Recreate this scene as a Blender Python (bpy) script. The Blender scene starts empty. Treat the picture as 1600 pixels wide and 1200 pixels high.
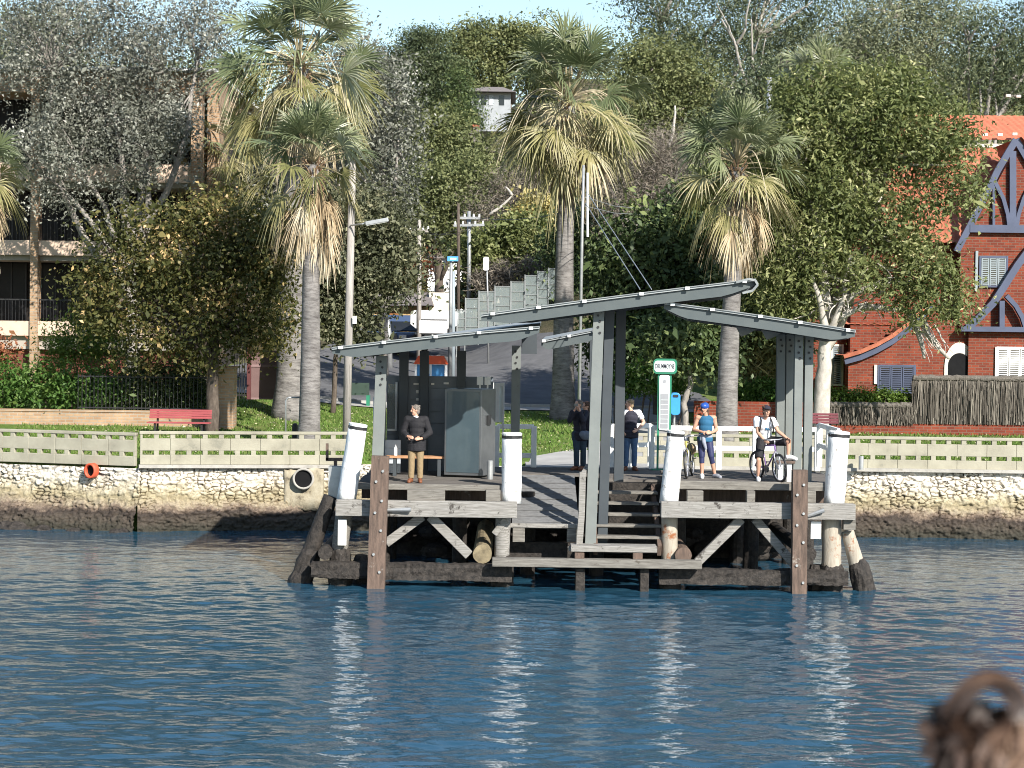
import bpy, bmesh, math, random
import numpy as np
from mathutils import Vector, Matrix

random.seed(11)
rng = np.random.default_rng(11)
scene = bpy.context.scene
COL = scene.collection
R = math.radians

# ------------------------------------------------------------------ camera
F = 3195.0                       # focal length in pixels of a 1600 px wide picture
CAMZ = 5.63
PITCH = math.atan(80.0 / F)
ROLL = R(0.75)
cam_d = bpy.data.cameras.new('camera')
cam = bpy.data.objects.new('camera', cam_d)
COL.objects.link(cam)
scene.camera = cam
scene.cycles.pixel_filter_type = 'BLACKMAN_HARRIS'; scene.cycles.filter_width = 1.0
cam_d.sensor_width = 36.0
cam_d.lens = 36.0 * F / 1600.0
cam_d.clip_start = 0.1
cam_d.clip_end = 3000.0
cam_d.dof.use_dof = True
cam_d.dof.focus_distance = 52.0
cam_d.dof.aperture_fstop = 5.6
CR = Matrix.Rotation(R(90) - PITCH, 3, 'X') @ Matrix.Rotation(ROLL, 3, 'Z')
cam.matrix_world = Matrix.Translation((0, 0, CAMZ)) @ CR.to_4x4()


def P(px, py, Y):
    """world point at depth Y that was measured at pixel (px, py) of the photograph"""
    d = CR @ Vector(((px - 800) / F, (600 - py) / F, -1.0))
    k = Y / d.y
    return Vector((d.x * k, Y, CAMZ + d.z * k))


def S(Y):
    return F / Y


# ------------------------------------------------------------------ small tools
ORG = {}


def smooth(a, b, t):
    t = min(1.0, max(0.0, (t - a) / (b - a)))
    return t * t * (3 - 2 * t)


def T(x, y):
    """height of the ground"""
    z = 1.92 + 0.05 * max(0.0, min(y, 78) - 58)
    z += 0.085 * max(0.0, min(y, 115) - 78)
    z += 0.21 * max(0.0, min(y, 230) - 115)
    z += 4.2 * smooth(-3.2, 6.0, x) * smooth(84, 96, y)
    z += 0.6 * smooth(-4, -12, x) * smooth(64, 74, y)
    return z


def vnoise(x, y, seed=0):
    """value noise for numpy arrays"""
    xi = np.floor(x).astype(np.int64); yi = np.floor(y).astype(np.int64)
    xf = x - xi; yf = y - yi
    u = xf * xf * (3 - 2 * xf); v = yf * yf * (3 - 2 * yf)

    def h(a, b):
        n = (a * 374761393 + b * 668265263 + seed * 982451653) & 0xffffffff
        n = ((n ^ (n >> 13)) * 1274126177) & 0xffffffff
        return ((n ^ (n >> 16)) & 0xffff) / 65535.0
    return (h(xi, yi) * (1 - u) + h(xi + 1, yi) * u) * (1 - v) + (h(xi, yi + 1) * (1 - u) + h(xi + 1, yi + 1) * u) * v


def worley(x, y, seed=0):
    xi = np.floor(x).astype(np.int64); yi = np.floor(y).astype(np.int64)
    f1 = np.full(x.shape, 9.0); f2 = np.full(x.shape, 9.0); cid = np.zeros(x.shape)

    def h(a, b, s):
        n = (a * 374761393 + b * 668265263 + (seed + s) * 982451653) & 0xffffffff
        n = ((n ^ (n >> 13)) * 1274126177) & 0xffffffff
        return ((n ^ (n >> 16)) & 0xffff) / 65535.0
    for dx in (-1, 0, 1):
        for dy in (-1, 0, 1):
            a = xi + dx; b = yi + dy
            d = np.hypot(a + 0.15 + 0.7 * h(a, b, 1) - x, b + 0.15 + 0.7 * h(a, b, 2) - y)
            c = h(a, b, 3)
            new = d < f1
            f2 = np.where(new, f1, np.minimum(f2, d))
            cid = np.where(new, c, cid)
            f1 = np.where(new, d, f1)
    return f1, f2, cid


def np_mesh(name, V, Fq, rnd=None):
    me = bpy.data.meshes.new(name)
    V = np.asarray(V, dtype=np.float32).reshape(-1, 3)
    Fq = np.asarray(Fq, dtype=np.int32)
    n, k = Fq.shape
    me.vertices.add(len(V)); me.vertices.foreach_set('co', V.ravel())
    me.loops.add(n * k); me.loops.foreach_set('vertex_index', Fq.ravel())
    me.polygons.add(n); me.polygons.foreach_set('loop_start', np.arange(0, n * k, k, dtype=np.int32))
    me.update(calc_edges=True)
    if rnd is not None:
        a = me.attributes.new('rnd', 'FLOAT', 'FACE')
        a.data.foreach_set('value', np.asarray(rnd, dtype=np.float32))
    return me


def link(name, me, mat, parent=None, org=None):
    o = bpy.data.objects.new(name, me)
    COL.objects.link(o)
    if mat: me.materials.append(mat)
    if parent is not None:
        o.parent = parent
        ORG[o] = ORG[parent]
    else:
        ORG[o] = Vector(org) if org is not None else Vector((0, 0, 0))
        o.location = ORG[o]
    w = ORG[o]
    if w.length > 0:
        me.transform(Matrix.Translation(-w))
    return o


def tag(o, label=None, cat=None, group=None, kind=None):
    if label: o['label'] = label
    if cat: o['category'] = cat
    if group: o['group'] = group
    if kind: o['kind'] = kind
    return o


def thing(name, label, cat, loc, group=None):
    o = bpy.data.objects.new(name, None)
    COL.objects.link(o)
    o.location = loc
    o.empty_display_size = 0.2
    ORG[o] = Vector(loc)
    return tag(o, label, cat, group)


class MB:
    def __init__(s):
        s.V = []; s.F = []

    def add(s, vs, fs):
        n = len(s.V)
        s.V.extend([tuple(v) for v in vs])
        s.F.extend([tuple(i + n for i in f) for f in fs])
        return s

    def box(s, x0, x1, y0, y1, z0, z1):
        if x0 > x1: x0, x1 = x1, x0
        if y0 > y1: y0, y1 = y1, y0
        if z0 > z1: z0, z1 = z1, z0
        return s.add([(x0, y0, z0), (x1, y0, z0), (x1, y1, z0), (x0, y1, z0), (x0, y0, z1), (x1, y0, z1), (x1, y1, z1), (x0, y1, z1)],
                     [(0, 3, 2, 1), (4, 5, 6, 7), (0, 1, 5, 4), (1, 2, 6, 5), (2, 3, 7, 6), (3, 0, 4, 7)])

    def pbox(s, px0, px1, py0, py1, Y, d):
        """box whose front face was measured as a pixel rectangle at depth Y"""
        cx, cy = (px0 + px1) / 2, (py0 + py1) / 2
        return s.box(P(px0, cy, Y).x, P(px1, cy, Y).x, Y, Y + d, P(cx, py1, Y).z, P(cx, py0, Y).z)

    def beam(s, p, q, w, h, up=(0, 0, 1), w2=None, h2=None):
        p = Vector(p); q = Vector(q); d = (q - p).normalized()
        up = Vector(up)
        if abs(d.dot(up)) > 0.98: up = Vector((0, 1, 0))
        a = d.cross(up).normalized(); b = a.cross(d).normalized()
        w2 = w if w2 is None else w2; h2 = h if h2 is None else h2
        vs = []
        for c, ww, hh in ((p, w, h), (q, w2, h2)):
            for i, j in ((-1, -1), (1, -1), (1, 1), (-1, 1)):
                vs.append(c + a * (i * ww / 2) + b * (j * hh / 2))
        return s.add(vs, [(3, 2, 1, 0), (4, 5, 6, 7), (0, 1, 5, 4), (1, 2, 6, 5), (2, 3, 7, 6), (3, 0, 4, 7)])

    def tube(s, pts, rad, n=8, jit=0.0, cap=True):
        pts = [Vector(p) for p in pts]
        if not hasattr(rad, '__len__'): rad = [rad] * len(pts)
        vs = []; fs = []
        t0 = (pts[1] - pts[0]).normalized()
        ref = Vector((0, 0, 1)) if abs(t0.z) < 0.9 else Vector((1, 0, 0))
        a = t0.cross(ref).normalized()
        for i, p in enumerate(pts):
            if i == 0: t = pts[1] - pts[0]
            elif i == len(pts) - 1: t = pts[-1] - pts[-2]
            else: t = pts[i + 1] - pts[i - 1]
            t.normalize()
            a = (a - t * a.dot(t)).normalized()
            b = t.cross(a)
            for k in range(n):
                th = 2 * math.pi * k / n
                r = rad[i] * (1 + random.uniform(-jit, jit))
                vs.append(p + (a * math.cos(th) + b * math.sin(th)) * r)
        for i in range(len(pts) - 1):
            for k in range(n):
                k2 = (k + 1) % n
                fs.append((i * n + k, i * n + k2, (i + 1) * n + k2, (i + 1) * n + k))
        if cap:
            fs.append(tuple(range(n - 1, -1, -1)))
            m = (len(pts) - 1) * n
            fs.append(tuple(m + k for k in range(n)))
        return s.add(vs, fs)

    def ell(s, c, r, nu=12, nv=8, rot=None):
        c = Vector(c)
        if not hasattr(r, '__len__'): r = (r, r, r)
        vs = []; fs = []
        for j in range(1, nv):
            ph = math.pi * j / nv
            for i in range(nu):
                th = 2 * math.pi * i / nu
                v = Vector((r[0] * math.sin(ph) * math.cos(th), r[1] * math.sin(ph) * math.sin(th), r[2] * math.cos(ph)))
                if rot is not None: v = rot @ v
                vs.append(c + v)
        t = Vector((0, 0, r[2])); b = Vector((0, 0, -r[2]))
        if rot is not None: t = rot @ t; b = rot @ b
        vs.append(c + t); vs.append(c + b)
        it = len(vs) - 2; ib = len(vs) - 1
        for j in range(nv - 2):
            for i in range(nu):
                i2 = (i + 1) % nu
                fs.append((j * nu + i, (j + 1) * nu + i, (j + 1) * nu + i2, j * nu + i2))
        for i in range(nu):
            i2 = (i + 1) % nu
            fs.append((it, i, i2)); fs.append((ib, (nv - 2) * nu + i2, (nv - 2) * nu + i))
        return s.add(vs, fs)

    def prism(s, poly, y0, y1):
        """poly of (x, z) points extruded from y0 to y1"""
        n = len(poly)
        vs = [(x, y0, z) for x, z in poly] + [(x, y1, z) for x, z in poly]
        fs = [tuple(range(n)), tuple(range(2 * n - 1, n - 1, -1))]
        for i in range(n):
            j = (i + 1) % n
            fs.append((j, i, n + i, n + j))
        return s.add(vs, fs)

    def pstrip(s, pts, wpx, Y, d):
        """board that follows a polyline measured in pixels at depth Y"""
        q = [P(a, b, Y) for a, b in pts]; w = wpx / S(Y) / 2
        L = []; Rr = []
        for i, p in enumerate(q):
            t = (q[min(i + 1, len(q) - 1)] - q[max(i - 1, 0)]); t.y = 0; t.normalize()
            nrm = Vector((-t.z, 0, t.x))
            L.append(p + nrm * w); Rr.append(p - nrm * w)
        for i in range(len(q) - 1):
            s.add([L[i], Rr[i], Rr[i + 1], L[i + 1]] + [v + Vector((0, d, 0)) for v in (L[i], Rr[i], Rr[i + 1], L[i + 1])],
                  [(0, 1, 2, 3), (7, 6, 5, 4), (0, 4, 5, 1), (1, 5, 6, 2), (2, 6, 7, 3), (3, 7, 4, 0)])
        return s

    def disc(s, c, r, y0, y1, n=20, r2=None):
        c = Vector(c); r2 = r if r2 is None else r2
        vs = [(c.x + r * math.cos(2 * math.pi * k / n), y0, c.z + r * math.sin(2 * math.pi * k / n)) for k in range(n)]
        vs += [(c.x + r2 * math.cos(2 * math.pi * k / n), y1, c.z + r2 * math.sin(2 * math.pi * k / n)) for k in range(n)]
        fs = [tuple(range(n)), tuple(range(2 * n - 1, n - 1, -1))] + [((k + 1) % n, k, n + k, n + (k + 1) % n) for k in range(n)]
        return s.add(vs, fs)

    def rough(s, x0, x1, y0, y1, z0, z1, amp=.02, step=.12):
        """square timber or block whose surface is uneven, one closed skin"""
        k = max(2, int((x1 - x0) / step)); ph = random.uniform(0, 100)
        m = 4; ring0 = []
        for i in range(m): ring0.append((0, i / m))
        for i in range(m): ring0.append((i / m, 1))
        for i in range(m): ring0.append((1, 1 - i / m))
        for i in range(m): ring0.append((1 - i / m, 0))
        n = len(ring0); vs = []
        for i in range(k + 1):
            x = x0 + (x1 - x0) * i / k
            for j, (a, b) in enumerate(ring0):
                q = (vnoise(np.array([x * 2.2 + ph]), np.array([j * .9]), 5)[0] - .5) * 2 + (random.random() - .5) * .8
                ca, cb = (a - .5) * 2, (b - .5) * 2
                vs.append((x, y0 + (y1 - y0) * a + ca * amp * q, z0 + (z1 - z0) * b + cb * amp * q))
        fs = [tuple(range(n)), tuple(k * n + i for i in range(n - 1, -1, -1))]
        for i in range(k):
            for j in range(n):
                j2 = (j + 1) % n; fs.append((i * n + j, (i + 1) * n + j, (i + 1) * n + j2, i * n + j2))
        return s.add(vs, fs)

    def build(s, name, mat, parent=None, org=None, smooth=False, bevel=0.0):
        me = bpy.data.meshes.new(name)
        me.from_pydata(s.V, [], s.F)
        bm = bmesh.new(); bm.from_mesh(me)
        bmesh.ops.recalc_face_normals(bm, faces=bm.faces)
        bm.to_mesh(me); bm.free()
        if smooth:
            me.polygons.foreach_set('use_smooth', [True] * len(me.polygons))
        o = link(name, me, mat, parent, org)
        if bevel:
            b = o.modifiers.new('bevel', 'BEVEL'); b.width = bevel; b.segments = 2; b.limit_method = 'ANGLE'
        return o


# ------------------------------------------------------------------ materials
def new_mat(name):
    m = bpy.data.materials.new(name); m.use_nodes = True
    nt = m.node_tree
    b = nt.nodes['Principled BSDF']
    return m, nt, b


def N(nt, t, **kw):
    n = nt.nodes.new(t)
    for k, v in kw.items():
        if k in n.inputs: n.inputs[k].default_value = v
        else: setattr(n, k, v)
    return n


def ramp(nt, stops):
    r = nt.nodes.new('ShaderNodeValToRGB')
    e = r.color_ramp.elements
    while len(e) < len(stops): e.new(0.5)
    for i, (p, c) in enumerate(stops):
        e[i].position = p; e[i].color = (*c, 1) if len(c) == 3 else c
    return r


def M(name, c1, c2=None, scale=3.0, rough=0.7, bump=0.0, bscale=25.0, stretch=(1, 1, 1), spec=0.35, metallic=0.0, lo=0.35, hi=0.65, c3=None, s3=1.0, k3=0.6, coat=0.0):
    m, nt, b = new_mat(name)
    b.inputs['Roughness'].default_value = rough
    b.inputs['Specular IOR Level'].default_value = spec
    b.inputs['Metallic'].default_value = metallic
    b.inputs['Coat Weight'].default_value = coat
    b.inputs['Base Color'].default_value = (*c1, 1)
    tc = N(nt, 'ShaderNodeTexCoord')
    mp = N(nt, 'ShaderNodeMapping'); mp.inputs['Scale'].default_value = stretch
    nt.links.new(tc.outputs['Object'], mp.inputs['Vector'])
    if c2 is None: c2 = tuple(c * 0.8 for c in c1)
    nz = N(nt, 'ShaderNodeTexNoise', Scale=scale, Detail=7.0, Roughness=0.62)
    nt.links.new(mp.outputs[0], nz.inputs['Vector'])
    rp = ramp(nt, [(lo, c1), (hi, c2)])
    nt.links.new(nz.outputs['Fac'], rp.inputs[0])
    out = rp.outputs[0]
    if c3 is not None:
        n3 = N(nt, 'ShaderNodeTexNoise', Scale=s3, Detail=8.0, Roughness=0.7)
        nt.links.new(tc.outputs['Object'], n3.inputs['Vector'])
        r3 = ramp(nt, [(k3, (0, 0, 0)), (min(1, k3 + 0.08), (1, 1, 1))])
        nt.links.new(n3.outputs['Fac'], r3.inputs[0])
        mx = N(nt, 'ShaderNodeMix', data_type='RGBA')
        nt.links.new(r3.outputs[0], mx.inputs[0]); nt.links.new(out, mx.inputs[6])
        mx.inputs[7].default_value = (*c3, 1)
        out = mx.outputs[2]
    nt.links.new(out, b.inputs['Base Color'])
    if bump:
        n2 = N(nt, 'ShaderNodeTexNoise', Scale=bscale, Detail=6.0, Roughness=0.65)
        nt.links.new(mp.outputs[0], n2.inputs['Vector'])
        bp = N(nt, 'ShaderNodeBump', Strength=bump, Distance=0.03)
        nt.links.new(n2.outputs['Fac'], bp.inputs['Height']); nt.links.new(bp.outputs[0], b.inputs['Normal'])
    return m


def leafmat(name, stops, trans=0.2, rough=0.45, spec=0.4, tcol=None):
    m, nt, b = new_mat(name)
    at = N(nt, 'ShaderNodeAttribute', attribute_name='rnd')
    rp = ramp(nt, stops)
    nt.links.new(at.outputs['Fac'], rp.inputs[0])
    nt.links.new(rp.outputs[0], b.inputs['Base Color'])
    b.inputs['Roughness'].default_value = rough
    b.inputs['Specular IOR Level'].default_value = spec
    if trans:
        tr = N(nt, 'ShaderNodeBsdfTranslucent')
        hs = N(nt, 'ShaderNodeHueSaturation', Value=1.3, Saturation=1.15)
        nt.links.new(rp.outputs[0], hs.inputs['Color']); nt.links.new(hs.outputs[0], tr.inputs['Color'])
        mx = N(nt, 'ShaderNodeMixShader'); mx.inputs[0].default_value = trans
        nt.links.new(b.outputs[0], mx.inputs[1]); nt.links.new(tr.outputs[0], mx.inputs[2])
        nt.links.new(mx.outputs[0], nt.nodes['Material Output'].inputs['Surface'])
    return m


def brickmat(name, c1, c2, mortar, bw=0.26, rh=0.094, ms=0.013, rough=0.85, var=(0.7, 1.15)):
    m, nt, b = new_mat(name)
    tc = N(nt, 'ShaderNodeTexCoord'); sx = N(nt, 'ShaderNodeSeparateXYZ')
    nt.links.new(tc.outputs['Object'], sx.inputs[0])
    ad = N(nt, 'ShaderNodeMath', operation='ADD')
    nt.links.new(sx.outputs['X'], ad.inputs[0]); nt.links.new(sx.outputs['Y'], ad.inputs[1])
    cb = N(nt, 'ShaderNodeCombineXYZ')
    nt.links.new(ad.outputs[0], cb.inputs['X']); nt.links.new(sx.outputs['Z'], cb.inputs['Y'])
    br = N(nt, 'ShaderNodeTexBrick', Scale=1.0)
    br.inputs['Color1'].default_value = (*c1, 1); br.inputs['Color2'].default_value = (*c2, 1); br.inputs['Mortar'].default_value = (*mortar, 1)
    br.inputs['Brick Width'].default_value = bw; br.inputs['Row Height'].default_value = rh; br.inputs['Mortar Size'].default_value = ms
    br.inputs['Bias'].default_value = 0.0
    nt.links.new(cb.outputs[0], br.inputs['Vector'])
    nz = N(nt, 'ShaderNodeTexNoise', Scale=1.3, Detail=8.0, Roughness=0.7)
    nt.links.new(tc.outputs['Object'], nz.inputs['Vector'])
    rp = ramp(nt, [(0.3, (var[0],) * 3), (0.7, (var[1],) * 3)])
    nt.links.new(nz.outputs['Fac'], rp.inputs[0])
    mx = N(nt, 'ShaderNodeMix', data_type='RGBA', blend_type='MULTIPLY'); mx.inputs[0].default_value = 1.0
    nt.links.new(br.outputs['Color'], mx.inputs[6]); nt.links.new(rp.outputs[0], mx.inputs[7])
    nt.links.new(mx.outputs[2], b.inputs['Base Color'])
    bp = N(nt, 'ShaderNodeBump', Strength=0.6, Distance=0.01); bp.invert = True
    nt.links.new(br.outputs['Fac'], bp.inputs['Height']); nt.links.new(bp.outputs[0], b.inputs['Normal'])
    b.inputs['Roughness'].default_value = rough
    b.inputs['Specular IOR Level'].default_value = 0.2
    return m


MAT = {}
MAT['timber'] = M('timber', (0.24, 0.225, 0.20), (0.13, 0.12, 0.105), 5, 0.85, 0.5, 40, (0.6, 3, 6), 0.2, c3=(0.10, 0.085, 0.07), s3=3.5, k3=0.6)
MAT['timber_pale'] = M('timber_pale', (0.37, 0.355, 0.33), (0.18, 0.168, 0.15), 5, 0.85, 0.6, 40, (0.5, 4, 9), 0.2, c3=(0.07, 0.062, 0.055), s3=4.5, k3=0.58)
MAT['timber_brown'] = M('timber_brown', (0.165, 0.115, 0.09), (0.085, 0.062, 0.05), 4, 0.8, 0.5, 30, (4, 4, 0.6), 0.25, c3=(0.36, 0.33, 0.29), s3=2.6, k3=0.6)
MAT['timber_wet'] = M('timber_wet', (0.050, 0.042, 0.036), (0.016, 0.014, 0.0125), 9, 0.7, 1.0, 22, (1, 1, 1), 0.3, c3=(0.26, 0.24, 0.21), s3=20, k3=0.64)
MAT['deck'] = M('deck', (0.17, 0.155, 0.14), (0.10, 0.09, 0.082), 6, 0.85, 0.4, 40, (0.5, 6, 3), 0.2)
MAT['ramp'] = M('ramp', (0.20, 0.20, 0.20), (0.14, 0.14, 0.14), 8, 0.9, 0.3, 60, spec=0.2)
MAT['white_pile'] = M('white_pile', (0.84, 0.84, 0.82), (0.70, 0.71, 0.71), 3, 0.55, 0.5, 12, (3, 3, 0.7), 0.4, c3=(0.30, 0.27, 0.22), s3=5.5, k3=0.585)
MAT['white'] = M('white_paint', (0.84, 0.84, 0.82), (0.74, 0.74, 0.71), 4, 0.5, 0.08, 20, spec=0.4, c3=(0.45, 0.42, 0.37), s3=6, k3=0.7)
MAT['white_clean'] = M('white_clean', (0.88, 0.88, 0.87), (0.82, 0.82, 0.82), 2, 0.4)
MAT['black'] = M('black_rubber', (0.02, 0.02, 0.022), (0.03, 0.03, 0.03), 6, 0.5)
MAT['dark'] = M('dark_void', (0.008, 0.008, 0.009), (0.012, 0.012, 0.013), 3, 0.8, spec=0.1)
MAT['steel_paint'] = M('steel_paint', (0.175, 0.19, 0.18), (0.15, 0.163, 0.157), 2, 0.5, 0.08, 15, spec=0.4, c3=(0.10, 0.085, 0.07), s3=6, k3=0.66)
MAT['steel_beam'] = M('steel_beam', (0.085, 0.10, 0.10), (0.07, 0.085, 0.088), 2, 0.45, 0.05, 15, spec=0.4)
MAT['steel_dark'] = M('steel_dark', (0.05, 0.06, 0.068), (0.042, 0.05, 0.058), 2, 0.5, 0.03, 12, spec=0.4)  # darkened so the shade on the inner centre columns sits in the colour
MAT['roof_sheet'] = M('roof_sheet', (0.38, 0.40, 0.40), (0.30, 0.32, 0.32), 3, 0.45, 0.05, 10, metallic=0.2)
MAT['roof_edge'] = M('roof_edge', (0.27, 0.285, 0.285), (0.20, 0.215, 0.215), 3, 0.4, metallic=0.1)
MAT['panel'] = M('panel_slate', (0.15, 0.175, 0.205), (0.12, 0.145, 0.175), 2, 0.4, spec=0.45)
MAT['boards'] = M('boards_pale', (0.50, 0.54, 0.58), (0.42, 0.46, 0.50), 2, 0.5)
MAT['cabinet'] = M('cabinet_gloss', (0.07, 0.10, 0.115), (0.05, 0.075, 0.09), 1.2, 0.24, spec=0.7, coat=0.4)
MAT['cabinet_steel'] = M('cabinet_steel', (0.20, 0.21, 0.22), (0.15, 0.16, 0.17), 2, 0.35, metallic=0.6)
MAT['galv'] = M('galvanised', (0.42, 0.43, 0.43), (0.32, 0.33, 0.33), 5, 0.45, metallic=0.5)
MAT['pole_wood'] = M('pole_wood', (0.40, 0.37, 0.34), (0.25, 0.23, 0.21), 4, 0.85, 0.4, 30, (6, 6, 0.5), 0.2)
MAT['green_paint'] = M('green_paint', (0.03, 0.20, 0.12), (0.025, 0.17, 0.10), 3, 0.4)
MAT['blue_bin'] = M('blue_bin', (0.05, 0.30, 0.75), (0.04, 0.26, 0.66), 2, 0.4)
MAT['sign_face'] = M('sign_face', (0.72, 0.78, 0.78), (0.66, 0.73, 0.73), 2, 0.4)
MAT['sign_ink'] = M('sign_ink', (0.03, 0.035, 0.05), (0.03, 0.035, 0.05), 2, 0.6)
MAT['grey_ink'] = M('grey_ink', (0.30, 0.31, 0.33), (0.26, 0.27, 0.29), 2, 0.6)
MAT['street_blue'] = M('street_blue', (0.10, 0.36, 0.72), (0.08, 0.32, 0.65), 2, 0.4)
MAT['bench_red'] = M('bench_red', (0.34, 0.075, 0.08), (0.27, 0.06, 0.065), 5, 0.55, 0.1, 30, (0.5, 4, 4))
MAT['bench_maroon'] = M('bench_maroon', (0.16, 0.04, 0.05), (0.12, 0.03, 0.04), 5, 0.5)
MAT['iron_red'] = M('iron_red', (0.11, 0.035, 0.035), (0.09, 0.03, 0.03), 4, 0.55)
MAT['iron_black'] = M('iron_black', (0.018, 0.018, 0.02), (0.026, 0.025, 0.025), 4, 0.5)
MAT['concrete'] = M('concrete', (0.355, 0.335, 0.26), (0.27, 0.252, 0.195), 1.6, 0.85, 0.3, 25, spec=0.2, c3=(0.22, 0.21, 0.165), s3=1.6, k3=0.60)
MAT['concrete_grey'] = M('concrete_grey', (0.42, 0.40, 0.36), (0.30, 0.285, 0.255), 2.2, 0.9, 0.4, 20, spec=0.2, c3=(0.22, 0.20, 0.16), s3=2.0, k3=0.6)
MAT['pipe_red'] = M('pipe_red', (0.55, 0.09, 0.04), (0.42, 0.07, 0.035), 5, 0.55)
MAT['asphalt'] = M('asphalt', (0.14, 0.14, 0.145), (0.10, 0.10, 0.105), 1.2, 0.9, 0.3, 50, spec=0.2)
MAT['footpath'] = M('footpath', (0.40, 0.39, 0.37), (0.32, 0.31, 0.295), 1.5, 0.9, 0.2, 40, spec=0.2)
MAT['glass_dark'] = M('glass_dark', (0.012, 0.014, 0.016), (0.02, 0.022, 0.024), 1, 0.08, spec=0.6)
MAT['bark_grey'] = M('bark_grey', (0.34, 0.31, 0.28), (0.20, 0.18, 0.16), 6, 0.9, 0.7, 18, (2, 2, 0.8), 0.15)
MAT['bark_pale'] = M('bark_pale', (0.52, 0.48, 0.43), (0.32, 0.29, 0.25), 5, 0.85, 0.5, 14, (1, 1, 0.7), 0.15)
MAT['bark_dark'] = M('bark_dark', (0.13, 0.105, 0.085), (0.07, 0.055, 0.045), 6, 0.9, 0.7, 18, (2, 2, 0.6), 0.15)


def palm_bark():
    m, nt, b = new_mat('palm_bark')
    tc = N(nt, 'ShaderNodeTexCoord')
    mp = N(nt, 'ShaderNodeMapping'); mp.inputs['Scale'].default_value = (0.25, 0.25, 1)
    nt.links.new(tc.outputs['Object'], mp.inputs[0])
    n1 = N(nt, 'ShaderNodeTexNoise', Scale=14.0, Detail=7.0, Roughness=0.7)
    nt.links.new(mp.outputs[0], n1.inputs['Vector'])
    n2 = N(nt, 'ShaderNodeTexNoise', Scale=2.5, Detail=6.0)
    nt.links.new(tc.outputs['Object'], n2.inputs['Vector'])
    r1 = ramp(nt, [(0.32, (0.095, 0.085, 0.08)), (0.5, (0.20, 0.187, 0.178)), (0.7, (0.285, 0.268, 0.252))])
    nt.links.new(n1.outputs['Fac'], r1.inputs[0])
    r2 = ramp(nt, [(0.35, (0.72, 0.72, 0.72)), (0.65, (1.1, 1.1, 1.1))])
    nt.links.new(n2.outputs['Fac'], r2.inputs[0])
    mx = N(nt, 'ShaderNodeMix', data_type='RGBA', blend_type='MULTIPLY'); mx.inputs[0].default_value = 1
    nt.links.new(r1.outputs[0], mx.inputs[6]); nt.links.new(r2.outputs[0], mx.inputs[7])
    nt.links.new(mx.outputs[2], b.inputs['Base Color'])
    bp = N(nt, 'ShaderNodeBump', Strength=0.8, Distance=0.04)
    nt.links.new(n1.outputs['Fac'], bp.inputs['Height']); nt.links.new(bp.outputs[0], b.inputs['Normal'])
    b.inputs['Roughness'].default_value = 0.9
    b.inputs['Specular IOR Level'].default_value = 0.15
    return m


MAT['palm_bark'] = palm_bark()
MAT['brick_tan'] = brickmat('brick_tan', (0.42, 0.28, 0.17), (0.34, 0.21, 0.125), (0.34, 0.29, 0.23))
MAT['brick_red'] = brickmat('brick_red', (0.235, 0.050, 0.025), (0.14, 0.031, 0.019), (0.17, 0.095, 0.07))
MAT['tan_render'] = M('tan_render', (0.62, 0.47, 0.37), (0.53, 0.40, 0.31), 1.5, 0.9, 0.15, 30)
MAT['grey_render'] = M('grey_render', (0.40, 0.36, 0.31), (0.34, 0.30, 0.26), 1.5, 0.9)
MAT['red_render'] = M('red_render', (0.17, 0.05, 0.038), (0.13, 0.042, 0.032), 1.5, 0.9)
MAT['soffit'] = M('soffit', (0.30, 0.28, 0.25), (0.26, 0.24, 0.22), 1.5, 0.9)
MAT['slate_blue'] = M('slate_blue', (0.07, 0.085, 0.14), (0.055, 0.068, 0.112), 2, 0.5)
MAT['cream'] = M('cream_render', (0.66, 0.62, 0.55), (0.56, 0.52, 0.45), 1.5, 0.9)
MAT['roof_red'] = M('roof_red', (0.40, 0.135, 0.075), (0.27, 0.085, 0.05), 2.5, 0.75, 0.2, 30, spec=0.25, c3=(0.46, 0.20, 0.13), s3=4, k3=0.55)
MAT['roof_grey'] = M('roof_grey', (0.22, 0.19, 0.18), (0.17, 0.15, 0.145), 3, 0.85)
MAT['ochre'] = M('ochre_wall', (0.52, 0.36, 0.17), (0.44, 0.30, 0.14), 2, 0.9)
MAT['garage'] = M('garage_door', (0.26, 0.11, 0.035), (0.21, 0.085, 0.03), 3, 0.7)
MAT['glass_green'] = M('glass_green', (0.30, 0.35, 0.35), (0.25, 0.30, 0.30), 1, 0.15, spec=0.6)
MAT['glass_green'].node_tree.nodes['Principled BSDF'].inputs['Alpha'].default_value = 0.42
MAT['car_blue'] = M('car_blue', (0.05, 0.075, 0.14), (0.045, 0.07, 0.13), 2, 0.25, spec=0.6, coat=0.5)
MAT['car_white'] = M('car_white', (0.80, 0.80, 0.80), (0.76, 0.76, 0.76), 2, 0.3, coat=0.4)
MAT['orange'] = M('orange_hood', (0.75, 0.10, 0.02), (0.68, 0.09, 0.02), 2, 0.4)
MAT['skin'] = M('skin', (0.52, 0.30, 0.21), (0.46, 0.25, 0.17), 6, 0.55)
MAT['skin_pale'] = M('skin_pale', (0.62, 0.38, 0.28), (0.56, 0.33, 0.24), 6, 0.55)
MAT['cloth_navy'] = M('cloth_navy', (0.022, 0.022, 0.035), (0.032, 0.032, 0.046), 14, 0.85, 0.3, 30)
MAT['cloth_black'] = M('cloth_black', (0.012, 0.0115, 0.014), (0.02, 0.019, 0.022), 14, 0.8, 0.3, 30)
MAT['cloth_khaki'] = M('cloth_khaki', (0.28, 0.205, 0.115), (0.22, 0.16, 0.09), 10, 0.9, 0.4, 18)
MAT['cloth_white'] = M('cloth_white', (0.82, 0.83, 0.86), (0.74, 0.75, 0.78), 9, 0.9, 0.3, 20)
MAT['cloth_jeans'] = M('cloth_jeans', (0.09, 0.16, 0.28), (0.06, 0.11, 0.20), 9, 0.9, 0.3, 25)
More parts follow.
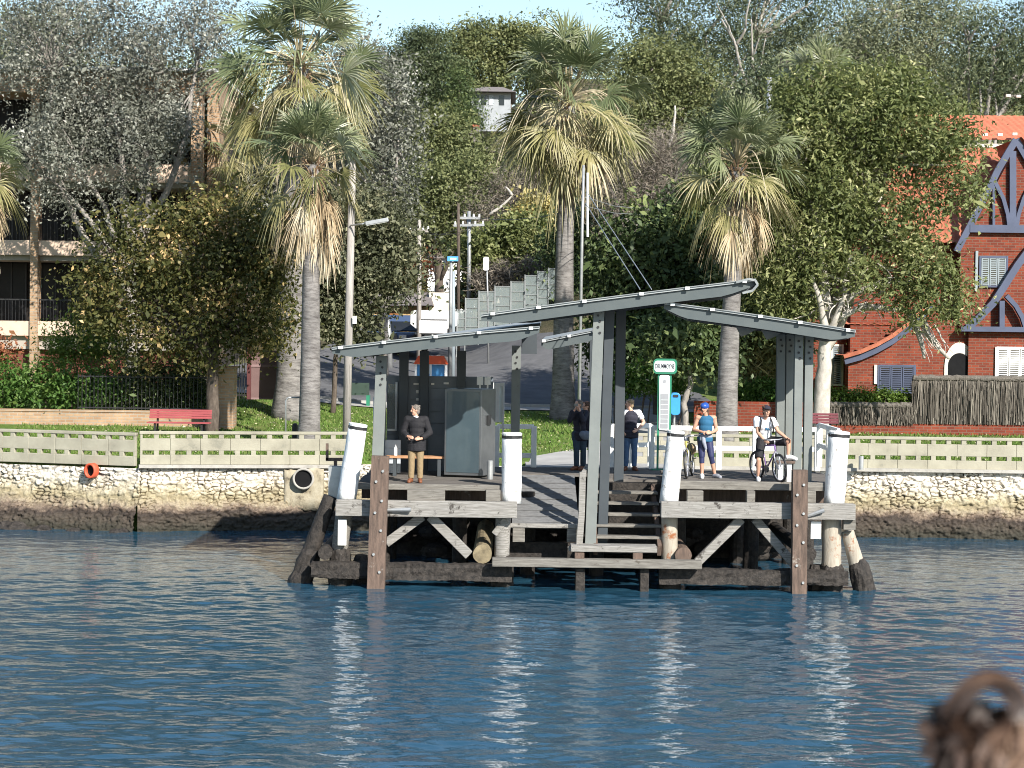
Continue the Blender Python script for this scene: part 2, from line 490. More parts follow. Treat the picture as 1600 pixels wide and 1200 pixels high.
MAT['cloth_darkjeans'] = M('cloth_darkjeans', (0.03, 0.05, 0.075), (0.04, 0.065, 0.09), 9, 0.9, 0.3, 25)
MAT['cloth_teal'] = M('cloth_teal', (0.025, 0.12, 0.23), (0.02, 0.10, 0.19), 9, 0.8)
MAT['cloth_grey'] = M('cloth_grey', (0.30, 0.32, 0.38), (0.24, 0.26, 0.31), 9, 0.9, 0.3, 20)
MAT['lycra'] = M('lycra', (0.02, 0.025, 0.075), (0.03, 0.035, 0.10), 9, 0.45, spec=0.5)
MAT['helmet_blue'] = M('helmet_blue', (0.03, 0.09, 0.40), (0.025, 0.08, 0.34), 3, 0.3, coat=0.4)
MAT['hair_brown'] = M('hair_brown', (0.06, 0.03, 0.018), (0.10, 0.05, 0.028), 20, 0.5, 0.4, 60)
MAT['hair_grey'] = M('hair_grey', (0.13, 0.11, 0.095), (0.20, 0.175, 0.155), 20, 0.6, 0.4, 60)
MAT['hair_fair'] = M('hair_fair', (0.38, 0.28, 0.17), (0.30, 0.21, 0.12), 20, 0.5, 0.4, 60)
MAT['shoe_white'] = M('shoe_white', (0.78, 0.78, 0.78), (0.60, 0.61, 0.63), 18, 0.5)
MAT['shoe_brown'] = M('shoe_brown', (0.20, 0.075, 0.035), (0.16, 0.06, 0.03), 9, 0.5)
MAT['shoe_grey'] = M('shoe_grey', (0.28, 0.29, 0.33), (0.2, 0.21, 0.24), 18, 0.6)
MAT['bike_silver'] = M('bike_silver', (0.55, 0.56, 0.60), (0.5, 0.5, 0.54), 3, 0.3, metallic=0.6)
MAT['bike_purple'] = M('bike_purple', (0.20, 0.12, 0.30), (0.17, 0.10, 0.26), 3, 0.3, coat=0.3)
MAT['bike_yellow'] = M('bike_yellow', (0.45, 0.40, 0.10), (0.4, 0.36, 0.09), 3, 0.3, coat=0.3)
MAT['bag_tan'] = M('bag_tan', (0.30, 0.22, 0.13), (0.25, 0.18, 0.11), 8, 0.8)
MAT['bag_blue'] = M('bag_blue', (0.16, 0.19, 0.24), (0.12, 0.145, 0.19), 9, 0.8, 0.3, 30)
MAT['brush'] = M('brushwood', (0.20, 0.18, 0.155), (0.09, 0.08, 0.07), 9, 0.95, 0.8, 30, (5, 5, 0.5), 0.1)
# ------------------------------------------------------------------ light
SUN_EL, SUN_AZ = R(32), R(148)          # azimuth clockwise from +Y
world = bpy.data.worlds.new('World'); scene.world = world
world.use_nodes = True
wn = world.node_tree
sky = wn.nodes.new('ShaderNodeTexSky'); sky.sky_type = 'NISHITA'
sky.sun_disc = False; sky.sun_elevation = SUN_EL; sky.sun_rotation = SUN_AZ
sky.air_density = 1.2; sky.dust_density = 0.35; sky.ozone_density = 2.2
wn.links.new(sky.outputs[0], wn.nodes['Background'].inputs['Color'])
wn.nodes['Background'].inputs['Strength'].default_value = 0.10
sd = Vector((math.sin(SUN_AZ) * math.cos(SUN_EL), math.cos(SUN_AZ) * math.cos(SUN_EL), math.sin(SUN_EL)))
sl = bpy.data.lights.new('sun', 'SUN'); sl.energy = 5.0; sl.angle = R(0.53); sl.color = (1.0, 0.95, 0.87)
so = bpy.data.objects.new('sun', sl); COL.objects.link(so)
so.rotation_euler = (-sd).to_track_quat('-Z', 'Y').to_euler()
vs_ = scene.view_settings
vs_.view_transform = 'Standard'; vs_.look = 'None'; vs_.exposure = 0.86; vs_.gamma = 1.0; vs_.use_curve_mapping = False


def structure(o):
    o['kind'] = 'structure'; return o


# ------------------------------------------------------------------ water
def make_water():
    xs = np.concatenate([[-400, -200, -100, -60, -40, -30, -24, -20], np.arange(-17.4, 17.41, 0.06), [20, 24, 30, 40, 60, 100, 200, 400]])
    ys = np.concatenate([[-300, -100, -40, 0, 12, 18, 22], np.arange(24.5, 60.0, 0.056), [62, 66, 70]])
    X, Y = np.meshgrid(xs, ys)
    Z = np.zeros_like(X)
    r = np.random.default_rng(5)
    for i in range(52):
        lam = 0.24 * (1.045 ** i)
        th = r.normal(1.65, 0.6)
        k = 2 * math.pi / lam
        a = 0.0021 * lam ** 0.58
        ph = r.uniform(0, 6.28)
        mod = 0.55 + 0.9 * vnoise(X / (2.5 + lam * 2.5) + 17.3 * i, Y / (4.5 + lam * 3) - 7.1 * i, i)
        s = np.sin(k * (X * math.cos(th) + Y * math.sin(th)) + ph + 1.2 * vnoise(X * .35, Y * .35, 90 + i))
        Z += a * mod * (s + 0.25 * s * s)
    fine = (np.abs(X) < 17.5) & (Y > 24) & (Y < 60.1)
    Z = np.where(fine, Z, 0) * np.clip((17.4 - np.abs(X)) / 1.0, 0, 1) * np.clip((Y - 24) / 2, 0, 1)
    Z *= np.where(Y > 45.5, 0.7, 1.0)
    ny, nx = X.shape
    idx = np.arange(ny * nx).reshape(ny, nx)
    Fq = np.stack([idx[:-1, :-1], idx[:-1, 1:], idx[1:, 1:], idx[1:, :-1]], -1).reshape(-1, 4)
    me = np_mesh('water', np.stack([X, Y, Z], -1), Fq)
    me.polygons.foreach_set('use_smooth', [True] * len(me.polygons))
    m, nt, b = new_mat('sea_water')
    b.inputs['Base Color'].default_value = (0.016, 0.058, 0.095, 1)
    b.inputs['Roughness'].default_value = 0.05
    b.inputs['IOR'].default_value = 1.34
    tc = N(nt, 'ShaderNodeTexCoord')
    mp = N(nt, 'ShaderNodeMapping'); mp.inputs['Scale'].default_value = (0.7, 1.25, 1)
    nt.links.new(tc.outputs['Object'], mp.inputs[0])
    n1 = N(nt, 'ShaderNodeTexNoise', Scale=8.0, Detail=2.5, Roughness=0.55)
    nt.links.new(mp.outputs[0], n1.inputs['Vector'])
    bp = N(nt, 'ShaderNodeBump', Strength=0.22, Distance=0.035)
    nt.links.new(n1.outputs['Fac'], bp.inputs['Height']); nt.links.new(bp.outputs[0], b.inputs['Normal'])
    structure(link('water', me, m))


make_water()

# ------------------------------------------------------------------ ground
LX0, LX1 = P(215, 700, 57.7).x, P(565, 700, 57.7).x     # block fence, straight left panel
KX, KY = P(215, 700, 56.6).x, 56.6
EP = Vector((P(545, 700, 57.7).x, 57.7, 0)); KP = Vector((KX, KY, 0))                                        # corner where the wall turns away
KD = Vector((-0.956, 0.292, 0)).normalized()                # direction of the left stretch


def shore_y(x):
    if x >= EP.x: return 57.9
    if x >= KX: return KY + .2 + (57.7 - KY) * (x - KX) / (EP.x - KX)
    return KY + .2 + (KX - x) * (0.292 / 0.956)


def make_ground():
    xs = np.concatenate([np.arange(-160, -40, 8), np.arange(-40, 40, 0.8), np.arange(40, 161, 8)])
    t = np.concatenate([np.arange(0, 60, 0.8), np.arange(60, 420, 6), [700, 1200, 2500]])
    V = []
    for tt in t:
        for x in xs:
            y0 = shore_y(max(x, -60))
            y = y0 + tt
            V.append((x, y, T(x, y)))
    # skirt down into the water behind the wall
    V = [(x, shore_y(max(x, -60)), -1.0) for x in xs] + V
    nx = len(xs); ny = len(t) + 1
    idx = np.arange(nx * ny).reshape(ny, nx)
    Fq = np.stack([idx[:-1, :-1], idx[:-1, 1:], idx[1:, 1:], idx[1:, :-1]], -1).reshape(-1, 4)
    me = np_mesh('ground', V, Fq)
    m, nt, b = new_mat('lawn')
    tc = N(nt, 'ShaderNodeTexCoord')
    n1 = N(nt, 'ShaderNodeTexNoise', Scale=0.5, Detail=8.0, Roughness=0.7)
    n2 = N(nt, 'ShaderNodeTexNoise', Scale=18.0, Detail=5.0, Roughness=0.7)
    nt.links.new(tc.outputs['Object'], n1.inputs['Vector']); nt.links.new(tc.outputs['Object'], n2.inputs['Vector'])
    r1 = ramp(nt, [(0.3, (0.085, 0.15, 0.03)), (0.5, (0.13, 0.20, 0.045)), (0.62, (0.17, 0.19, 0.065)), (0.75, (0.22, 0.19, 0.10))])
    nt.links.new(n1.outputs['Fac'], r1.inputs[0])
    sp_ = N(nt, 'ShaderNodeSeparateXYZ'); nt.links.new(tc.outputs['Object'], sp_.inputs[0])
    mr_ = N(nt, 'ShaderNodeMapRange'); mr_.inputs[1].default_value = 82; mr_.inputs[2].default_value = 88
    nt.links.new(sp_.outputs['Y'], mr_.inputs[0])
    mb_ = N(nt, 'ShaderNodeMix', data_type='RGBA'); nt.links.new(mr_.outputs[0], mb_.inputs[0])
    rb_ = ramp(nt, [(0.35, (0.06, 0.065, 0.03)), (0.55, (0.13, 0.11, 0.07)), (0.7, (0.22, 0.19, 0.13))])
    nt.links.new(n1.outputs['Fac'], rb_.inputs[0])
    nt.links.new(r1.outputs[0], mb_.inputs[6]); nt.links.new(rb_.outputs[0], mb_.inputs[7])
    r2 = ramp(nt, [(0.3, (0.45, 0.45, 0.45)), (0.6, (1.15, 1.15, 1.15))])
    nt.links.new(n2.outputs['Fac'], r2.inputs[0])
    mx = N(nt, 'ShaderNodeMix', data_type='RGBA', blend_type='MULTIPLY'); mx.inputs[0].default_value = 1
    nt.links.new(mb_.outputs[2], mx.inputs[6]); nt.links.new(r2.outputs[0], mx.inputs[7])
    nt.links.new(mx.outputs[2], b.inputs['Base Color'])
    bp = N(nt, 'ShaderNodeBump', Strength=1.0, Distance=0.06)
    nt.links.new(n2.outputs['Fac'], bp.inputs['Height']); nt.links.new(bp.outputs[0], b.inputs['Normal'])
    b.inputs['Roughness'].default_value = 0.95; b.inputs['Specular IOR Level'].default_value = 0.1
    structure(link('ground', me, m))


make_ground()


def strip(name, rows, mat, lift=0.006, n=6):
    """sheet that follows the ground; rows of (xa, xb, y)"""
    V = []; 
    fine = []
    for (a, b, y), (a2, b2, y2) in zip(rows[:-1], rows[1:]):
        k = max(1, int(abs(y2 - y) / 0.8))
        for i in range(k):
            t = i / k; fine.append((a + (a2 - a) * t, b + (b2 - b) * t, y + (y2 - y) * t))
    fine.append(rows[-1])
    for a, b, y in fine:
        for j in range(n + 1):
            x = a + (b - a) * j / n
            V.append((x, y, T(x, y) + lift))
    idx = np.arange(len(V)).reshape(len(fine), n + 1)
    Fq = np.stack([idx[:-1, :-1], idx[:-1, 1:], idx[1:, 1:], idx[1:, :-1]], -1).reshape(-1, 4)
    return structure(link(name, np_mesh(name, V, Fq), mat))


strip('path', [(0.5, 4.4, 57.95), (0.6, 4.5, 59.6), (2.6, 5.4, 63), (3.4, 6.0, 68), (3.6, 6.4, 75.0)], MAT['footpath'], 0.03)
strip('footpath', [(-12.5, 9.0, 75.0), (-12.5, 9.0, 76.4)], MAT['footpath'], 0.035, 40)
strip('road', [(-13, 8, 76.5), (-12.5, 7.5, 82), (-11.5, 6.0, 85), (-10, 3.6, 89), (-9.0, 0.5, 93), (-8.2, -3.0, 104), (-8.6, -3.4, 125), (-9, -4, 150)], MAT['asphalt'], 0.05, 40)
kb = MB()
for i in range(44):
    x = -12.8 + i * 0.5
    z = T(x + .25, 76.45)
    kb.box(x, x + 0.495, 76.36, 76.5, z - 0.1, z + 0.13)
structure(kb.build('kerb', MAT['footpath'], org=(-2, 76.4, T(-2, 76.4))))

# pale fallen leaves on the lawn
lv = []; rn = []
r_ = np.random.default_rng(3)
for i in range(2600):
    x = r_.uniform(-14, 16); y = r_.uniform(58.3, 73)
    if y < shore_y(x) + .3 or (0.2 < x < 4.6 and y < 61): continue
    if 2.2 < x < 6.4 and y > 60.5: continue
    s = r_.uniform(0.025, 0.06); a = r_.uniform(0, 6.28); z = T(x, y) + 0.03
    dx, dy = math.cos(a) * s, math.sin(a) * s
    t = r_.uniform(-.03, .03)
    lv += [(x - dx, y - dy, z), (x + dy * .5, y - dx * .5, z + t + .02), (x + dx, y + dy, z + .015), (x - dy * .5, y + dx * .5, z + .03)]
    rn.append(r_.random())
fl = link('fallen_leaves', np_mesh('fallen_leaves', lv, np.arange(len(lv)).reshape(-1, 4), rn), leafmat('dry_leaf', [(0, (0.45, 0.40, 0.26)), (1, (0.62, 0.58, 0.42))], 0))
tag(fl, 'pale dry leaves scattered over the lawn', 'fallen leaves', kind='stuff')

# grass tufts, so that the lawn has an uneven nap
lv = []; rn = []
r_ = np.random.default_rng(4)
for i in range(52000):
    x = r_.uniform(-16, 18); y = 58.2 + 16 * r_.random() ** 1.6
    if y < shore_y(x) + .15 or (.2 < x < 4.7 and y < 61) or (2.4 < x < 6.5 and y > 60.5): continue
    h = r_.uniform(0.04, 0.10); a = r_.uniform(0, 6.28); w = r_.uniform(.012, .03)
    z = T(x, y); dx, dy = math.cos(a) * w, math.sin(a) * w; lx, ly = r_.normal(0, .03, 2)
    lv += [(x - dx, y - dy, z), (x + dx, y + dy, z), (x + dx * .3 + lx, y + dy * .3 + ly, z + h), (x - dx * .3 + lx, y - dy * .3 + ly, z + h)]
    rn.append(r_.random())
gr = link('grass', np_mesh('grass', lv, np.arange(len(lv)).reshape(-1, 4), rn), leafmat('grass_blade', [(0, (0.075, 0.14, 0.025)), (.7, (0.13, 0.20, 0.045)), (1, (0.22, 0.22, 0.09))], .15, .7, .15))
tag(gr, 'short sunlit green grass of the foreshore lawn', 'grass', kind='stuff')


# ------------------------------------------------------------------ sea wall
def wall_strip(name, p0, d, length, top, seed, mat, parent, ledge=None, skirt=0.0):
    """rubble sea wall face: starts at p0 (xy), runs along d; outward normal is d rotated -90 degrees"""
    d = Vector(d).normalized(); nrm = Vector((d.y, -d.x, 0))
    us = np.arange(0, length + 0.01, 0.032); zs = np.arange(-0.35, top + 0.001, 0.026)
    U, Zz = np.meshgrid(us, zs)
    f1, f2, cid = worley(U / 0.20 + 0.9 * vnoise(U * 4, Zz * 4, 3) + .5 * vnoise(U * 11, Zz * 11, 13), Zz / 0.105 + 0.9 * vnoise(U * 5, Zz * 5, 4) + .5 * vnoise(U * 12, Zz * 12, 14), seed)
    patch = vnoise(U * 1.3, Zz * 2.2, 15)
    edge = np.clip((f2 - f1) * 3.0 + np.clip(patch - .45, 0, 1) * 1.6, 0, 1)
    stone = edge * 0.062 * (0.3 + 1.2 * cid)
    rough = 0.045 * vnoise(U * 8, Zz * 10, 7) + 0.04 * vnoise(U * 20, Zz * 24, 8)
    big = 0.10 * vnoise(U * 0.9, Zz * 1.6, 9)
    lz = 0.50 + 0.34 * vnoise(U * 0.45 + seed, Zz * 0, 11)
    low = 1 / (1 + np.exp((Zz - lz) * 14))
    f1b, f2b, cb = worley(U / 0.1, Zz / 0.1, seed + 5)
    barn = np.clip(.5 - f1b, 0, 1) * 0.06
    off = (1 - low) * (stone + rough) + low * (0.07 + big * 1.8 + rough * 2.0 + barn + .03 * edge) - (Zz * 0.06) + skirt * np.clip(1.15 - Zz, 0, 2) * np.clip((length - U) / 7.0, 0, 1)
    Xw = p0[0] + d.x * U + nrm.x * off; Yw = p0[1] + d.y * U + nrm.y * off
    V = np.stack([Xw, Yw, Zz], -1)
    ny, nx = U.shape
    idx = np.arange(nx * ny).reshape(ny, nx)
    Fq = np.stack([idx[:-1, :-1], idx[:-1, 1:], idx[1:, 1:], idx[1:, :-1]], -1).reshape(-1, 4)
    val = ((1 - low) * edge * (0.55 + 0.45 * cid) + low * (.55 + .4 * edge))[:-1, :-1].ravel()
    me = np_mesh(name, V, Fq, val)
    # coping slab on the top
    return link(name, me, mat, parent)


def seawall_mat():
    m, nt, b = new_mat('seawall_stone')
    tc = N(nt, 'ShaderNodeNewGeometry'); sx = N(nt, 'ShaderNodeSeparateXYZ')
    nt.links.new(tc.outputs['Position'], sx.inputs[0])
    n1 = N(nt, 'ShaderNodeTexNoise', Scale=1.4, Detail=8.0, Roughness=0.75)
    nt.links.new(tc.outputs['Position'], n1.inputs['Vector'])
    ma = N(nt, 'ShaderNodeMath', operation='MULTIPLY_ADD'); ma.inputs[1].default_value = 0.9; ma.inputs[2].default_value = -0.45
    nt.links.new(n1.outputs['Fac'], ma.inputs[0])
    ad = N(nt, 'ShaderNodeMath', operation='ADD'); nt.links.new(sx.outputs['Z'], ad.inputs[0]); nt.links.new(ma.outputs[0], ad.inputs[1])
    mr = N(nt, 'ShaderNodeMapRange'); mr.inputs[1].default_value = 0.0; mr.inputs[2].default_value = 2.0
    nt.links.new(ad.outputs[0], mr.inputs[0])
    rp = ramp(nt, [(0.05, (0.045, 0.042, 0.033)), (0.17, (0.075, 0.062, 0.05)), (0.25, (0.045, 0.036, 0.031)), (0.31, (0.17, 0.13, 0.10)), (0.37, (0.30, 0.25, 0.18)),
                   (0.47, (0.33, 0.285, 0.185)), (0.56, (0.45, 0.40, 0.29)), (0.66, (0.62, 0.57, 0.47)), (0.85, (0.70, 0.665, 0.60))])
    nt.links.new(mr.outputs[0], rp.inputs[0])
    at = N(nt, 'ShaderNodeAttribute', attribute_name='rnd')
    r2 = ramp(nt, [(0.0, (0.08, 0.07, 0.06)), (0.22, (0.34, 0.31, 0.27)), (0.5, (0.80, 0.77, 0.72)), (1, (1.04, 1.04, 1.04))])
    nt.links.new(at.outputs['Fac'], r2.inputs[0])
    mx = N(nt, 'ShaderNodeMix', data_type='RGBA', blend_type='MULTIPLY'); mx.inputs[0].default_value = 1
    nt.links.new(rp.outputs[0], mx.inputs[6]); nt.links.new(r2.outputs[0], mx.inputs[7])
    # barnacle speckle
    n3 = N(nt, 'ShaderNodeTexNoise', Scale=22.0, Detail=3.0, Roughness=0.7)
    nt.links.new(tc.outputs['Position'], n3.inputs['Vector'])
    r3 = ramp(nt, [(0.30, (0.55, 0.55, 0.55)), (0.55, (1.0, 1.0, 1.0)), (0.66, (1.1, 1.1, 1.1)), (0.72, (2.2, 2.1, 1.9))])
    nt.links.new(n3.outputs['Fac'], r3.inputs[0])
    m2 = N(nt, 'ShaderNodeMix', data_type='RGBA', blend_type='MULTIPLY'); m2.inputs[0].default_value = 0.8
    nt.links.new(mx.outputs[2], m2.inputs[6]); nt.links.new(r3.outputs[0], m2.inputs[7])
    nt.links.new(m2.outputs[2], b.inputs['Base Color'])
    b.inputs['Roughness'].default_value = 0.9; b.inputs['Specular IOR Level'].default_value = 0.15
    return m


SWM = seawall_mat()
sw = thing('seawall', 'rough whitewashed rubble sea wall with dark tide band', 'sea wall', (0, 57.7, 0))
WT = 1.88
wall_strip('stone_face', (EP.x, 57.75), (1, 0, 0), 36, WT, 21, SWM, sw)
wall_strip('stone_face', (KX, KY + .05), EP - KP, (EP - KP).length + .03, WT - .1, 22, SWM, sw)
EX = Vector((KX, KY + .05, 0)) + KD * 22
wall_strip('stone_face', (EX.x, EX.y), -KD, 22.05, WT - .14, 33, SWM, sw, skirt=.45)
cp = MB()
cp.beam(KP + Vector((0, .2, WT - .085)), EP + Vector((0, .2, WT - .085)), .6, .09)
cp.box(4.2, 30, 57.6, 58.2, WT - .03, WT + 0.06)
cp.build('coping', MAT['concrete_grey'], sw)
# big dark storm drain in its concrete block
DY = -.26
pc = P(474, 748, 57.5 + DY)
blk = MB(); blk.rough(P(453, 0, 57.5).x, P(514, 0, 57.5).x, 57.60 + DY, 57.85 + DY, 0.62, WT - 0.16, .07, .08)
blk.build('drain_block', M('drain_concrete', (0.40, 0.36, 0.27), (0.25, 0.21, 0.14), 3, .9, .5, 20, c3=(0.13, 0.11, 0.08), s3=3, k3=.55), sw, smooth=True)
dp = MB()
n = 28; ro, ri = 0.30, 0.245
ring = []
for k in range(n):
    c, s = math.cos(2 * math.pi * k / n), math.sin(2 * math.pi * k / n)
    ring.append((c, s))
vs = []
for (rad, yy) in ((ro, 57.56 + DY), (ro, 57.44 + DY), (ri, 57.44 + DY), (ri, 57.75 + DY)):
    vs += [(pc.x + rad * c, yy, pc.z + rad * s) for c, s in ring]
fs = []
for j in range(3):
    for k in range(n):
        k2 = (k + 1) % n
        fs.append((j * n + k, j * n + k2, (j + 1) * n + k2, (j + 1) * n + k))
dp.add(vs, fs)
tag(dp.build('drain_pipe', MAT['concrete_grey'], sw, smooth=True), 'round grey concrete drain mouth')
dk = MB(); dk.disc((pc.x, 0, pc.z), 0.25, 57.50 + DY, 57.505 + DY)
dk.build('drain_shade', MAT['dark'], sw)  # flat black disc stands in for the shade inside the drain
# red pipe mouth on the left stretch
q = P(146, 735, 57.0)
tcen = Vector((KX, KY + .05, 0)) + KD * ((KX - q.x) / 0.956)
nrm = Vector((-KD.y, KD.x, 0)) * -1
nrm = Vector((-0.292, -0.956, 0)).normalized()
pp = Vector((q.x, tcen.y, q.z))
rb = MB()
ua = nrm.cross(Vector((0, 0, 1))).normalized()
vs = []; fs = []
for rad, off in ((0.20, 0.0), (0.20, 0.26), (0.15, 0.26), (0.15, 0.05)):
    for k in range(n):
        c, s = ring[k]
        vs.append(pp + nrm * off + ua * (c * rad * .85) + Vector((0, 0, s * rad * 1.05)))
for j in range(3):
    for k in range(n):
        k2 = (k + 1) % n
        fs.append((j * n + k, j * n + k2, (j + 1) * n + k2, (j + 1) * n + k))
rb.add(vs, fs)
tag(rb.build('drain_pipe', MAT['pipe_red'], sw, smooth=True), 'red pipe mouth jutting from the wall')
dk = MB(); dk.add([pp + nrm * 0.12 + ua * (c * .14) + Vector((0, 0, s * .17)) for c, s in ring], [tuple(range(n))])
dk.build('drain_shade', MAT['dark'], sw)  # black face painted as the shade within the red pipe
# a few rocks at the foot of the wall
for (px, py, s) in ((70, 823, .22), (28, 826, .3), (120, 826, .16), (190, 828, .2), (5, 822, .35)):
    c = P(px, py, 56.4 + (200 - px) * .003)
    rk = MB(); rk.ell((0, 0, 0), (s * 1.4, s, s * .7), 10, 7)
    rk.V = [(v[0] * (1 + random.uniform(-.2, .2)), v[1] * (1 + random.uniform(-.2, .2)), v[2] * (1 + random.uniform(-.2, .2))) for v in rk.V]
    rk.V = [(c.x + v[0], c.y + v[1] - .3, -0.02 + v[2]) for v in rk.V]
    o = rk.build('rock', MAT['timber_wet'], org=(c.x, c.y - .3, 0))
    tag(o, 'dark barnacled rock at the waterline below the angled left sea wall', 'rock', 'rocks at the foot of the left sea wall')


# ------------------------------------------------------------------ pierced concrete block fences
def block_fence(label, p0, d, length, z0, h, pitch=0.425, cap=True):
    d = Vector(d).normalized(); nr = Vector((d.y, -d.x, 0))
    p0 = Vector((p0[0], p0[1], z0))
    t = thing('block_fence', label, 'fence', p0)
    k = h / 0.92

    def slab(mb, u0, u1, a, b, th=0.13, o=0.0):
        vs = []
        for zz in (a, b):
            for uu, vv in ((u0, o), (u1, o), (u1, o - th), (u0, o - th)):
                vs.append(p0 + d * uu + nr * vv + Vector((0, 0, zz)))
        mb.add(vs, [(0, 1, 5, 4), (1, 2, 6, 5), (2, 3, 7, 6), (3, 0, 4, 7), (4, 5, 6, 7), (3, 2, 1, 0)])
    rails = ((0.0, 0.27 * k), (0.385 * k, 0.72 * k), (0.835 * k, 0.92 * k))
    mb = MB()
    for i, (a, b) in enumerate(rails):
        if i == 2:
            slab(mb, -0.02, length + 0.02, a, b, 0.17, 0.02)
        else:
            n_ = max(1, round(length / 0.85))
            for j in range(n_):
                slab(mb, j * length / n_, (j + 1) * length / n_ - 0.004, a, b)
    nm = int(length / pitch)
    for j in range(nm + 1):
        u = j * length / nm
        for a, b in ((0.27 * k, 0.385 * k), (0.72 * k, 0.835 * k)):
            slab(mb, max(0, u - 0.07), min(length, u + 0.07), a - .01, b + .01, 0.126, -0.002)
    mb.build('block_panel', MAT['concrete'], t, bevel=.014)
    return t


FZ = WT + 0.06
FH = 0.93
block_fence('cream pierced block fence between the angled corner and the leftmost white pile', (KX + .06, KY + .04), EP - KP, (EP - KP).length - .06, FZ - .10, FH)
LEN = 15.0
Lp = Vector((KX, KY + .04, 0)) + KD * (LEN + .08)
block_fence('shaded pierced block fence running back at an angle on the far left', (Lp.x, Lp.y), -KD, LEN, FZ - .15, FH)
xr = P(985, 700, 57.7).x
block_fence('long cream pierced block fence along the water below the red brick house', (xr, 57.74), (1, 0, 0), 21, FZ - .03, FH)
# ------------------------------------------------------------------ the timber wharf
wf = thing('wharf', 'weathered timber ferry wharf on piles with two decks, ramp and steps', 'wharf', (1.5, 48.5, 0))
DL = P(680, 758, 45.3).z          # deck heights
DR = P(1120, 754, 45.3).z
xa, xb = P(555, 758, 45.3).x, P(800, 758, 45.3).x
xc, xd = P(1052, 754, 45.3).x, P(1322, 760, 45.3).x
DM = (DL + DR) / 2


def planks(x0, x1, y0, y1, z, name, mat, along='x', w=0.19):
    mb = MB()
    n_ = int((y1 - y0) / w) if along == 'x' else int((x1 - x0) / w)
    for i in range(n_):
        dz = random.uniform(-.006, .004)
        if along == 'x':
            mb.box(x0 + random.uniform(-.02, .02), x1 + random.uniform(-.02, .02), y0 + i * w, y0 + (i + 1) * w - .012, z - 0.06 + dz, z + dz)
        else:
            mb.box(x0 + i * w, x0 + (i + 1) * w - .012, y0, y1, z - 0.06 + dz, z + dz)
    return mb.build(name, mat, wf, bevel=.004)


planks(xa, xb, 45.42, 49.4, DL, 'deck', MAT['deck'])
planks(xc, xd, 45.42, 49.4, DR, 'deck', MAT['deck'])
planks(xa, xd, 49.42, 52.0, DL, 'deck', MAT['deck'])
mb = MB()                                     # gangway to the shore
y0, y1 = 52.0, 57.9
mb.add([(0.4, y0, DL), (4.3, y0, DL), (4.3, y1, 1.98), (0.4, y1, 1.98), (0.4, y0, DL - .25), (4.3, y0, DL - .25), (4.3, y1, 1.73), (0.4, y1, 1.73)],
       [(0, 1, 2, 3), (7, 6, 5, 4), (0, 4, 5, 1), (1, 5, 6, 2), (2, 6, 7, 3), (3, 7, 4, 0)])
mb.build('gangway', MAT['footpath'], wf)
# deck edge boards, upper beams, blocks, low walers
mb = MB(); mb.pbox(557, 786, 757, 766, 45.26, .15); mb.build('edge_board', MAT['timber'], wf, bevel=.01)
mb = MB(); mb.pbox(1060, 1310, 753, 766, 45.26, .15); mb.build('edge_board', MAT['timber'], wf, bevel=.01)
mb = MB(); mb.pbox(524, 808, 783, 808, 44.80, .24); mb.build('upper_beam', MAT['timber_pale'], wf, bevel=.015)
mb = MB(); mb.pbox(1033, 1337, 786, 811, 44.80, .24); mb.build('upper_beam', MAT['timber_pale'], wf, bevel=.015)
for a, b, c, d in ((636, 695, 766, 783), (759, 782, 766, 783), (580, 600, 766, 783), (1074, 1099, 767, 786), (1167, 1180, 767, 786), (1250, 1275, 767, 786)):
    mb = MB(); mb.pbox(a, b, c, d, 45.0 if a != 636 else 44.9, .26); mb.build('spacer_block', MAT['timber'], wf, bevel=.012)
for a, b, c, d in ((486, 800, 881, 906), (1030, 1326, 891, 914)):
    mb = MB()
    p_, q_ = P(a, (c + d) / 2, 44.82), P(b, (c + d) / 2, 44.82)
    mb.rough(p_.x, q_.x, 44.82, 45.08, P((a + b) / 2, d, 44.82).z, P((a + b) / 2, c, 44.82).z, .028, .07)
    mb.build('low_waler', MAT['timber_wet'], wf)
mb = MB(); mb.pbox(769, 1097, 874.5, 887.5, 44.45, .3); mb.build('low_step_beam', MAT['timber'], wf, bevel=.012)
mb = MB(); mb.pbox(892, 1027, 853.5, 863, 44.6, .6); mb.build('landing', MAT['timber_pale'], wf, bevel=.012)
for a, b in ((898, 913), (989, 1004)):
    mb = MB(); mb.pbox(a, b, 863.5, 874.5, 44.62, .3); mb.build('landing_block', MAT['timber_brown'], wf, bevel=.01)
for a, b in ((899, 914), (1000, 1014)):
    mb = MB(); mb.pbox(a, b, 888, 935, 44.62, .22); mb.build('stub_pile', MAT['timber_wet'], wf, bevel=.02)


def brace(p, q, wpx, Y, mat, d=.16):
    mb = MB(); mb.pstrip([p, q], wpx, Y, d); return mb.build('brace', mat, wf, bevel=.012)


brace((672, 807), (733, 868), 15, 45.05, MAT['timber_pale'])
brace((660, 807), (603, 849), 14, 45.12, MAT['timber_pale'])
brace((1159, 811), (1090, 879), 14, 45.05, MAT['timber_pale'])
brace((1180, 811), (1241, 882), 14, 45.12, MAT['timber_pale'])
brace((790, 812), (772, 835), 10, 45.08, MAT['timber_pale'])
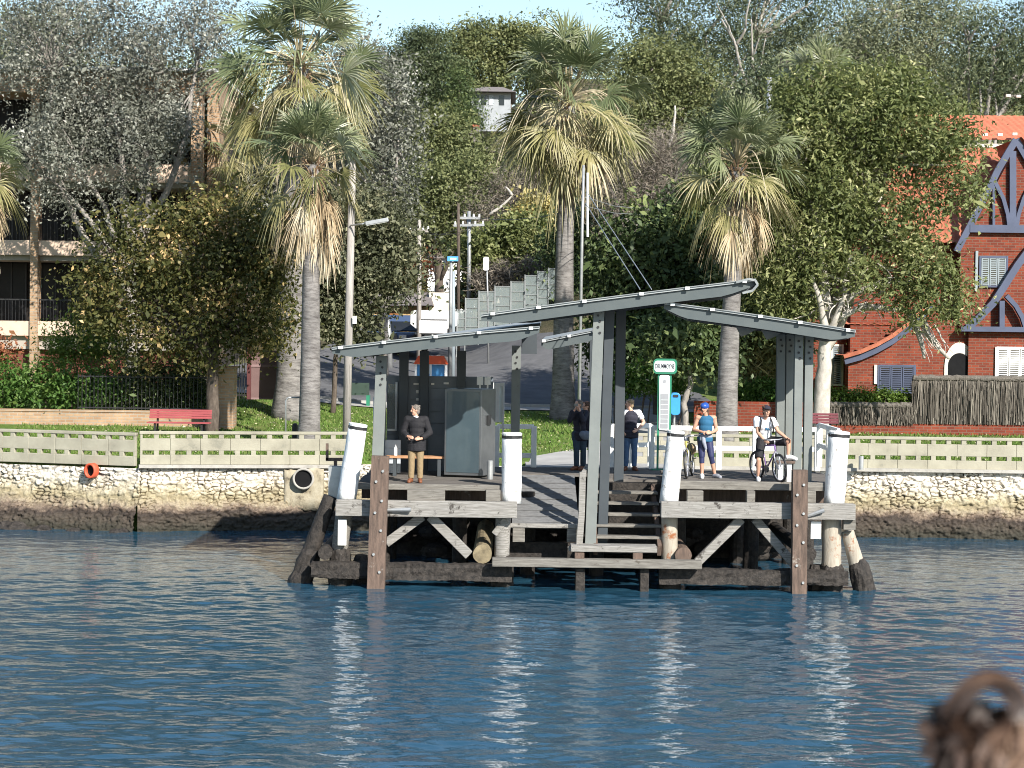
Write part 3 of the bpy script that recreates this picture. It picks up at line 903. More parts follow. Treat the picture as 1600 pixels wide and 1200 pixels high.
# logs lying through the wharf, cut ends to the water
for (px, py, rr, mt) in ((753.5, 866, 15, 'log_cut'), (1068, 868, 13, 'timber_brown'), (508, 864, 11, 'timber_wet'), (1265, 866, 11, 'timber_wet')):
    c = P(px, py, 44.95); r = rr / S(44.95)
    if mt == 'log_cut' and 'log_cut' not in MAT:
        MAT['log_cut'] = M('log_cut', (0.27, 0.22, 0.135), (0.13, 0.105, 0.065), 5, 0.9, .6, 20)
    mb = MB(); mb.tube([(c.x, 44.95, c.z), (c.x, 47, c.z), (c.x, 51, c.z)], [r, r, r], 16, 0.04)
    mb.build('log', MAT[mt], wf)


def pile(pts, rpx, Y, mat, label=None, cap=False, n=18, jit=.03, name='pile'):
    q = [P(a, b, Y) for a, b in pts]
    k = 7; pp = []; rr = []
    for i in range(len(q) - 1):
        for j in range(k):
            t = j / k
            pp.append(q[i].lerp(q[i + 1], t)); rr.append((rpx[i] * (1 - t) + rpx[i + 1] * t) / S(Y))
    pp.append(q[-1]); rr.append(rpx[-1] / S(Y))
    mb = MB(); mb.tube(pp, rr, n, jit)
    o = mb.build(name, mat, wf, smooth=True)
    if label: o['label'] = label
    if cap:
        top = q[0]; d = (q[0] - q[1]).normalized()
        c = MB(); c.tube([top + d * .012, top + d * .06, top + d * .075], [rr[0] * 1.0, rr[0] * 1.03, rr[0] * .9], 20); c.build('pile_cap', MAT['white'], o)
        c = MB(); c.tube([top - d * .055, top + d * .01], [rr[0] * 1.035] * 2, 20); c.build('pile_band', MAT['black'], o)
    return o


RUST = M('pile_rust', (0.42, 0.38, 0.31), (0.30, 0.26, 0.21), 4, .85, .5, 18, (3, 3, .6), .2, c3=(0.25, 0.095, 0.04), s3=2.6, k3=.55)
pile([(559, 667), (541, 782)], [14.5, 15.5], 45.25, MAT['white_pile'], 'leaning white painted pile', True)
pile([(800, 681), (799, 786)], [15.5, 16], 45.25, MAT['white_pile'], 'white painted pile beside the ramp', True)
pile([(1056, 678), (1045, 787)], [13.5, 15], 45.25, MAT['white_pile'], 'white painted pile beside the steps', True)
pile([(1311, 679), (1303, 789)], [16.5, 16.5], 45.25, MAT['white_pile'], 'stout white painted pile at the right end', True)
pile([(540, 784), (532, 850), (526, 945)], [14, 13, 14], 45.28, MAT['timber'])
pile([(787, 786), (784, 870), (783, 940)], [12, 12, 13], 45.28, MAT['timber_pale'])
pile([(1046, 789), (1046, 880), (1046, 950)], [12.5, 12.5, 13], 45.28, RUST)
pile([(1300, 791), (1299, 868), (1298, 955)], [15, 15, 16], 45.28, RUST, 'rust stained pile')
pile([(517, 776), (492, 842), (455, 945)], [12, 13, 15], 45.5, MAT['timber_wet'], 'dark raking pile')
pile([(1324, 830), (1337, 875), (1356, 950)], [10, 12, 14], 45.3, RUST, 'pale raking pile with a dark wet foot')
mb = MB(); mb.pbox(528, 541, 812, 852, 44.95, .1); mb.build('pale_batten', MAT['white'], wf)
mb = MB(); mb.pbox(1267, 1283, 815, 842, 44.95, .1); mb.build('pale_batten', MAT['white'], wf)
mb = MB(); mb.pbox(1318, 1337, 812, 828, 44.95, .2); mb.build('spacer_block', MAT['timber'], wf, bevel=.01)
mb = MB(); mb.pbox(513, 533, 729, 778, 45.7, .35); mb.build('end_panel', MAT['galv'], wf)
# dark growth round the feet of the piles
for (px, py, rr, Y) in ((532, 890, 17, 45.3), (784, 905, 17, 45.3), (1046, 915, 17, 45.3), (1299, 915, 19, 45.3), (475, 893, 17, 45.5), (1348, 912, 16, 45.3), (565, 905, 14, 45.6), (1275, 920, 12, 45.4)):
    sl_ = -.36 if px < 500 else .25 if px > 1340 else 0
    a = P(px - 38 * sl_, py - 38, Y); b = P(px + 35 * sl_, py + 35, Y)
    mb = MB(); q = [a.lerp(b, t) for t in (0, .15, .35, .55, .75, 1)]
    mb.tube(q, [rr * k / S(Y) for k in (.7, .98, 1.04, 1, 1.08, 1.0)], 20, .10)
    mb.build('oyster_growth', MAT['timber_wet'], wf)
# inner piles, cross beams and crib under the deck
for x in (-3.0, -1.2, 0.4, 2.0, 3.9, 5.6, 6.9):
    for y in (47.6, 50.6):
        mb = MB(); mb.tube([(x, y, DL - .3), (x + .03, y, 1), (x, y, -1)], [.17, .17, .18], 12, .04); mb.build('inner_pile', MAT['timber_wet'], wf)
for y in (46.6, 48.2, 49.8, 51.3):
    for x0, x1 in ((-3.4, 0.0), (3.7, 7.3)):
        mb = MB(); mb.box(x0, x1, y, y + .25, DL - .42, DL - .07); mb.build('cross_beam', MAT['timber_brown'], wf)
mb = MB(); mb.box(-3.3, 7.2, 51.6, 51.9, -0.8, DL - .07); mb.build('crib_wall', MAT['timber_wet'], wf)
mb = MB()
for i in range(60):
    x = random.uniform(-3, 7); s = random.uniform(.15, .35)
    mb.ell((x, random.uniform(50.9, 51.5), random.uniform(0.0, .75)), (s * 1.3, s, s * .7), 8, 6)
mb.build('crib_rocks', MAT['timber_wet'], wf)
# ramp
zr = P(850, 820, 45.4).z
x0, x1 = P(800, 820, 45.4).x, P(905, 820, 45.4).x
mb = MB()
mb.add([(x0, 45.4, zr), (x1, 45.4, zr), (x1, 49.3, DL - .02), (x0, 49.3, DL - .02)] + [(x0, 45.4, zr - .08), (x1, 45.4, zr - .08), (x1, 49.3, DL - .12), (x0, 49.3, DL - .12)],
       [(0, 1, 2, 3), (7, 6, 5, 4), (0, 4, 5, 1), (1, 5, 6, 2), (2, 6, 7, 3), (3, 7, 4, 0)])
rp_ = mb.build('ramp', MAT['ramp'], wf)
mb = MB()
for i in range(9):
    t = (i + .4) / 9; y = 45.4 + 3.9 * t; z = zr + (DL - .02 - zr) * t
    mb.beam((x0 + .12, y, z + .012), (x1 - .08, y, z + .012), .03, .012)
mb.build('cleat', MAT['ramp'], rp_)
mb = MB(); mb.pbox(797, 906, 818.5, 825, 45.30, .09); mb.build('ramp_edge', MAT['timber_pale'], wf, bevel=.01)
for a, b in ((801, 820), (886, 903)):
    mb = MB(); mb.pbox(a, b, 825.5, 847, 45.32, .25); mb.build('ramp_block', MAT['timber'], wf, bevel=.01)
mb = MB(); mb.pbox(796, 910, 847.5, 872, 46.2, .2); mb.build('cross_beam', MAT['timber_wet'], wf)
# steps
xs0, xs1 = P(930, 820, 46).x, P(1032, 820, 46).x
for i in range(5):
    t = (i + 1) / 6
    z = 0.93 + (DL - 0.93) * t; y = 45.3 + i * .42
    mb = MB(); mb.box(xs0, xs1, y, y + .34, z - .06, z); mb.build('stair_tread', MAT['timber'], wf, bevel=.008)
for x in (xs0 - .02, xs1 - .08):
    mb = MB(); mb.beam((x, 45.1, .86), (x, 47.6, DL - .2), .09, .26); mb.build('stringer', MAT['timber_brown'], wf)
mb = MB(); mb.box(xs0 - .1, xs1 + .4, 47.7, 47.9, .5, DL - .07); mb.build('stair_backing', MAT['timber_wet'], wf)
planks(xs0 - .02, xc, 47.95, 49.4, DL, 'deck', MAT['deck'])
mb = MB(); mb.pstrip([(910.5, 738), (909, 800), (905, 856)], 10, 44.95, .14); mb.build('newel_post', MAT['timber_pale'], wf, bevel=.008)
mb = MB(); mb.beam(P(911, 742, 44.98), P(919, 728, 45.6), .09, .1); mb.build('handrail', MAT['timber_pale'], wf)
mb = MB(); mb.beam(P(888, 858, 44.9), P(903, 853, 44.9), .12, .1); mb.build('landing_block', MAT['timber_pale'], wf)
# square fender posts with bolts
for (xt, yt, xb_, yb, w, lab) in ((594, 713, 586, 945, 27, 'rust brown square fender post on the left'), (1251, 735, 1249, 960, 23, 'grey brown square fender post on the right')):
    mb = MB()
    k = 10; Y = 44.48
    for i in range(k):
        t0, t1 = i / k, (i + 1) / k
        mb.pstrip([(xt + (xb_ - xt) * t0, yt + (yb - yt) * t0), (xt + (xb_ - xt) * t1, yt + (yb - yt) * t1)], w + random.uniform(-.5, .5), Y, .30)
    f = tag(mb.build('fender_post', MAT['timber_brown'], wf, bevel=.0), lab)
    mb = MB()
    for sgn in (-1, 1):
        pass
    for i, t in enumerate((.1, .17, .30, .38, .5, .66, .78)):
        c = P(xt + (xb_ - xt) * t + (-5 if i % 2 else 5), yt + (yb - yt) * t, Y)
        b = MB(); b.disc((c.x, 0, c.z), .03, Y - .035, Y + .01, 8); b.build('bolt', MAT['galv'], f)
for (a, b, c, d, mt) in ((605, 642, 796, 797, 'galv'), (1262, 1288, 797, 806, 'galv')):
    m2 = MB(); m2.tube([P(a, d, 44.75), P(b, c, 44.70)], [.035, .05], 8); m2.build('bolt', MAT[mt], wf)
# white railings round the decks
RAIL = []


def railing(label, pts, Y0=None, hz=(1.05, .55), posts=True, r=.045):
    t = thing('railing', label, 'railing', pts[0])
    z = pts[0][2]
    for h in hz:
        for p, q in zip(pts[:-1], pts[1:]):
            mb = MB(); mb.beam(Vector(p) + Vector((0, 0, h)), Vector(q) + Vector((0, 0, h)), .075, .12); mb.build('rail', MAT['white'], t, bevel=.01)
    for p in pts:
        mb = MB(); mb.box(p[0] - .07, p[0] + .07, p[1] - .07, p[1] + .07, p[2], p[2] + hz[0] + .02); mb.build('post', MAT['white'], t, bevel=.01)
    return t


xg = P(1020, 700, 51.2).x
railing('white timber railing along the back of the right deck behind the cyclists', [(xg, 51.6, DL), (xg + 1.7, 51.7, DL), (P(1180, 700, 51.7).x, 51.7, DL), (7.75, 51.7, DL)])
railing('short white railing on the right edge of the wharf beside the stout end pile', [(7.72, 48.2, DR), (7.72, 49.6, DR), (7.72, 51.2, DR)])
railing('white railing along the right side of the gangway behind the centre columns', [(P(955, 700, 52.2).x, 52.2, DL), (P(988, 700, 52.6).x, 52.6, DL), (P(1016, 700, 52.9).x, 52.9, DL)])
railing('white railing between the dark cabinet and the grassy shore', [(P(776, 700, 51.7).x, 51.7, DL), (P(806, 700, 51.7).x, 51.7, DL), (P(834, 700, 51.7).x, 51.7, DL)], hz=(1.03, .30))

# ------------------------------------------------------------------ canopies


def canopy(name, label, fl, fr, Yf, rl, rr, Yr, beam_px, loc, nb=5, curve=0.0, deep=False):
    t = thing(name, label, 'canopy', loc)
    A = P(*fl, Yf); B = P(*fr, Yf); C = P(*rr, Yr); D = P(*rl, Yr)
    nu, nv = 24, 8
    top = []
    for j in range(nv + 1):
        for i in range(nu + 1):
            u, v = i / nu, j / nv
            p = (A * (1 - u) + B * u) * (1 - v) + (D * (1 - u) + C * u) * v
            p = p + Vector((0, 0, curve * math.sin(math.pi * u)))
            top.append(p)
    mb = MB()
    nn = len(top)
    vs = top + [p - Vector((0, 0, .05)) for p in top]
    fs = []
    w = nu + 1
    for j in range(nv):
        for i in range(nu):
            a = j * w + i
            fs.append((a, a + 1, a + w + 1, a + w)); fs.append((nn + a + w, nn + a + w + 1, nn + a + 1, nn + a))
    for i in range(nu):
        fs.append((nn + i, nn + i + 1, i + 1, i)); b = nv * w + i; fs.append((b, b + 1, nn + b + 1, nn + b))
    for j in range(nv):
        a = j * w; fs.append((a, a + w, nn + a + w, nn + a)); b = j * w + nu; fs.append((nn + b, nn + b + w, b + w, b))
    mb.add(vs, fs)
    mb.build('roof_sheet', MAT['roof_sheet'], t)
    # light metal edge along the front
    bh = beam_px / S(Yf)
    mb = MB()
    for i in range(nu):
        p, q = top[i], top[i + 1]
        mb.beam(p + Vector((0, -.02, 0.0)), q + Vector((0, -.02, 0.0)), .03, .018)
    mb.build('edge_flashing', MAT['roof_edge'], t)
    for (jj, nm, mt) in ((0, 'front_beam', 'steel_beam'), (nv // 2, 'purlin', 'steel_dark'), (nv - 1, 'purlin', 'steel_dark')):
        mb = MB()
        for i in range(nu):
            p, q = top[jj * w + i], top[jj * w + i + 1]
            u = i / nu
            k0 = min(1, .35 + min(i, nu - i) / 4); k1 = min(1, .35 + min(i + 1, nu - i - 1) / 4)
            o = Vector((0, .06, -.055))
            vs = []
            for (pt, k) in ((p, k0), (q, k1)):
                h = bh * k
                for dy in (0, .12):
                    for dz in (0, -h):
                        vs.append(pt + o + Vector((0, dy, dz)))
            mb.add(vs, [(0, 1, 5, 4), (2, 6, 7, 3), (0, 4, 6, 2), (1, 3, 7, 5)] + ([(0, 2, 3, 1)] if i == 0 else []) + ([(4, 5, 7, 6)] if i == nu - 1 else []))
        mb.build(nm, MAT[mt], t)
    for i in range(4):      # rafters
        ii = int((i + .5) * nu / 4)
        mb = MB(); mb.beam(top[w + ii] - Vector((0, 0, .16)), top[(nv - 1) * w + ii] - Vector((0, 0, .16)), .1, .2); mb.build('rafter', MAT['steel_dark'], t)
    for i in range(nb):
        ii = 1 + int(i * (nu - 2) / (nb - 1))
        c = top[ii]
        mb = MB(); mb.box(c.x - .045, c.x + .045, c.y - .07, c.y - .036, c.z - .055, c.z + .01); mb.build('roof_clip', MAT['white'], t)
    return t


def column(t, px_t, py_t, px_b, zb, wpx, Y, mat='steel_paint', d=None, bolts=0):
    a = P(px_t, py_t, Y); w = wpx / S(Y); d = w * 1.15 if d is None else d
    xb_ = P(px_b, 735, Y).x
    mb = MB()
    fl = .03
    # H section: two flanges and a web
    def slab(x0, x1, y0, y1):
        dx = xb_ - a.x
        mb.add([(x0 + dx, y0, zb), (x1 + dx, y0, zb), (x1 + dx, y1, zb), (x0 + dx, y1, zb), (x0, y0, a.z), (x1, y0, a.z), (x1, y1, a.z), (x0, y1, a.z)],
               [(0, 3, 2, 1), (4, 5, 6, 7), (0, 1, 5, 4), (1, 2, 6, 5), (2, 3, 7, 6), (3, 0, 4, 7)])
    slab(a.x - w / 2, a.x + w / 2, Y, Y + fl)
    slab(a.x - w / 2, a.x + w / 2, Y + d - fl, Y + d)
    slab(a.x - w * .36, a.x + w * .36, Y + fl + .002, Y + d - fl - .002)
    o = mb.build('column', MAT[mat], t, bevel=.006)
    for k in range(bolts):
        c = P(px_t + 1.0 * ((k % 2) * 2 - 1) * wpx * .08, py_t + 9 + 9 * k, Y)
        b = MB(); b.disc((c.x, 0, c.z), .028, Y - .02, Y, 8); b.build('bolt', MAT['black'], o)
    return o


cl = canopy('left_canopy', 'grey waiting shelter with rising skillion roof on the left deck', (519, 543), (843, 510), 44.8, (548, 546), (846, 499), 50.4, 16, (-2, 47.5, DL), 5, .03)
cl.name = 'waiting_shelter'
column(cl, 596, 556, 588, DL, 17, 45.55, bolts=5)
column(cl, 807, 540, 804, DL, 14, 49.6, bolts=4)
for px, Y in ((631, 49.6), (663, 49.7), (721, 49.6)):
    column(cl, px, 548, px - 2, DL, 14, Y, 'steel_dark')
cc = canopy('centre_canopy', 'tall centre canopy rising to the right above ramp and steps', (752, 491), (1181, 436), 44.7, (786, 491), (1172, 444), 47.5, 17, (2.0, 47, DL), 6, .02)
cc.name = 'canopy'
# curved metal end of the roof
mb = MB()
for k, (dx, dz) in enumerate(((0, 0),)):
    q = [P(1150, 441, 44.66), P(1170, 436, 44.64), P(1180, 438, 44.64), P(1184, 445, 44.64), P(1176, 454, 44.66), P(1160, 458, 44.66)]
    for a, b in zip(q[:-1], q[1:]):
        mb.add([a, b, b + Vector((0, 1.2, 0)), a + Vector((0, 1.2, 0))], [(0, 1, 2, 3)])
        mb.beam(a, b, .04, .05)
mb.build('roof_end', MAT['roof_edge'], cc)
column(cc, 936, 484, 924, 0.86, 17, 45.1, bolts=4, d=.14)
column(cc, 953, 484, 943, 0.9, 15, 45.75, 'steel_dark', d=.3)  # shade on this column is put into its darker steel colour
column(cc, 971, 478, 967, DL, 15, 47.1, 'steel_dark', bolts=0)  # same dark steel, again standing in for shade
cr = canopy('right_canopy', 'low right canopy sloping down above the bench and cyclist', (1038, 472), (1337, 516), 44.9, (1044, 478), (1326, 520), 47.4, 17, (6, 47.5, DR), 5, .02)
cr.name = 'canopy'
for px, pb, Y in ((1249, 1246, 45.6), (1265, 1262, 45.75)):
    column(cr, px, 524, pb, DR, 13, Y, bolts=4)
for px, Y in ((1221, 47.0), (1235, 47.1)):
    column(cr, px, 522, px - 2, DR, 12.5, Y, bolts=3)
for px, py in ((1165, 518), (1205, 523)):     # pale gusset brackets under the roof
    c = P(px, py, 46.8)
    mb = MB(); mb.prism([(c.x - .22, c.z + .1), (c.x + .25, c.z + .06), (c.x + .1, c.z - .04), (c.x - .1, c.z - .12)], 46.8, 46.84); mb.build('gusset', MAT['roof_edge'], cr)
ca = canopy('rear_canopy', 'small flat rear canopy over the gangway', (846, 532), (932, 515), 51.8, (852, 526), (936, 510), 56.0, 13, (1.6, 53, DL), 3, 0)
ca.name = 'canopy'
column(ca, 926, 524, 926, DL, 9, 52.0, 'steel_dark')
mb = MB(); mb.pbox(815, 839, 515, 553, 50.6, .3); mb.build('downpipe_box', MAT['steel_dark'], cl)
# guy wires from the pole to the canopy
gw = MB()
for a, b in (((915, 318), (1000, 452)), ((917, 300), (1018, 452))):
    gw.tube([P(*a, 59), P(*b, 46.5)], [.012, .012], 5)

# walls of the shelter
mb = MB()
x0, x1 = P(604, 640, 49.9).x, P(770, 640, 49.9).x
zt = P(690, 588, 49.9).z
for i in range(8):
    z0 = DL + .02 + (zt - DL - .02) * i / 8; z1 = DL + .02 + (zt - DL - .02) * (i + 1) / 8
    mb.box(x0, x1, 49.95, 50.0, z0, z1 - .012)
mb.box(x0, x1, 50.0, 50.03, DL + .02, zt)
mb.build('back_wall', MAT['panel'], cl)
mb = MB()       # left wall, pale boards with a tall window
xl = P(588, 640, 46.3).x - .05
for i in range(9):
    z0 = DL + .02 + 1.9 * i / 9
    mb.box(xl, xl + .05, 46.0, 49.9, z0, z0 + .2)
mb.build('side_wall', MAT['boards'], cl)
mb = MB()
for i in range(4):
    z0 = DL + .02 + .2 * i
    mb.box(P(602, 700, 48.7).x, P(626, 700, 48.7).x, 48.7, 48.75, z0, z0 + .19)
mb.build('low_screen', MAT['boards'], cl)
wfm = MB()
a, b, zc, zd = P(606, 600, 49.9).x, P(618, 600, 49.9).x, P(612, 670, 49.9).z, P(612, 600, 49.9).z
wfm.box(a, b, 49.9, 49.945, zc, zd)
w_ = wfm.build('window', MAT['glass_green'], cl)
wfm = MB(); wfm.box(b, b + .05, 49.88, 49.94, zc - .05, zd + .05); wfm.box(a, b, 49.88, 49.94, zc - .05, zc); wfm.build('window_frame', MAT['white'], w_)
# small pale notices on the back wall
for px, py, w2, h2 in ((650, 600, 8, 3), (676, 600, 5, 3), (697, 599, 8, 3), (652, 612, 4, 5), (652, 624, 4, 4)):
    c = P(px, py, 49.9); mb = MB(); mb.box(c.x - w2 / 128, c.x + w2 / 128, 49.925, 49.94, c.z - h2 / 128, c.z + h2 / 128); mb.build('notice', MAT['white'], cl)
# bench in the shelter
t = thing('shelter_bench', 'plain timber bench in the left shelter behind the standing man', 'bench', (P(640, 735, 48.2).x, 48.2, DL))
x0, x1 = P(604, 712, 48.2).x, P(700, 712, 48.2).x
mb = MB()
for i in range(3): mb.box(x0, x1, 48.0 + i * .14, 48.12 + i * .14, DL + .42, DL + .47)
mb.build('seat', M('bench_wood', (0.45, 0.24, 0.13), (0.34, 0.18, 0.09), 4, .6), t)
for x in (x0 + .2, x1 - .2):
    mb = MB(); mb.box(x - .04, x + .04, 48.03, 48.36, DL, DL + .42); mb.build('leg', MAT['steel_dark'], t)
bt = MB(); c = P(618, 712, 48.2); z = DL + .472
bt.tube([(c.x, 48.2, z), (c.x, 48.2, z + .17), (c.x, 48.2, z + .21), (c.x, 48.2, z + .26)], [.04, .04, .018, .018], 10)
tag(bt.build('drink_bottle', MAT['white_clean'], org=(c.x, 48.2, z)), 'small pale drink bottle standing on the timber shelter bench', 'bottle')
# cabinet
t = thing('ticket_cabinet', 'tall dark glossy cabinet with steel side on the left deck', 'cabinet', (P(730, 737, 48.3).x, 48.3, DL))
x0, x1, x2 = P(694, 670, 47.6).x, P(752, 670, 47.6).x, P(774, 670, 48.0).x
zt = P(730, 608, 47.6).z
mb = MB(); mb.add([(x0, 47.9, DL + .05), (x1, 47.6, DL + .05), (x2, 48.3, DL + .05), (x0 + .3, 48.8, DL + .05), (x0, 47.9, zt), (x1, 47.6, zt), (x2, 48.3, zt), (x0 + .3, 48.8, zt)],
                  [(0, 3, 2, 1), (4, 5, 6, 7), (0, 1, 5, 4), (1, 2, 6, 5), (2, 3, 7, 6), (3, 0, 4, 7)])
mb.build('body', MAT['cabinet_steel'], t, bevel=.01)
dv = Vector((x1 - x0, -.3, 0)).normalized(); nv_ = Vector((dv.y, -dv.x, 0))
p0 = Vector((x0, 47.9, 0)) + nv_ * .012 + dv * .05; L = (Vector((x1, 47.6, 0)) - Vector((x0, 47.9, 0))).length - .1
mb = MB(); mb.add([p0 + Vector((0, 0, DL + .12)), p0 + dv * L + Vector((0, 0, DL + .12)), p0 + dv * L + Vector((0, 0, zt - .06)), p0 + Vector((0, 0, zt - .06))] +
                  [v - nv_ * .01 for v in (p0 + Vector((0, 0, DL + .12)), p0 + dv * L + Vector((0, 0, DL + .12)), p0 + dv * L + Vector((0, 0, zt - .06)), p0 + Vector((0, 0, zt - .06)))],
                  [(0, 1, 2, 3), (0, 4, 5, 1), (1, 5, 6, 2), (2, 6, 7, 3), (3, 7, 4, 0)])
mb.build('front_panel', MAT['cabinet'], t)
dv2 = Vector((x2 - x1, .7, 0)).normalized(); n2 = Vector((dv2.y, -dv2.x, 0))
c = Vector((x1, 47.6, DL + 1.35)) + dv2 * .35 + n2 * .01
mb = MB(); mb.beam(c, c + n2 * .04, .16, .22); mb.build('lock', MAT['black'], t)
mb = MB(); mb.box(x0 + .1, x2 - .1, 47.98, 48.6, DL, DL + .05); mb.build('plinth', MAT['black'], t)
# small steel bollard beside it
c = P(766, 730, 47.3); mb = MB(); mb.tube([(c.x, 47.3, DL), (c.x, 47.3, DL + .42), (c.x, 47.3, DL + .44)], [.07, .07, .05], 14)
tag(mb.build('short_post', MAT['galv'], org=(c.x, 47.3, DL), smooth=False), 'short grey steel post standing before the dark cabinet', 'bollard')
# notice boards on the shore side of the cabinet
t = thing('notice_board', 'white framed notice board standing behind the dark cabinet', 'notice board', (P(778, 690, 50.3).x, 50.3, DL))
a, b = P(770, 640, 50.3).x, P(788, 640, 50.3).x
zt, zb = P(779, 598, 50.3).z, P(779, 660, 50.3).z
mb = MB(); mb.box(a, a + .16, 50.3, 50.36, zb, zt); mb.box(a + .16, b, 50.3, 50.36, zt - .09, zt); mb.box(b - .05, b, 50.3, 50.36, DL, zt - .09); mb.box(a, a + .06, 50.3, 50.36, DL, zb); mb.build('frame', MAT['white'], t, bevel=.006)
mb = MB(); mb.box(a + .16, b - .05, 50.33, 50.345, zb, zt - .09); mb.build('board', MAT['sign_face'], t)
for i, px in enumerate((750, 762)):
    c = P(px, 595, 49.2); mb = MB(); mb.box(c.x - .075, c.x + .075, 49.2, 49.24, c.z - .1, c.z + .1); mb.box(c.x - .02, c.x + .02, 49.242, 49.27, DL, c.z + .05)
    tag(mb.build('small_sign', MAT['white'], org=(c.x, 49.2, DL)), ('left' if i == 0 else 'right') + ' of two small white signs rising behind the dark cabinet', 'sign')

# bench on the right deck
t = thing('deck_bench', 'low grey timber bench under the cyclist\'s raised foot', 'bench', (P(1227, 740, 45.7).x, 45.7, DR))
x0, x1 = P(1211, 724, 45.6).x, P(1241.5, 724, 45.6).x
mb = MB(); mb.box(x0, x1, 45.48, 45.86, DR + .43, DR + .485); mb.build('seat', MAT['timber_brown'], t, bevel=.008)
for x in (x0 + .12, x1 - .12):
    mb = MB(); mb.box(x - .05, x + .05, 45.53, 45.8, DR, DR + .43); mb.build('leg', MAT['white'], t)


def text_mesh(body, h, mat, parent, loc, wmax=None, depth=.004, name='lettering'):
    cu = bpy.data.curves.new(name, 'FONT'); cu.body = body; cu.size = h; cu.align_x = 'CENTER'; cu.align_y = 'CENTER'; cu.extrude = depth; cu.offset = h * .012
    to = bpy.data.objects.new(name, cu); COL.objects.link(to)
    bpy.context.view_layer.update()
    k = 1.0
    if wmax and to.dimensions.x > wmax: k = wmax / to.dimensions.x
    me = bpy.data.meshes.new_from_object(to)
    bpy.data.objects.remove(to); bpy.data.curves.remove(cu)
    me.transform(Matrix.Translation(loc) @ Matrix.Rotation(R(90), 4, 'X') @ Matrix.Diagonal((k, 1, 1, 1)))
    me.materials.clear()
    return link(name, me, mat, parent)


def rrect(cx, cz, w, h, r, n=5):
    pts = []
    for sx, sz, a0 in ((1, 1, 0), (-1, 1, 90), (-1, -1, 180), (1, -1, 270)):
        for i in range(n + 1):
            a = R(a0 + 90 * i / n)
            pts.append((cx + sx * (w / 2 - r) + r * math.cos(a), cz + sz * (h / 2 - r) + r * math.sin(a)))
    return pts


# wharf name sign
YS = 51.25
t = thing('wharf_sign', 'white DRUMMOYNE name sign on a green timetable stand', 'sign', (P(1038, 725, YS).x, YS, DL))
c = P(1039.5, 572.5, YS)
mb = MB(); mb.prism(rrect(c.x, c.z, 37 / S(YS), 24 / S(YS), .1), YS, YS + .08); hd = mb.build('sign_head', MAT['green_paint'], t)
mb = MB(); mb.prism(rrect(c.x - .012, c.z, 32.5 / S(YS), 17.5 / S(YS), .08), YS - .012, YS - .001); mb.build('sign_face', MAT['sign_face'], hd)
text_mesh('DRUMMOYNE', .17, MAT['sign_ink'], hd, (c.x - .012, YS - .016, c.z), 30 / S(YS))
c2 = P(1038, 629, YS); wv = 16 / S(YS); hv = 86 / S(YS)
mb = MB(); mb.prism(rrect(c2.x, c2.z, wv, hv, .05), YS + .02, YS + .05); bd = mb.build('timetable_board', MAT['sign_face'], t)
mb = MB(); mb.box(c2.x - wv / 2 + .03, c2.x + wv / 2 - .03, YS + .012, YS + .019, c2.z - hv / 2 + .04, c2.z + .22)
mb.build('timetable_sheet', MAT['grey_ink'], bd)
mb = MB()
for i in range(6): mb.box(c2.x - wv / 2 + .035, c2.x + wv / 2 - .035, YS + .006, YS + .011, c2.z - hv / 2 + .15 + i * .12, c2.z - hv / 2 + .16 + i * .12)
mb.box(c2.x - wv / 2 + .033, c2.x - wv / 2 + .037, YS + .0055, YS + .0112, c2.z - hv / 2 + .15, c2.z + .2); mb.build('ruled_lines', MAT['sign_face'], bd)
mb = MB(); mb.disc((c2.x, 0, c2.z + hv / 2 - .16), .045, YS + .012, YS + .019, 14); mb.build('emblem', MAT['grey_ink'], bd)
for px, y in ((1028.5, .0), (1047, .0)):
    c3 = P(px, 660, YS + .04); mb = MB(); mb.box(c3.x - .025, c3.x + .025, YS + .055, YS + .11, DL, P(px, 584, YS).z); mb.build('post', MAT['green_paint'], t)
mb = MB(); mb.box(c2.x - .3, c2.x + .25, YS - .05, YS + .2, DL, DL + .03); mb.build('base', MAT['green_paint'], t)
# blue bin
c = P(1055, 631, YS + .3); w = 15 / S(YS); h = 35 / S(YS)
t = thing('litter_bin', 'bright blue rounded litter bin behind the wharf name sign', 'bin', (c.x, YS + .35, DL))
mb = MB(); mb.prism(rrect(c.x, c.z, w, h, .09), YS + .2, YS + .5); mb.build('body', MAT['blue_bin'], t, bevel=.01)
mb = MB(); mb.prism(rrect(c.x, c.z + h / 2 - .08, w * .6, .07, .03), YS + .19, YS + .2 - .001); mb.build('slot', MAT['black'], t)
mb = MB(); mb.tube([(c.x, YS + .55, DL), (c.x, YS + .55, c.z + .1)], [.03, .03], 8); mb.build('post', MAT['galv'], t)
# L shaped steel rail and low fittings on the left
t = thing('mooring_bracket', 'brown L shaped steel bracket between left pile and block fence', 'bracket', (P(520, 718, 46.2).x, 46.2, DL - .1))
mb = MB(); mb.pstrip([(511, 693), (511, 719)], 4, 46.2, .08); mb.pstrip([(509, 718), (535, 718)], 5, 46.2, .08); mb.pstrip([(524, 720), (524, 760)], 5, 46.21, .08)
mb.build('bar', MAT['timber_brown'], t)
c = P(1346, 720, 57.3); mb = MB(); mb.tube([(c.x, 57.35, WT + .04), (c.x, 57.35, WT + .42)], [.07, .07], 12)
tag(mb.build('short_post', MAT['galv'], org=(c.x, 57.35, WT + .04)), 'short grey post on the sea wall right of the stout white pile', 'bollard')
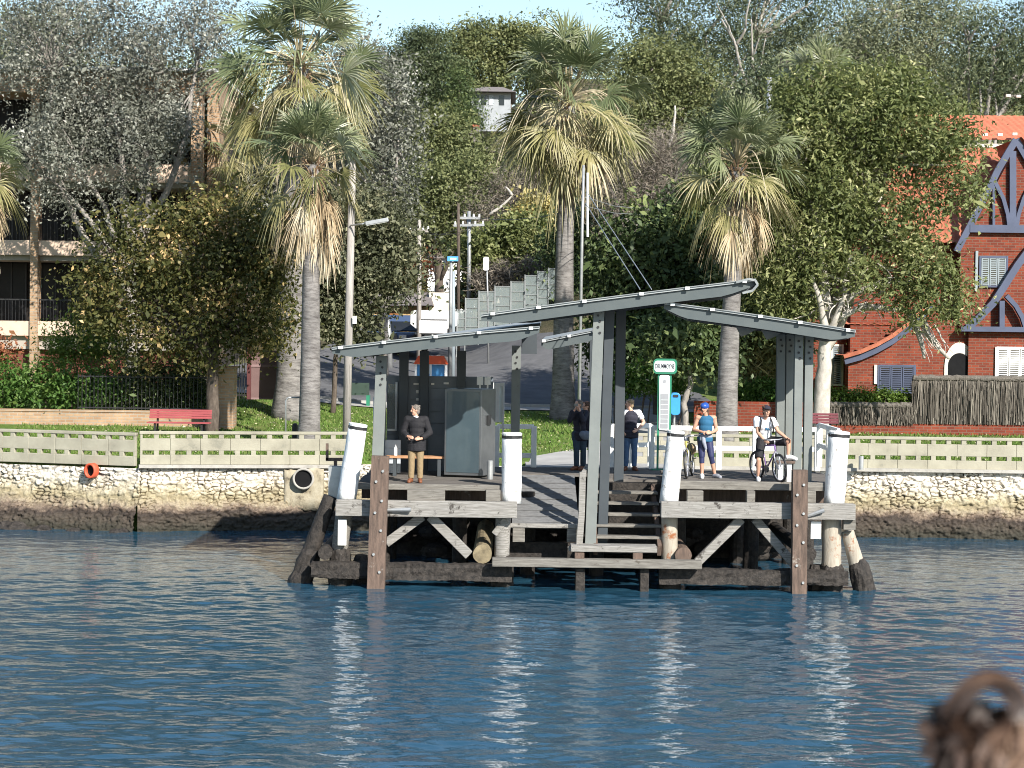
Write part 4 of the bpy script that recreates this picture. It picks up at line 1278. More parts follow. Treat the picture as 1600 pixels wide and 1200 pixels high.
# ------------------------------------------------------------------ apartment block on the left
YA = 77.0
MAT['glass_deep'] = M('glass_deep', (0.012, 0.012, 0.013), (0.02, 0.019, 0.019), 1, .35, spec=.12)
t = thing('apartment_block', 'tan brick apartment block with deep dark balconies behind the left trees', 'building', (P(150, 560, YA).x, YA, T(-14, YA)))
xl = P(-160, 300, YA).x; xr = P(313, 300, YA).x
zz = lambda py: P(160, py, YA).z
mb = MB(); mb.box(xl, xr, YA + 2.6, YA + 14, T(-14, YA) - 1, zz(114)); mb.build('body', M('recess_shade', (0.03, 0.025, 0.022), (0.022, 0.019, 0.017), 2, .9), t)  # near-black wall colour stands in for shade in the balcony recesses
mb = MB(); mb.box(xl, P(338, 108, YA).x, YA - .35, YA + 14, zz(111), zz(106)); mb.build('roof', MAT['white'], t)
mb = MB(); mb.box(xl, P(325, 108, YA).x, YA - .05, YA + 13.8, zz(146), zz(111.2)); mb.build('parapet', MAT['brick_tan'], t)
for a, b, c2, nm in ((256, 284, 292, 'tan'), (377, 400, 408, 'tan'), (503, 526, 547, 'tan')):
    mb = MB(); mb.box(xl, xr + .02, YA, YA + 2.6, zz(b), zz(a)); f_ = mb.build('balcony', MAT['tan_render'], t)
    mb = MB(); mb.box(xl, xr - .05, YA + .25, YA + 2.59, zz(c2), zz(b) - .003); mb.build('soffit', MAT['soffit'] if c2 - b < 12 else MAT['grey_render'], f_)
mb = MB(); mb.box(xl, xr, YA + .5, YA + 2.6, T(-14, YA) - 1, zz(547) - .003); mb.build('base_wall', MAT['red_render'], t)
for px, pw, tp, bt in ((306, 17, 146, 640), (54, 11.5, 146, 640), (-70, 12, 146, 640)):
    a, b = P(px - pw / 2, 400, YA).x, P(px + pw / 2, 400, YA).x
    mb = MB(); mb.box(a, b, YA - .12, YA + .5, T(-10, YA) - .8, zz(tp) - .01); mb.build('pier', MAT['brick_tan'], t)
a, b = P(322, 200, YA + .3).x, P(341, 200, YA + .3).x
mb = MB(); mb.box(a, b, YA + .6, YA + 3, zz(560), zz(118)); mb.build('pier', MAT['brick_tan'], t)
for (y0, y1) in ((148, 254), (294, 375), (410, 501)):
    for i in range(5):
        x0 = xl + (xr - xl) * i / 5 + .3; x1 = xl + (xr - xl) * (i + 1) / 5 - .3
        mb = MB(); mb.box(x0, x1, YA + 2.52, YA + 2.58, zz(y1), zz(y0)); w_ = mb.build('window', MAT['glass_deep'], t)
        mb = MB()
        for k in range(4): 
            xx = x0 + (x1 - x0) * k / 3; mb.box(xx - .03, xx + .03, YA + 2.47, YA + 2.515, zz(y1), zz(y0))
        mb.build('frame', MAT['iron_black'], w_)
    if y1 in (375, 501):
        mb = MB(); zb = zz(y1 + 2)
        for k in range(int((xr - xl) / .13)):
            xx = xl + k * .13; mb.box(xx - .008, xx + .008, YA + .2, YA + .216, zb, zb + .78)
        mb.box(xl, xr, YA + .18, YA + .23, zb + .78, zb + .83)
        mb.build('balustrade', MAT['iron_black'], t)
# small gable roof between the flats and the street
Yq = 92
t = thing('small_house', 'small house with red ridge and grey wall peeping right of the flats', 'house', (P(335, 420, Yq).x, Yq, T(-13, Yq)))
mb = MB(); x0, x1 = P(300, 320, Yq).x, P(372, 320, Yq).x
mb.box(x0, x1, Yq, Yq + 6, T(-13, Yq) - 1, P(330, 322, Yq).z); mb.build('wall', MAT['roof_grey'], t)
mb = MB(); mb.add([(x0 - .3, Yq - .3, P(330, 323, Yq).z), (x1 + .3, Yq - .3, P(330, 323, Yq).z), (x1 + .1, Yq + 3, P(330, 297, Yq).z), (x0, Yq + 3, P(330, 297, Yq).z), (x0 - .3, Yq + 6.3, P(330, 323, Yq).z), (x1 + .3, Yq + 6.3, P(330, 323, Yq).z)],
                  [(0, 1, 2, 3), (3, 2, 5, 4), (0, 3, 4), (1, 5, 2)]); r_ = mb.build('roof', MAT['roof_grey'], t)
mb = MB(); mb.beam((x0, Yq + 3, P(330, 297, Yq).z + .05), (x1 + .1, Yq + 3, P(330, 297, Yq).z + .05), .3, .2); mb.build('ridge', MAT['roof_red'], r_)

# ------------------------------------------------------------------ front boundary on the left: low brick wall, pier, iron fence, gate
yw = 66.5
xa_, xb_ = P(-140, 655, yw).x, P(330, 655, yw).x
t = thing('garden_wall', 'long low tan brick garden wall behind the red bench', 'wall', (-14, yw, T(-14, yw)))
mb = MB(); zt = P(160, 644, yw).z; mb.box(xa_, xb_, yw, yw + .25, 1.9, zt); mb.build('wall', MAT['brick_tan'], t)
mb = MB(); mb.box(xa_, xb_, yw - .03, yw + .28, zt + .002, zt + .07); mb.build('coping', MAT['brick_tan'], t)
a, b = P(325, 600, yw).x, P(367, 600, yw).x
mb = MB(); z0 = 2.0; zt2 = P(346, 576, yw).z; mb.box(a, b, yw - .3, yw + .5, z0, zt2); mb.box(a - .04, b + .04, yw - .34, yw + .54, zt2 + .001, zt2 + .08)
tag(mb.build('gate_pier', MAT['brick_tan'], org=((a + b) / 2, yw, z0), bevel=.01), 'square tan brick gate pier at the end of the garden wall', 'pier')
t = thing('iron_fence', 'black iron bar fence half hidden in the dark hedge above the garden wall', 'fence', (-12, yw + .15, zt))
mb = MB(); x0, x1 = P(120, 600, yw).x, P(325, 600, yw).x; zf = P(200, 585, yw).z
for k in range(int((x1 - x0) / .13)):
    mb.box(x0 + k * .13, x0 + k * .13 + .022, yw + .15, yw + .172, zt + .07, zf)
mb.build('bars', MAT['iron_black'], t)
mb = MB(); mb.box(x0, x1, yw + .14, yw + .18, zf - .1, zf - .06); mb.box(x0, x1, yw + .14, yw + .18, zt + .12, zt + .16); mb.build('rail', MAT['iron_black'], t)
yg = 70.5
t = thing('iron_gate', 'dark red gate with bars left and solid panel right beside the brick pier', 'gate', (P(400, 625, yg).x, yg, T(-9, yg)))
zb, zt2 = P(400, 624, yg).z, P(400, 545, yg).z
mb = MB(); a, b = P(366, 600, yg).x, P(386, 600, yg).x
for k in range(6): mb.box(a + (b - a) * k / 5 - .015, a + (b - a) * k / 5 + .015, yg, yg + .03, zb, zt2)
mb.box(a, b, yg - .004, yg + .034, zb + .1, zb + .16); mb.box(a, b, yg - .004, yg + .034, zt2 - .15, zt2 - .1); mb.build('bars', MAT['iron_black'], t)
mb = MB(); mb.box(P(386, 600, yg).x, P(392, 600, yg).x, yg - .05, yg + .08, zb, zt2 + .1); mb.build('post', MAT['iron_red'], t)
PNL = M('panel_brown', (0.17, 0.105, 0.10), (0.14, 0.085, 0.08), 2, .6)
mb = MB(); c, d = P(392.3, 600, yg).x, P(440, 600, yg).x; mb.box(c, d, yg + .01, yg + .05, zb + .02, zt2 - .06)
mb.build('panel', PNL, t)
mb = MB(); mb.box(c, d, yg - .02, yg + .008, (zb + zt2) / 2 + .25, (zb + zt2) / 2 + .33); mb.box(c, d, yg - .02, yg + .008, zt2 - .12, zt2 - .05); mb.box(c, d, yg - .02, yg + .008, zb, zb + .06); mb.build('rail', M('rail_mauve', (0.26, 0.17, 0.165), (0.22, 0.14, 0.14), 2, .6), t)


def slat_bench(label, px0, px1, py_top, py_seat, Y, mat, depth=.5):
    x0, x1 = P(px0, py_seat, Y).x, P(px1, py_seat, Y).x
    zs, zt = P((px0 + px1) / 2, py_seat, Y).z, P((px0 + px1) / 2, py_top, Y).z
    g = T((x0 + x1) / 2, Y)
    t = thing('park_bench', label, 'bench', ((x0 + x1) / 2, Y, g))
    mb = MB()
    for i in range(4): mb.box(x0, x1, Y + i * .12, Y + i * .12 + .09, zs - .04, zs)
    mb.build('seat', mat, t, bevel=.008)
    mb = MB()
    for i in range(4):
        z = zs + .1 + (zt - zs - .1) * i / 3.6; y = Y + .48 + i * .03
        mb.box(x0, x1, y, y + .03, z, z + (zt - zs) / 5.4)
    mb.build('backrest', mat, t, bevel=.008)
    for x in (x0 + .25, x1 - .25):
        mb = MB(); mb.box(x - .03, x + .03, Y + .05, Y + .11, g - .05, zs - .042); mb.build('leg', MAT['iron_black'], t)
        mb = MB(); mb.beam((x, Y + .52, g - .05), (x, Y + .62, zt), .06, .06); mb.build('leg', MAT['iron_black'], t)
    return t


slat_bench('red slatted park bench on the lawn before the tan garden wall', 229, 327, 642, 660, 64.2, MAT['bench_red'])
slat_bench('small maroon park bench half hidden behind the right canopy columns', 1268, 1314, 648, 668, 64.0, MAT['bench_maroon'])
# hooped steel rail and small dark bollard
Yh = 61.0
t = thing('hoop_rail', 'bent galvanised hoop rail on the lawn beside the slim palm', 'rail', (P(453, 670, Yh).x, Yh, T(-6.6, Yh)))
mb = MB(); g = T(-6.6, Yh) - .1
a, b, zt = P(446.5, 650, Yh).x, P(464, 650, Yh).x, P(450, 621, Yh).z
mb.tube([(a, Yh, g), (a, Yh, zt - .1), (a + .04, Yh, zt - .03), (a + .1, Yh, zt), (b, Yh + .1, zt), (b + .5, Yh + .3, zt), (b + .6, Yh + .3, zt - .1), (b + .6, Yh + .3, g)], .028, 8)
mb.build('hoop', MAT['galv'], t, smooth=True)
c = P(461, 660, 62); mb = MB(); mb.tube([(c.x, 62, T(c.x, 62) - .1), (c.x, 62, T(c.x, 62) + .62), (c.x, 62, T(c.x, 62) + .68)], [.09, .09, .05], 12)
tag(mb.build('bollard', MAT['iron_black'], org=(c.x, 62, T(c.x, 62))), 'short black bollard next to the slim palm trunk', 'bollard')
# green low street box
Yb = 75.4
c = P(563, 618, Yb)
t = thing('park_bench', 'dark green street bench beside the timber lamp pole near the road', 'bench', (c.x, Yb, T(c.x, Yb)))
g = T(c.x, Yb)
mb = MB(); mb.box(c.x - .55, c.x + .3, Yb, Yb + .4, g + .4, g + .47); mb.box(c.x - .55, c.x + .3, Yb + .38, Yb + .43, g + .47, g + .85)
mb.build('seat', M('seat_green', (0.035, 0.06, 0.045), (0.03, 0.05, 0.04), 3, .6), t)
for x in (c.x - .5, c.x + .22):
    mb = MB(); mb.box(x, x + .12, Yb, Yb + .42, g - .05, g + .4); mb.build('leg', MAT['green_paint'], t)

# ------------------------------------------------------------------ poles
Yp = 60.5
b0, t0 = P(541, 678, Yp), P(551, 251, Yp)
t = thing('lamp_pole', 'tall weathered timber pole with a white street lamp arm', 'street lamp', (b0.x, Yp, T(b0.x, Yp)))
mb = MB(); mb.tube([(b0.x, Yp, T(b0.x, Yp) - .3), b0.lerp(t0, .5), t0], [.125, .115, .10], 14, .03); pl = mb.build('pole', MAT['pole_wood'], t, smooth=True)
mb = MB(); mb.tube([P(548, 352, Yp - .15), P(566, 350, Yp - .5), P(572, 348, Yp - .5)], .025, 8); mb.build('arm', MAT['galv'], t)
mb = MB(); mb.beam(P(571, 349.5, Yp - .5), P(607, 343, Yp - .5), .16, .12); lm = mb.build('lamp_head', MAT['galv'], t, bevel=.02)
mb = MB(); mb.beam(P(573, 352, Yp - .5), P(606, 346, Yp - .5), .12, .03); mb.build('diffuser', MAT['white'], lm)
mb = MB(); mb.pbox(551, 557, 494, 506, Yp - .2, .05); mb.build('small_sign', MAT['white'], t)


def pole(label, px0, py0, px1, py1, Y, r, mat, name='utility_pole', arms=(), sign=None, cat='pole'):
    b, tp = P(px0, py0, Y), P(px1, py1, Y)
    g = min(T(b.x, Y), b.z)
    t = thing(name, label, cat, (b.x, Y, g))
    mb = MB(); mb.tube([(b.x, Y, g - .3), b.lerp(tp, .5), tp], [r * 1.1, r, r * .85], 12, .02); mb.build('pole', mat, t, smooth=True)
    for (py, hw, dy) in arms:
        c = P(px1 + (px0 - px1) * (py - py1) / max(1, (py0 - py1)), py, Y)
        mb = MB(); mb.beam(c + Vector((-hw, -.2, 0)), c + Vector((hw, -.2, dy)), .1, .12); am = mb.build('crossarm', mat, t)
        for k in (-.9, -.4, .4, .9):
            mb = MB(); q = c + Vector((hw * k, -.2, .06 + dy * (k + 1) / 2)); mb.tube([q, q + Vector((0, 0, .14))], [.05, .04], 8); mb.build('insulator', MAT['white'], am)
    return t


pole('grey utility pole with one short crossarm beside the dark tree behind the lamp', 655, 540, 655, 343, 92, .10, MAT['pole_wood'], arms=((361, .45, 0),))
pole('slim dark utility pole left of the pale pole with two crossarms', 717, 470, 716, 318, 98, .08, MAT['bark_dark'])
pole('short pale utility pole with two crossarms in the middle distance', 733, 470, 733, 330, 100, .10, MAT['galv'], arms=((341, .55, 0), (353, .75, .05)))
pole('thick pale timber post leaning among the parked cars', 610, 545, 605, 497, 90, .12, MAT['galv'], name='timber_post')
pw = pole('white metal mast with guy wires right of the centre palm', 907, 470, 912, 258, 66, .05, MAT['galv'], name='mast', arms=())
mb = MB(); mb.tube([P(918, 270, 66.2), P(918, 370, 66.2)], [.04, .04], 10); mb.build('antenna', MAT['white'], pw)
gw.build('guy_wire', MAT['galv'], pw)
mb = MB(); mb.tube([P(914, 308, 66), P(960, 322, 70), P(1040, 330, 80)], .012, 5); mb.tube([P(914, 322, 66), P(960, 333, 70), P(1040, 338, 80)], .012, 5); mb.build('overhead_wire', MAT['galv'], pw)
pole('grey pole top rising above the broad leafy tree', 1203, 250, 1202, 121, 90, .13, MAT['galv'], name='timber_post')
ow = thing('overhead_wire', 'thin overhead wires slung between the two utility poles with crossarms', 'wire', P(655, 361, 92))
for (a, ya), (b, yb_) in ((((648, 360), 92), ((724, 352), 100)), (((661, 360), 92), ((742, 352), 100)), (((742, 340), 100), ((930, 318), 80)), (((648, 360), 92), ((556, 330), 74))):
    mb = MB(); p, q = P(*a, ya), P(*b, yb_)
    mb.tube([p.lerp(q, u) - Vector((0, 0, .9 * 4 * u * (1 - u) * .35)) for u in (0, .2, .4, .6, .8, 1)], .012, 5); mb.build('wire', MAT['iron_black'], ow)
# street name sign
YS2 = 84.0
t = pole('pole carrying a small blue street name blade', 703, 560, 705, 402, YS2, .075, MAT['galv'], name='street_sign', cat='street sign')
mb = MB(); mb.pbox(699, 716, 400.5, 408, YS2 - .15, .03); bl = mb.build('name_blade', MAT['street_blue'], t)
mb = MB(); mb.pbox(703, 713, 403, 405.5, YS2 - .165, .01); mb.build('lettering', MAT['sign_face'], bl)
pole('thicker pale blue grey pole standing right of the street name sign', 708, 560, 708, 424, 86, .085, M('pole_blue', (.30, .35, .38), (.25, .29, .32), 2, .5), name='street_pole')
t = pole('slim post with a white oblong sign above the glass fence', 764, 520, 760, 402, 90, .04, MAT['galv'], name='road_sign', cat='road sign')
c = P(759.5, 412, 89.9); mb = MB(); mb.prism(rrect(c.x, c.z, 9 / S(90), 21 / S(90), .08), 89.86, 89.9); mb.build('sign_plate', MAT['white_clean'], t)

# ------------------------------------------------------------------ stepped glass fence up the bank
t = thing('glass_fence', 'stepped fence of greenish glass panels climbing the bank', 'fence', (P(790, 500, 95).x, 95, T(0, 95)))
st = [(714, 484, 537), (727, 466, 525), (748, 455, 514), (773, 447, 508), (798, 440, 500), (820, 430, 490), (840, 424, 478), (857, 419, 468), (871, 410, 460)]
for (a, tp, bt), (b, _, _) in zip(st[:-1], st[1:]):
    mb = MB(); mb.pbox(a + .6, b - .4, tp, bt, 95, .04); pn = mb.build('panel', MAT['glass_green'], t)
    mb = MB(); mb.pbox(a + .6, a + 1.3, tp + .5, bt - .5, 94.972, .018)
    for k in range(4): mb.pbox(a + .6, b - .4, tp + (bt - tp) * k / 4, tp + (bt - tp) * k / 4 + .9, 94.97, .02)
    mb.build('glazing_bar', MAT['roof_edge'], pn)
    mb = MB(); mb.pbox(a - 1, a + .5, tp - 1, bt + 25, 94.96, .1); mb.build('post', MAT['roof_edge'], t)

# ------------------------------------------------------------------ houses up the street
Yw = 118
t = thing('white_house', 'bright white rendered house with red brick corner up the street', 'house', (P(710, 470, Yw).x, Yw, 6))
z = lambda py: P(705, py, Yw).z
x = lambda px: P(px, 430, Yw).x
mb = MB(); mb.box(x(668), x(748), Yw, Yw + 8, 4, z(404)); mb.build('wall', MAT['white_clean'], t)
mb = MB(); mb.box(x(656), x(667.8), Yw + .3, Yw + 7, 4, z(408)); mb.build('chimney', MAT['brick_red'], t)
mb = MB(); mb.box(x(667), x(749), Yw - .2, Yw + 8.2, z(404) + .003, z(400)); mb.build('roof', MAT['roof_grey'], t)
mb = MB(); mb.box(x(706), x(747), Yw - 1.2, Yw - .01, z(458), z(450)); mb.build('balcony', MAT['cream'], t)
for a, b in ((712, 722), (729, 740)):
    mb = MB(); mb.box(x(a), x(b), Yw - .03, Yw - .005, z(476), z(460)); mb.build('window', MAT['glass_dark'], t)
Yg2 = 108
t = thing('garage_house', 'ochre house with brown garage door and low grey roof beside parked cars', 'house', (P(620, 515, Yg2).x, Yg2, 5.2))
z = lambda py: P(620, py, Yg2).z
x = lambda px: P(px, 490, Yg2).x
mb = MB(); mb.box(x(575), x(666), Yg2, Yg2 + 7, 3.5, z(478)); mb.build('wall', MAT['ochre'], t)
mb = MB(); mb.box(x(592), x(626), Yg2 - .04, Yg2 - .005, 4, z(484)); mb.build('garage_door', MAT['garage'], t)
mb = MB(); mb.add([(x(565), Yg2 - .6, z(478)), (x(676), Yg2 - .6, z(477)), (x(668), Yg2 + 4, z(452)), (x(580), Yg2 + 4, z(452)), (x(565), Yg2 + 8, z(478)), (x(676), Yg2 + 8, z(477))], [(0, 1, 2, 3), (3, 2, 5, 4), (0, 3, 4), (1, 5, 2)])
mb.build('roof', MAT['roof_grey'], t)
mb = MB(); mb.box(x(668), x(700), Yg2 + 2, Yg2 + 6, 3.5, z(455)); mb.build('side_wall', MAT['cream'], t)
Yh2 = 175
t = thing('hilltop_house', 'pale house with hipped grey roof high among the hill trees', 'house', (P(765, 165, Yh2).x, Yh2, P(765, 170, Yh2).z))
z = lambda py: P(765, py, Yh2).z
x = lambda px: P(px, 150, Yh2).x
mb = MB(); mb.box(x(736), x(798), Yh2, Yh2 + 8, z(205), z(145)); mb.build('wall', M('pale_grey_wall', (0.36, 0.38, 0.40), (0.3, 0.32, 0.34), 2, .9), t)
mb = MB(); mb.add([(x(729), Yh2 - .8, z(144.5)), (x(806), Yh2 - .8, z(144.5)), (x(806), Yh2 + 9, z(144.5)), (x(729), Yh2 + 9, z(144.5)), (x(753), Yh2 + 4, z(127)), (x(785), Yh2 + 4, z(127))], [(0, 1, 5, 4), (1, 2, 5), (2, 3, 4, 5), (3, 0, 4), (3, 2, 1, 0)])
mb.build('roof', MAT['roof_grey'], t)
for a, b in ((741, 748), (752, 760), (764, 771), (780, 788)):
    mb = MB(); mb.box(x(a), x(b), Yh2 - .05, Yh2 - .005, z(164), z(149)); mb.build('window', MAT['glass_dark'] if a != 764 else MAT['boards'], t)
Yh3 = 150
t = thing('gabled_house', 'house gable with brown grey roof below the hilltop house', 'house', (P(745, 240, Yh3).x, Yh3, P(745, 240, Yh3).z))
z = lambda py: P(745, py, Yh3).z
x = lambda px: P(px, 220, Yh3).x
mb = MB(); mb.add([(x(742), Yh3, z(197)), (x(700), Yh3, z(245)), (x(775), Yh3 + 0, z(236)), (x(742), Yh3 + 7, z(197)), (x(700), Yh3 + 7, z(245)), (x(775), Yh3 + 7, z(236))], [(0, 2, 1), (3, 4, 5), (0, 3, 5, 2), (0, 1, 4, 3), (1, 2, 5, 4)])
rr_ = mb.build('roof', MAT['roof_grey'], t)
mb = MB(); mb.box(x(742) - .3, x(742) + .3, Yh3 - .1, Yh3 + 1, z(198), z(195)); mb.build('ridge', MAT['roof_red'], rr_)
mb = MB(); mb.box(x(705), x(770), Yh3 + .3, Yh3 + 6.7, z(275), z(244)); mb.build('wall', MAT['brick_red'], t)

# ------------------------------------------------------------------ phone booth, boat, cars
Yk = 80.0
t = thing('phone_booth', 'telephone booth with bright orange hood seen through the left shelter', 'phone booth', (P(673, 600, Yk).x, Yk, T(P(673, 600, Yk).x, Yk)))
g = T(P(673, 600, Yk).x, Yk); x0, x1 = P(646, 570, Yk).x, P(700, 570, Yk).x; zt, zm = P(673, 556, Yk).z, P(673, 569, Yk).z
mb = MB(); mb.add([(x0, Yk, zm), (x1, Yk, zm), (x1, Yk + 1, zm), (x0, Yk + 1, zm), (x0 + .18, Yk + .15, zt), (x1 - .18, Yk + .15, zt), (x1 - .18, Yk + .85, zt), (x0 + .18, Yk + .85, zt)], [(0, 3, 2, 1), (4, 5, 6, 7), (0, 1, 5, 4), (1, 2, 6, 5), (2, 3, 7, 6), (3, 0, 4, 7)])
mb.build('hood', MAT['orange'], t)
for px in (x0 + .05, (x0 + x1) / 2 - .04, x1 - .13):
    mb = MB(); mb.box(px, px + .08, Yk + .05, Yk + .95, g, zm - .002); mb.build('post', MAT['white_clean'], t)
mb = MB(); mb.box(x0 + .14, x1 - .14, Yk + .2, Yk + .23, g + .3, zm - .02); mb.build('back_panel', MAT['street_blue'], t)
mb = MB(); mb.box((x0 + x1) / 2 - .35, (x0 + x1) / 2 - .05, Yk + .1, Yk + .19, g + .9, g + 1.4); mb.build('telephone', MAT['sign_face'], t)


def car(label, px, Y, heading, body_mat, name='parked_car', zg=None, suv=True):
    c = P(px, 520, Y); g = T(c.x, Y) if zg is None else zg
    t = thing(name, label, 'car', (c.x, Y, g))
    L, W, H = 4.4, 1.8, 1.75 if suv else 1.45
    side = [(-2.2, .45), (-2.2, .95), (-2.1, 1.02), (2.0, .95), (2.2, .8), (2.2, .45)]
    cab = [(-2.1, 1.02), (-1.95, H), (.35, H), (1.05, .99)]
    Rz = Matrix.Rotation(heading, 4, 'Z'); base = Vector((c.x, Y, g))

    def place(mb): mb.V = [tuple(base + (Rz @ Vector(v))) for v in mb.V]; return mb

    def ext(poly, w):
        mb = MB(); n = len(poly)
        mb.add([(x, -w, z) for x, z in poly] + [(x, w, z) for x, z in poly], [tuple(range(n)), tuple(range(2 * n - 1, n - 1, -1))] + [((i + 1) % n, i, n + i, n + (i + 1) % n) for i in range(n)])
        return mb
    place(ext(side, W / 2)).build('body', body_mat, t, bevel=.06)
    place(ext(cab, W / 2 - .1)).build('cabin', body_mat, t, bevel=.06)
    for (poly, w) in (([(-1.85, 1.1), (-1.78, H - .12), (-.9, H - .12), (-.9, 1.1)], W / 2 - .09), ([(-.8, 1.1), (-.8, H - .12), (.28, H - .12), (.8, 1.1)], W / 2 - .09)):
        place(ext(poly, w)).build('side_window', MAT['glass_dark'], t)
    mb = MB(); mb.add([(-2.11, -.65, 1.1), (-2.11, .65, 1.1), (-1.98, .6, H - .12), (-1.98, -.6, H - .12)], [(0, 1, 2, 3)]); place(mb).build('rear_window', MAT['glass_dark'], t)
    mb = MB(); mb.add([(1.06, -.7, 1.03), (1.06, .7, 1.03), (.42, .62, H - .1), (.42, -.62, H - .1)], [(0, 1, 2, 3)]); place(mb).build('windscreen', MAT['glass_dark'], t)
    for sx in (-1.35, 1.4):
        for sy in (-1, 1):
            mb = MB(); n = 18
            vs = [(sx + .33 * math.cos(2 * math.pi * k / n), sy * (W / 2 - .2), .33 + .33 * math.sin(2 * math.pi * k / n)) for k in range(n)] + [(sx + .33 * math.cos(2 * math.pi * k / n), sy * (W / 2 + .01), .33 + .33 * math.sin(2 * math.pi * k / n)) for k in range(n)]
            mb.add(vs, [tuple(range(n)), tuple(range(2 * n - 1, n - 1, -1))] + [((k + 1) % n, k, n + k, n + (k + 1) % n) for k in range(n)])
            place(mb).build('wheel', MAT['black'], t)
    for sy in (-1, 1):
        mb = MB(); mb.box(2.17, 2.22, sy * .65 - .18, sy * .65 + .18, .68, .82); place(mb).build('headlight', MAT['white_clean'], t)
        mb = MB(); mb.box(-2.23, -2.18, sy * .75 - .1, sy * .75 + .1, .75, 1.0); place(mb).build('tail_light', MAT['pipe_red'], t)
    return t


car('dark blue four wheel drive parked below the ochre house', 618, 97, R(-62), MAT['car_blue'], zg=P(618, 550, 97).z)
car('dark car parked in the shade behind the white boat', 676, 103, R(-75), MAT['iron_black'], zg=P(676, 545, 103).z, suv=False)
Yt = 92
c = P(677, 505, Yt)
t = thing('trailer_boat', 'white boat on a trailer seen stern on above the shelter roof', 'boat', (c.x, Yt, P(677, 545, Yt).z))
x = lambda px: P(px, 505, Yt).x
z = lambda py: P(677, py, Yt).z
pl_ = [(641, 489), (646, 485.5), (708, 485.5), (715, 490), (714, 508), (706, 514), (650, 514), (641, 507)]
ed = [(x(a), z(b)) for a, b in pl_]
mb = MB(); n = len(ed); cx = x(678)
sec = []
for (yy, kx, kz, dz) in ((0, 1, 1, 0), (2.5, 1, 1, .05), (4.2, .7, .9, -.02), (5.2, .12, .6, -.08)):
    zc = z(490)
    sec.append([(cx + (a - cx) * kx, Yt + yy, zc + (b - zc) * kz + dz) for a, b in ed])
vs = sum(sec, []); fs = [tuple(range(n)), tuple(range(4 * n - 1, 3 * n - 1, -1))]
for s_ in range(3):
    for i in range(n):
        j = (i + 1) % n; fs.append((s_ * n + j, s_ * n + i, (s_ + 1) * n + i, (s_ + 1) * n + j))
mb.add(vs, fs); mb.build('hull', MAT['car_white'], t, bevel=.12)
mb = MB(); mb.box(x(655), x(699), Yt - .12, Yt - .002, z(521), z(501)); mb.build('transom_step', MAT['car_white'], t, bevel=.03)
mb = MB(); mb.box(x(655), x(699), Yt - .03, Yt - .003, z(500.5), z(498.8)); mb.build('trim_line', MAT['iron_black'], t)
for a in (651, 703):
    mb = MB(); mb.disc((x(a), 0, z(531)), .3, Yt + 1.2, Yt + 1.4, 16); mb.build('wheel', MAT['black'], t)
mb = MB(); mb.box(x(648), x(706), Yt + .2, Yt + 4.5, z(523), z(520)); mb.build('trailer_frame', MAT['galv'], t)

# ------------------------------------------------------------------ red brick house on the right
YR = 74.0
xr = lambda px: P(px, 400, YR).x
zr_ = lambda py: P(1480, py, YR).z
t = thing('brick_house', 'red brick gabled house with orange tiled roof and blue grey timber trim', 'house', (xr(1500), YR, T(xr(1500), YR)))


def tile_roof(name, A, B, C, D, parent, mat, tw=.24, th=.33):
    """A,B eave left/right, C,D ridge right/left"""
    A, B, C, D = map(Vector, (A, B, C, D))
    W = (B - A).length; L = ((D - A).length + (C - B).length) / 2
    nu = int(W / tw * 6); nv = int(L / th * 4)
    nrm = (B - A).cross(D - A).normalized()
    if nrm.z < 0: nrm = -nrm
    u = np.linspace(0, 1, nu + 1); v = np.linspace(0, 1, nv + 1)
    U, Vv = np.meshgrid(u, v)
    Pn = (np.array(A)[None, None] * ((1 - U) * (1 - Vv))[..., None] + np.array(B)[None, None] * (U * (1 - Vv))[..., None] + np.array(C)[None, None] * (U * Vv)[..., None] + np.array(D)[None, None] * ((1 - U) * Vv)[..., None])
    row = Vv * L / th
    off = 0.024 * np.abs(np.sin(np.pi * U * W / tw)) + 0.085 * (1 - (row % 1.0)) + .012 * vnoise(U * W / tw, np.floor(row), 3)
    Pn = Pn + np.array(nrm)[None, None] * off[..., None]
    idx = np.arange((nu + 1) * (nv + 1)).reshape(nv + 1, nu + 1)
    Fq = np.stack([idx[:-1, :-1], idx[:-1, 1:], idx[1:, 1:], idx[1:, :-1]], -1).reshape(-1, 4)
    return link(name, np_mesh(name, Pn, Fq), mat, parent)


# main brick walls
mb = MB(); mb.box(xr(1335), xr(1720), YR + .6, YR + 10, 1.8, zr_(372)); mb.build('wall', MAT['brick_red'], t)
# lower long roof facing the water and the higher one behind
tile_roof('roof', (xr(1372), YR + .1, zr_(382)), (xr(1720), YR + .1, zr_(382)), (xr(1720), YR + 4.6, zr_(212)), (xr(1418), YR + 4.6, zr_(212)), t, MAT['roof_red'])
mb = MB(); mb.box(xr(1420), xr(1720), YR + 4.62, YR + 5.2, zr_(240), zr_(206)); mb.build('wall', MAT['brick_red'], t)
mb = MB(); mb.box(xr(1440), xr(1720), YR + 4.5, YR + 4.61, zr_(211), zr_(205)); mb.build('gutter', MAT['cream'], t)
tile_roof('roof', (xr(1432), YR + 4.4, zr_(203)), (xr(1720), YR + 4.4, zr_(203)), (xr(1720), YR + 8.5, zr_(143)), (xr(1400), YR + 8.5, zr_(143)), t, M('roof_orange', (0.46, 0.15, 0.085), (0.38, 0.115, 0.065), 2.5, .75, .2, 30))
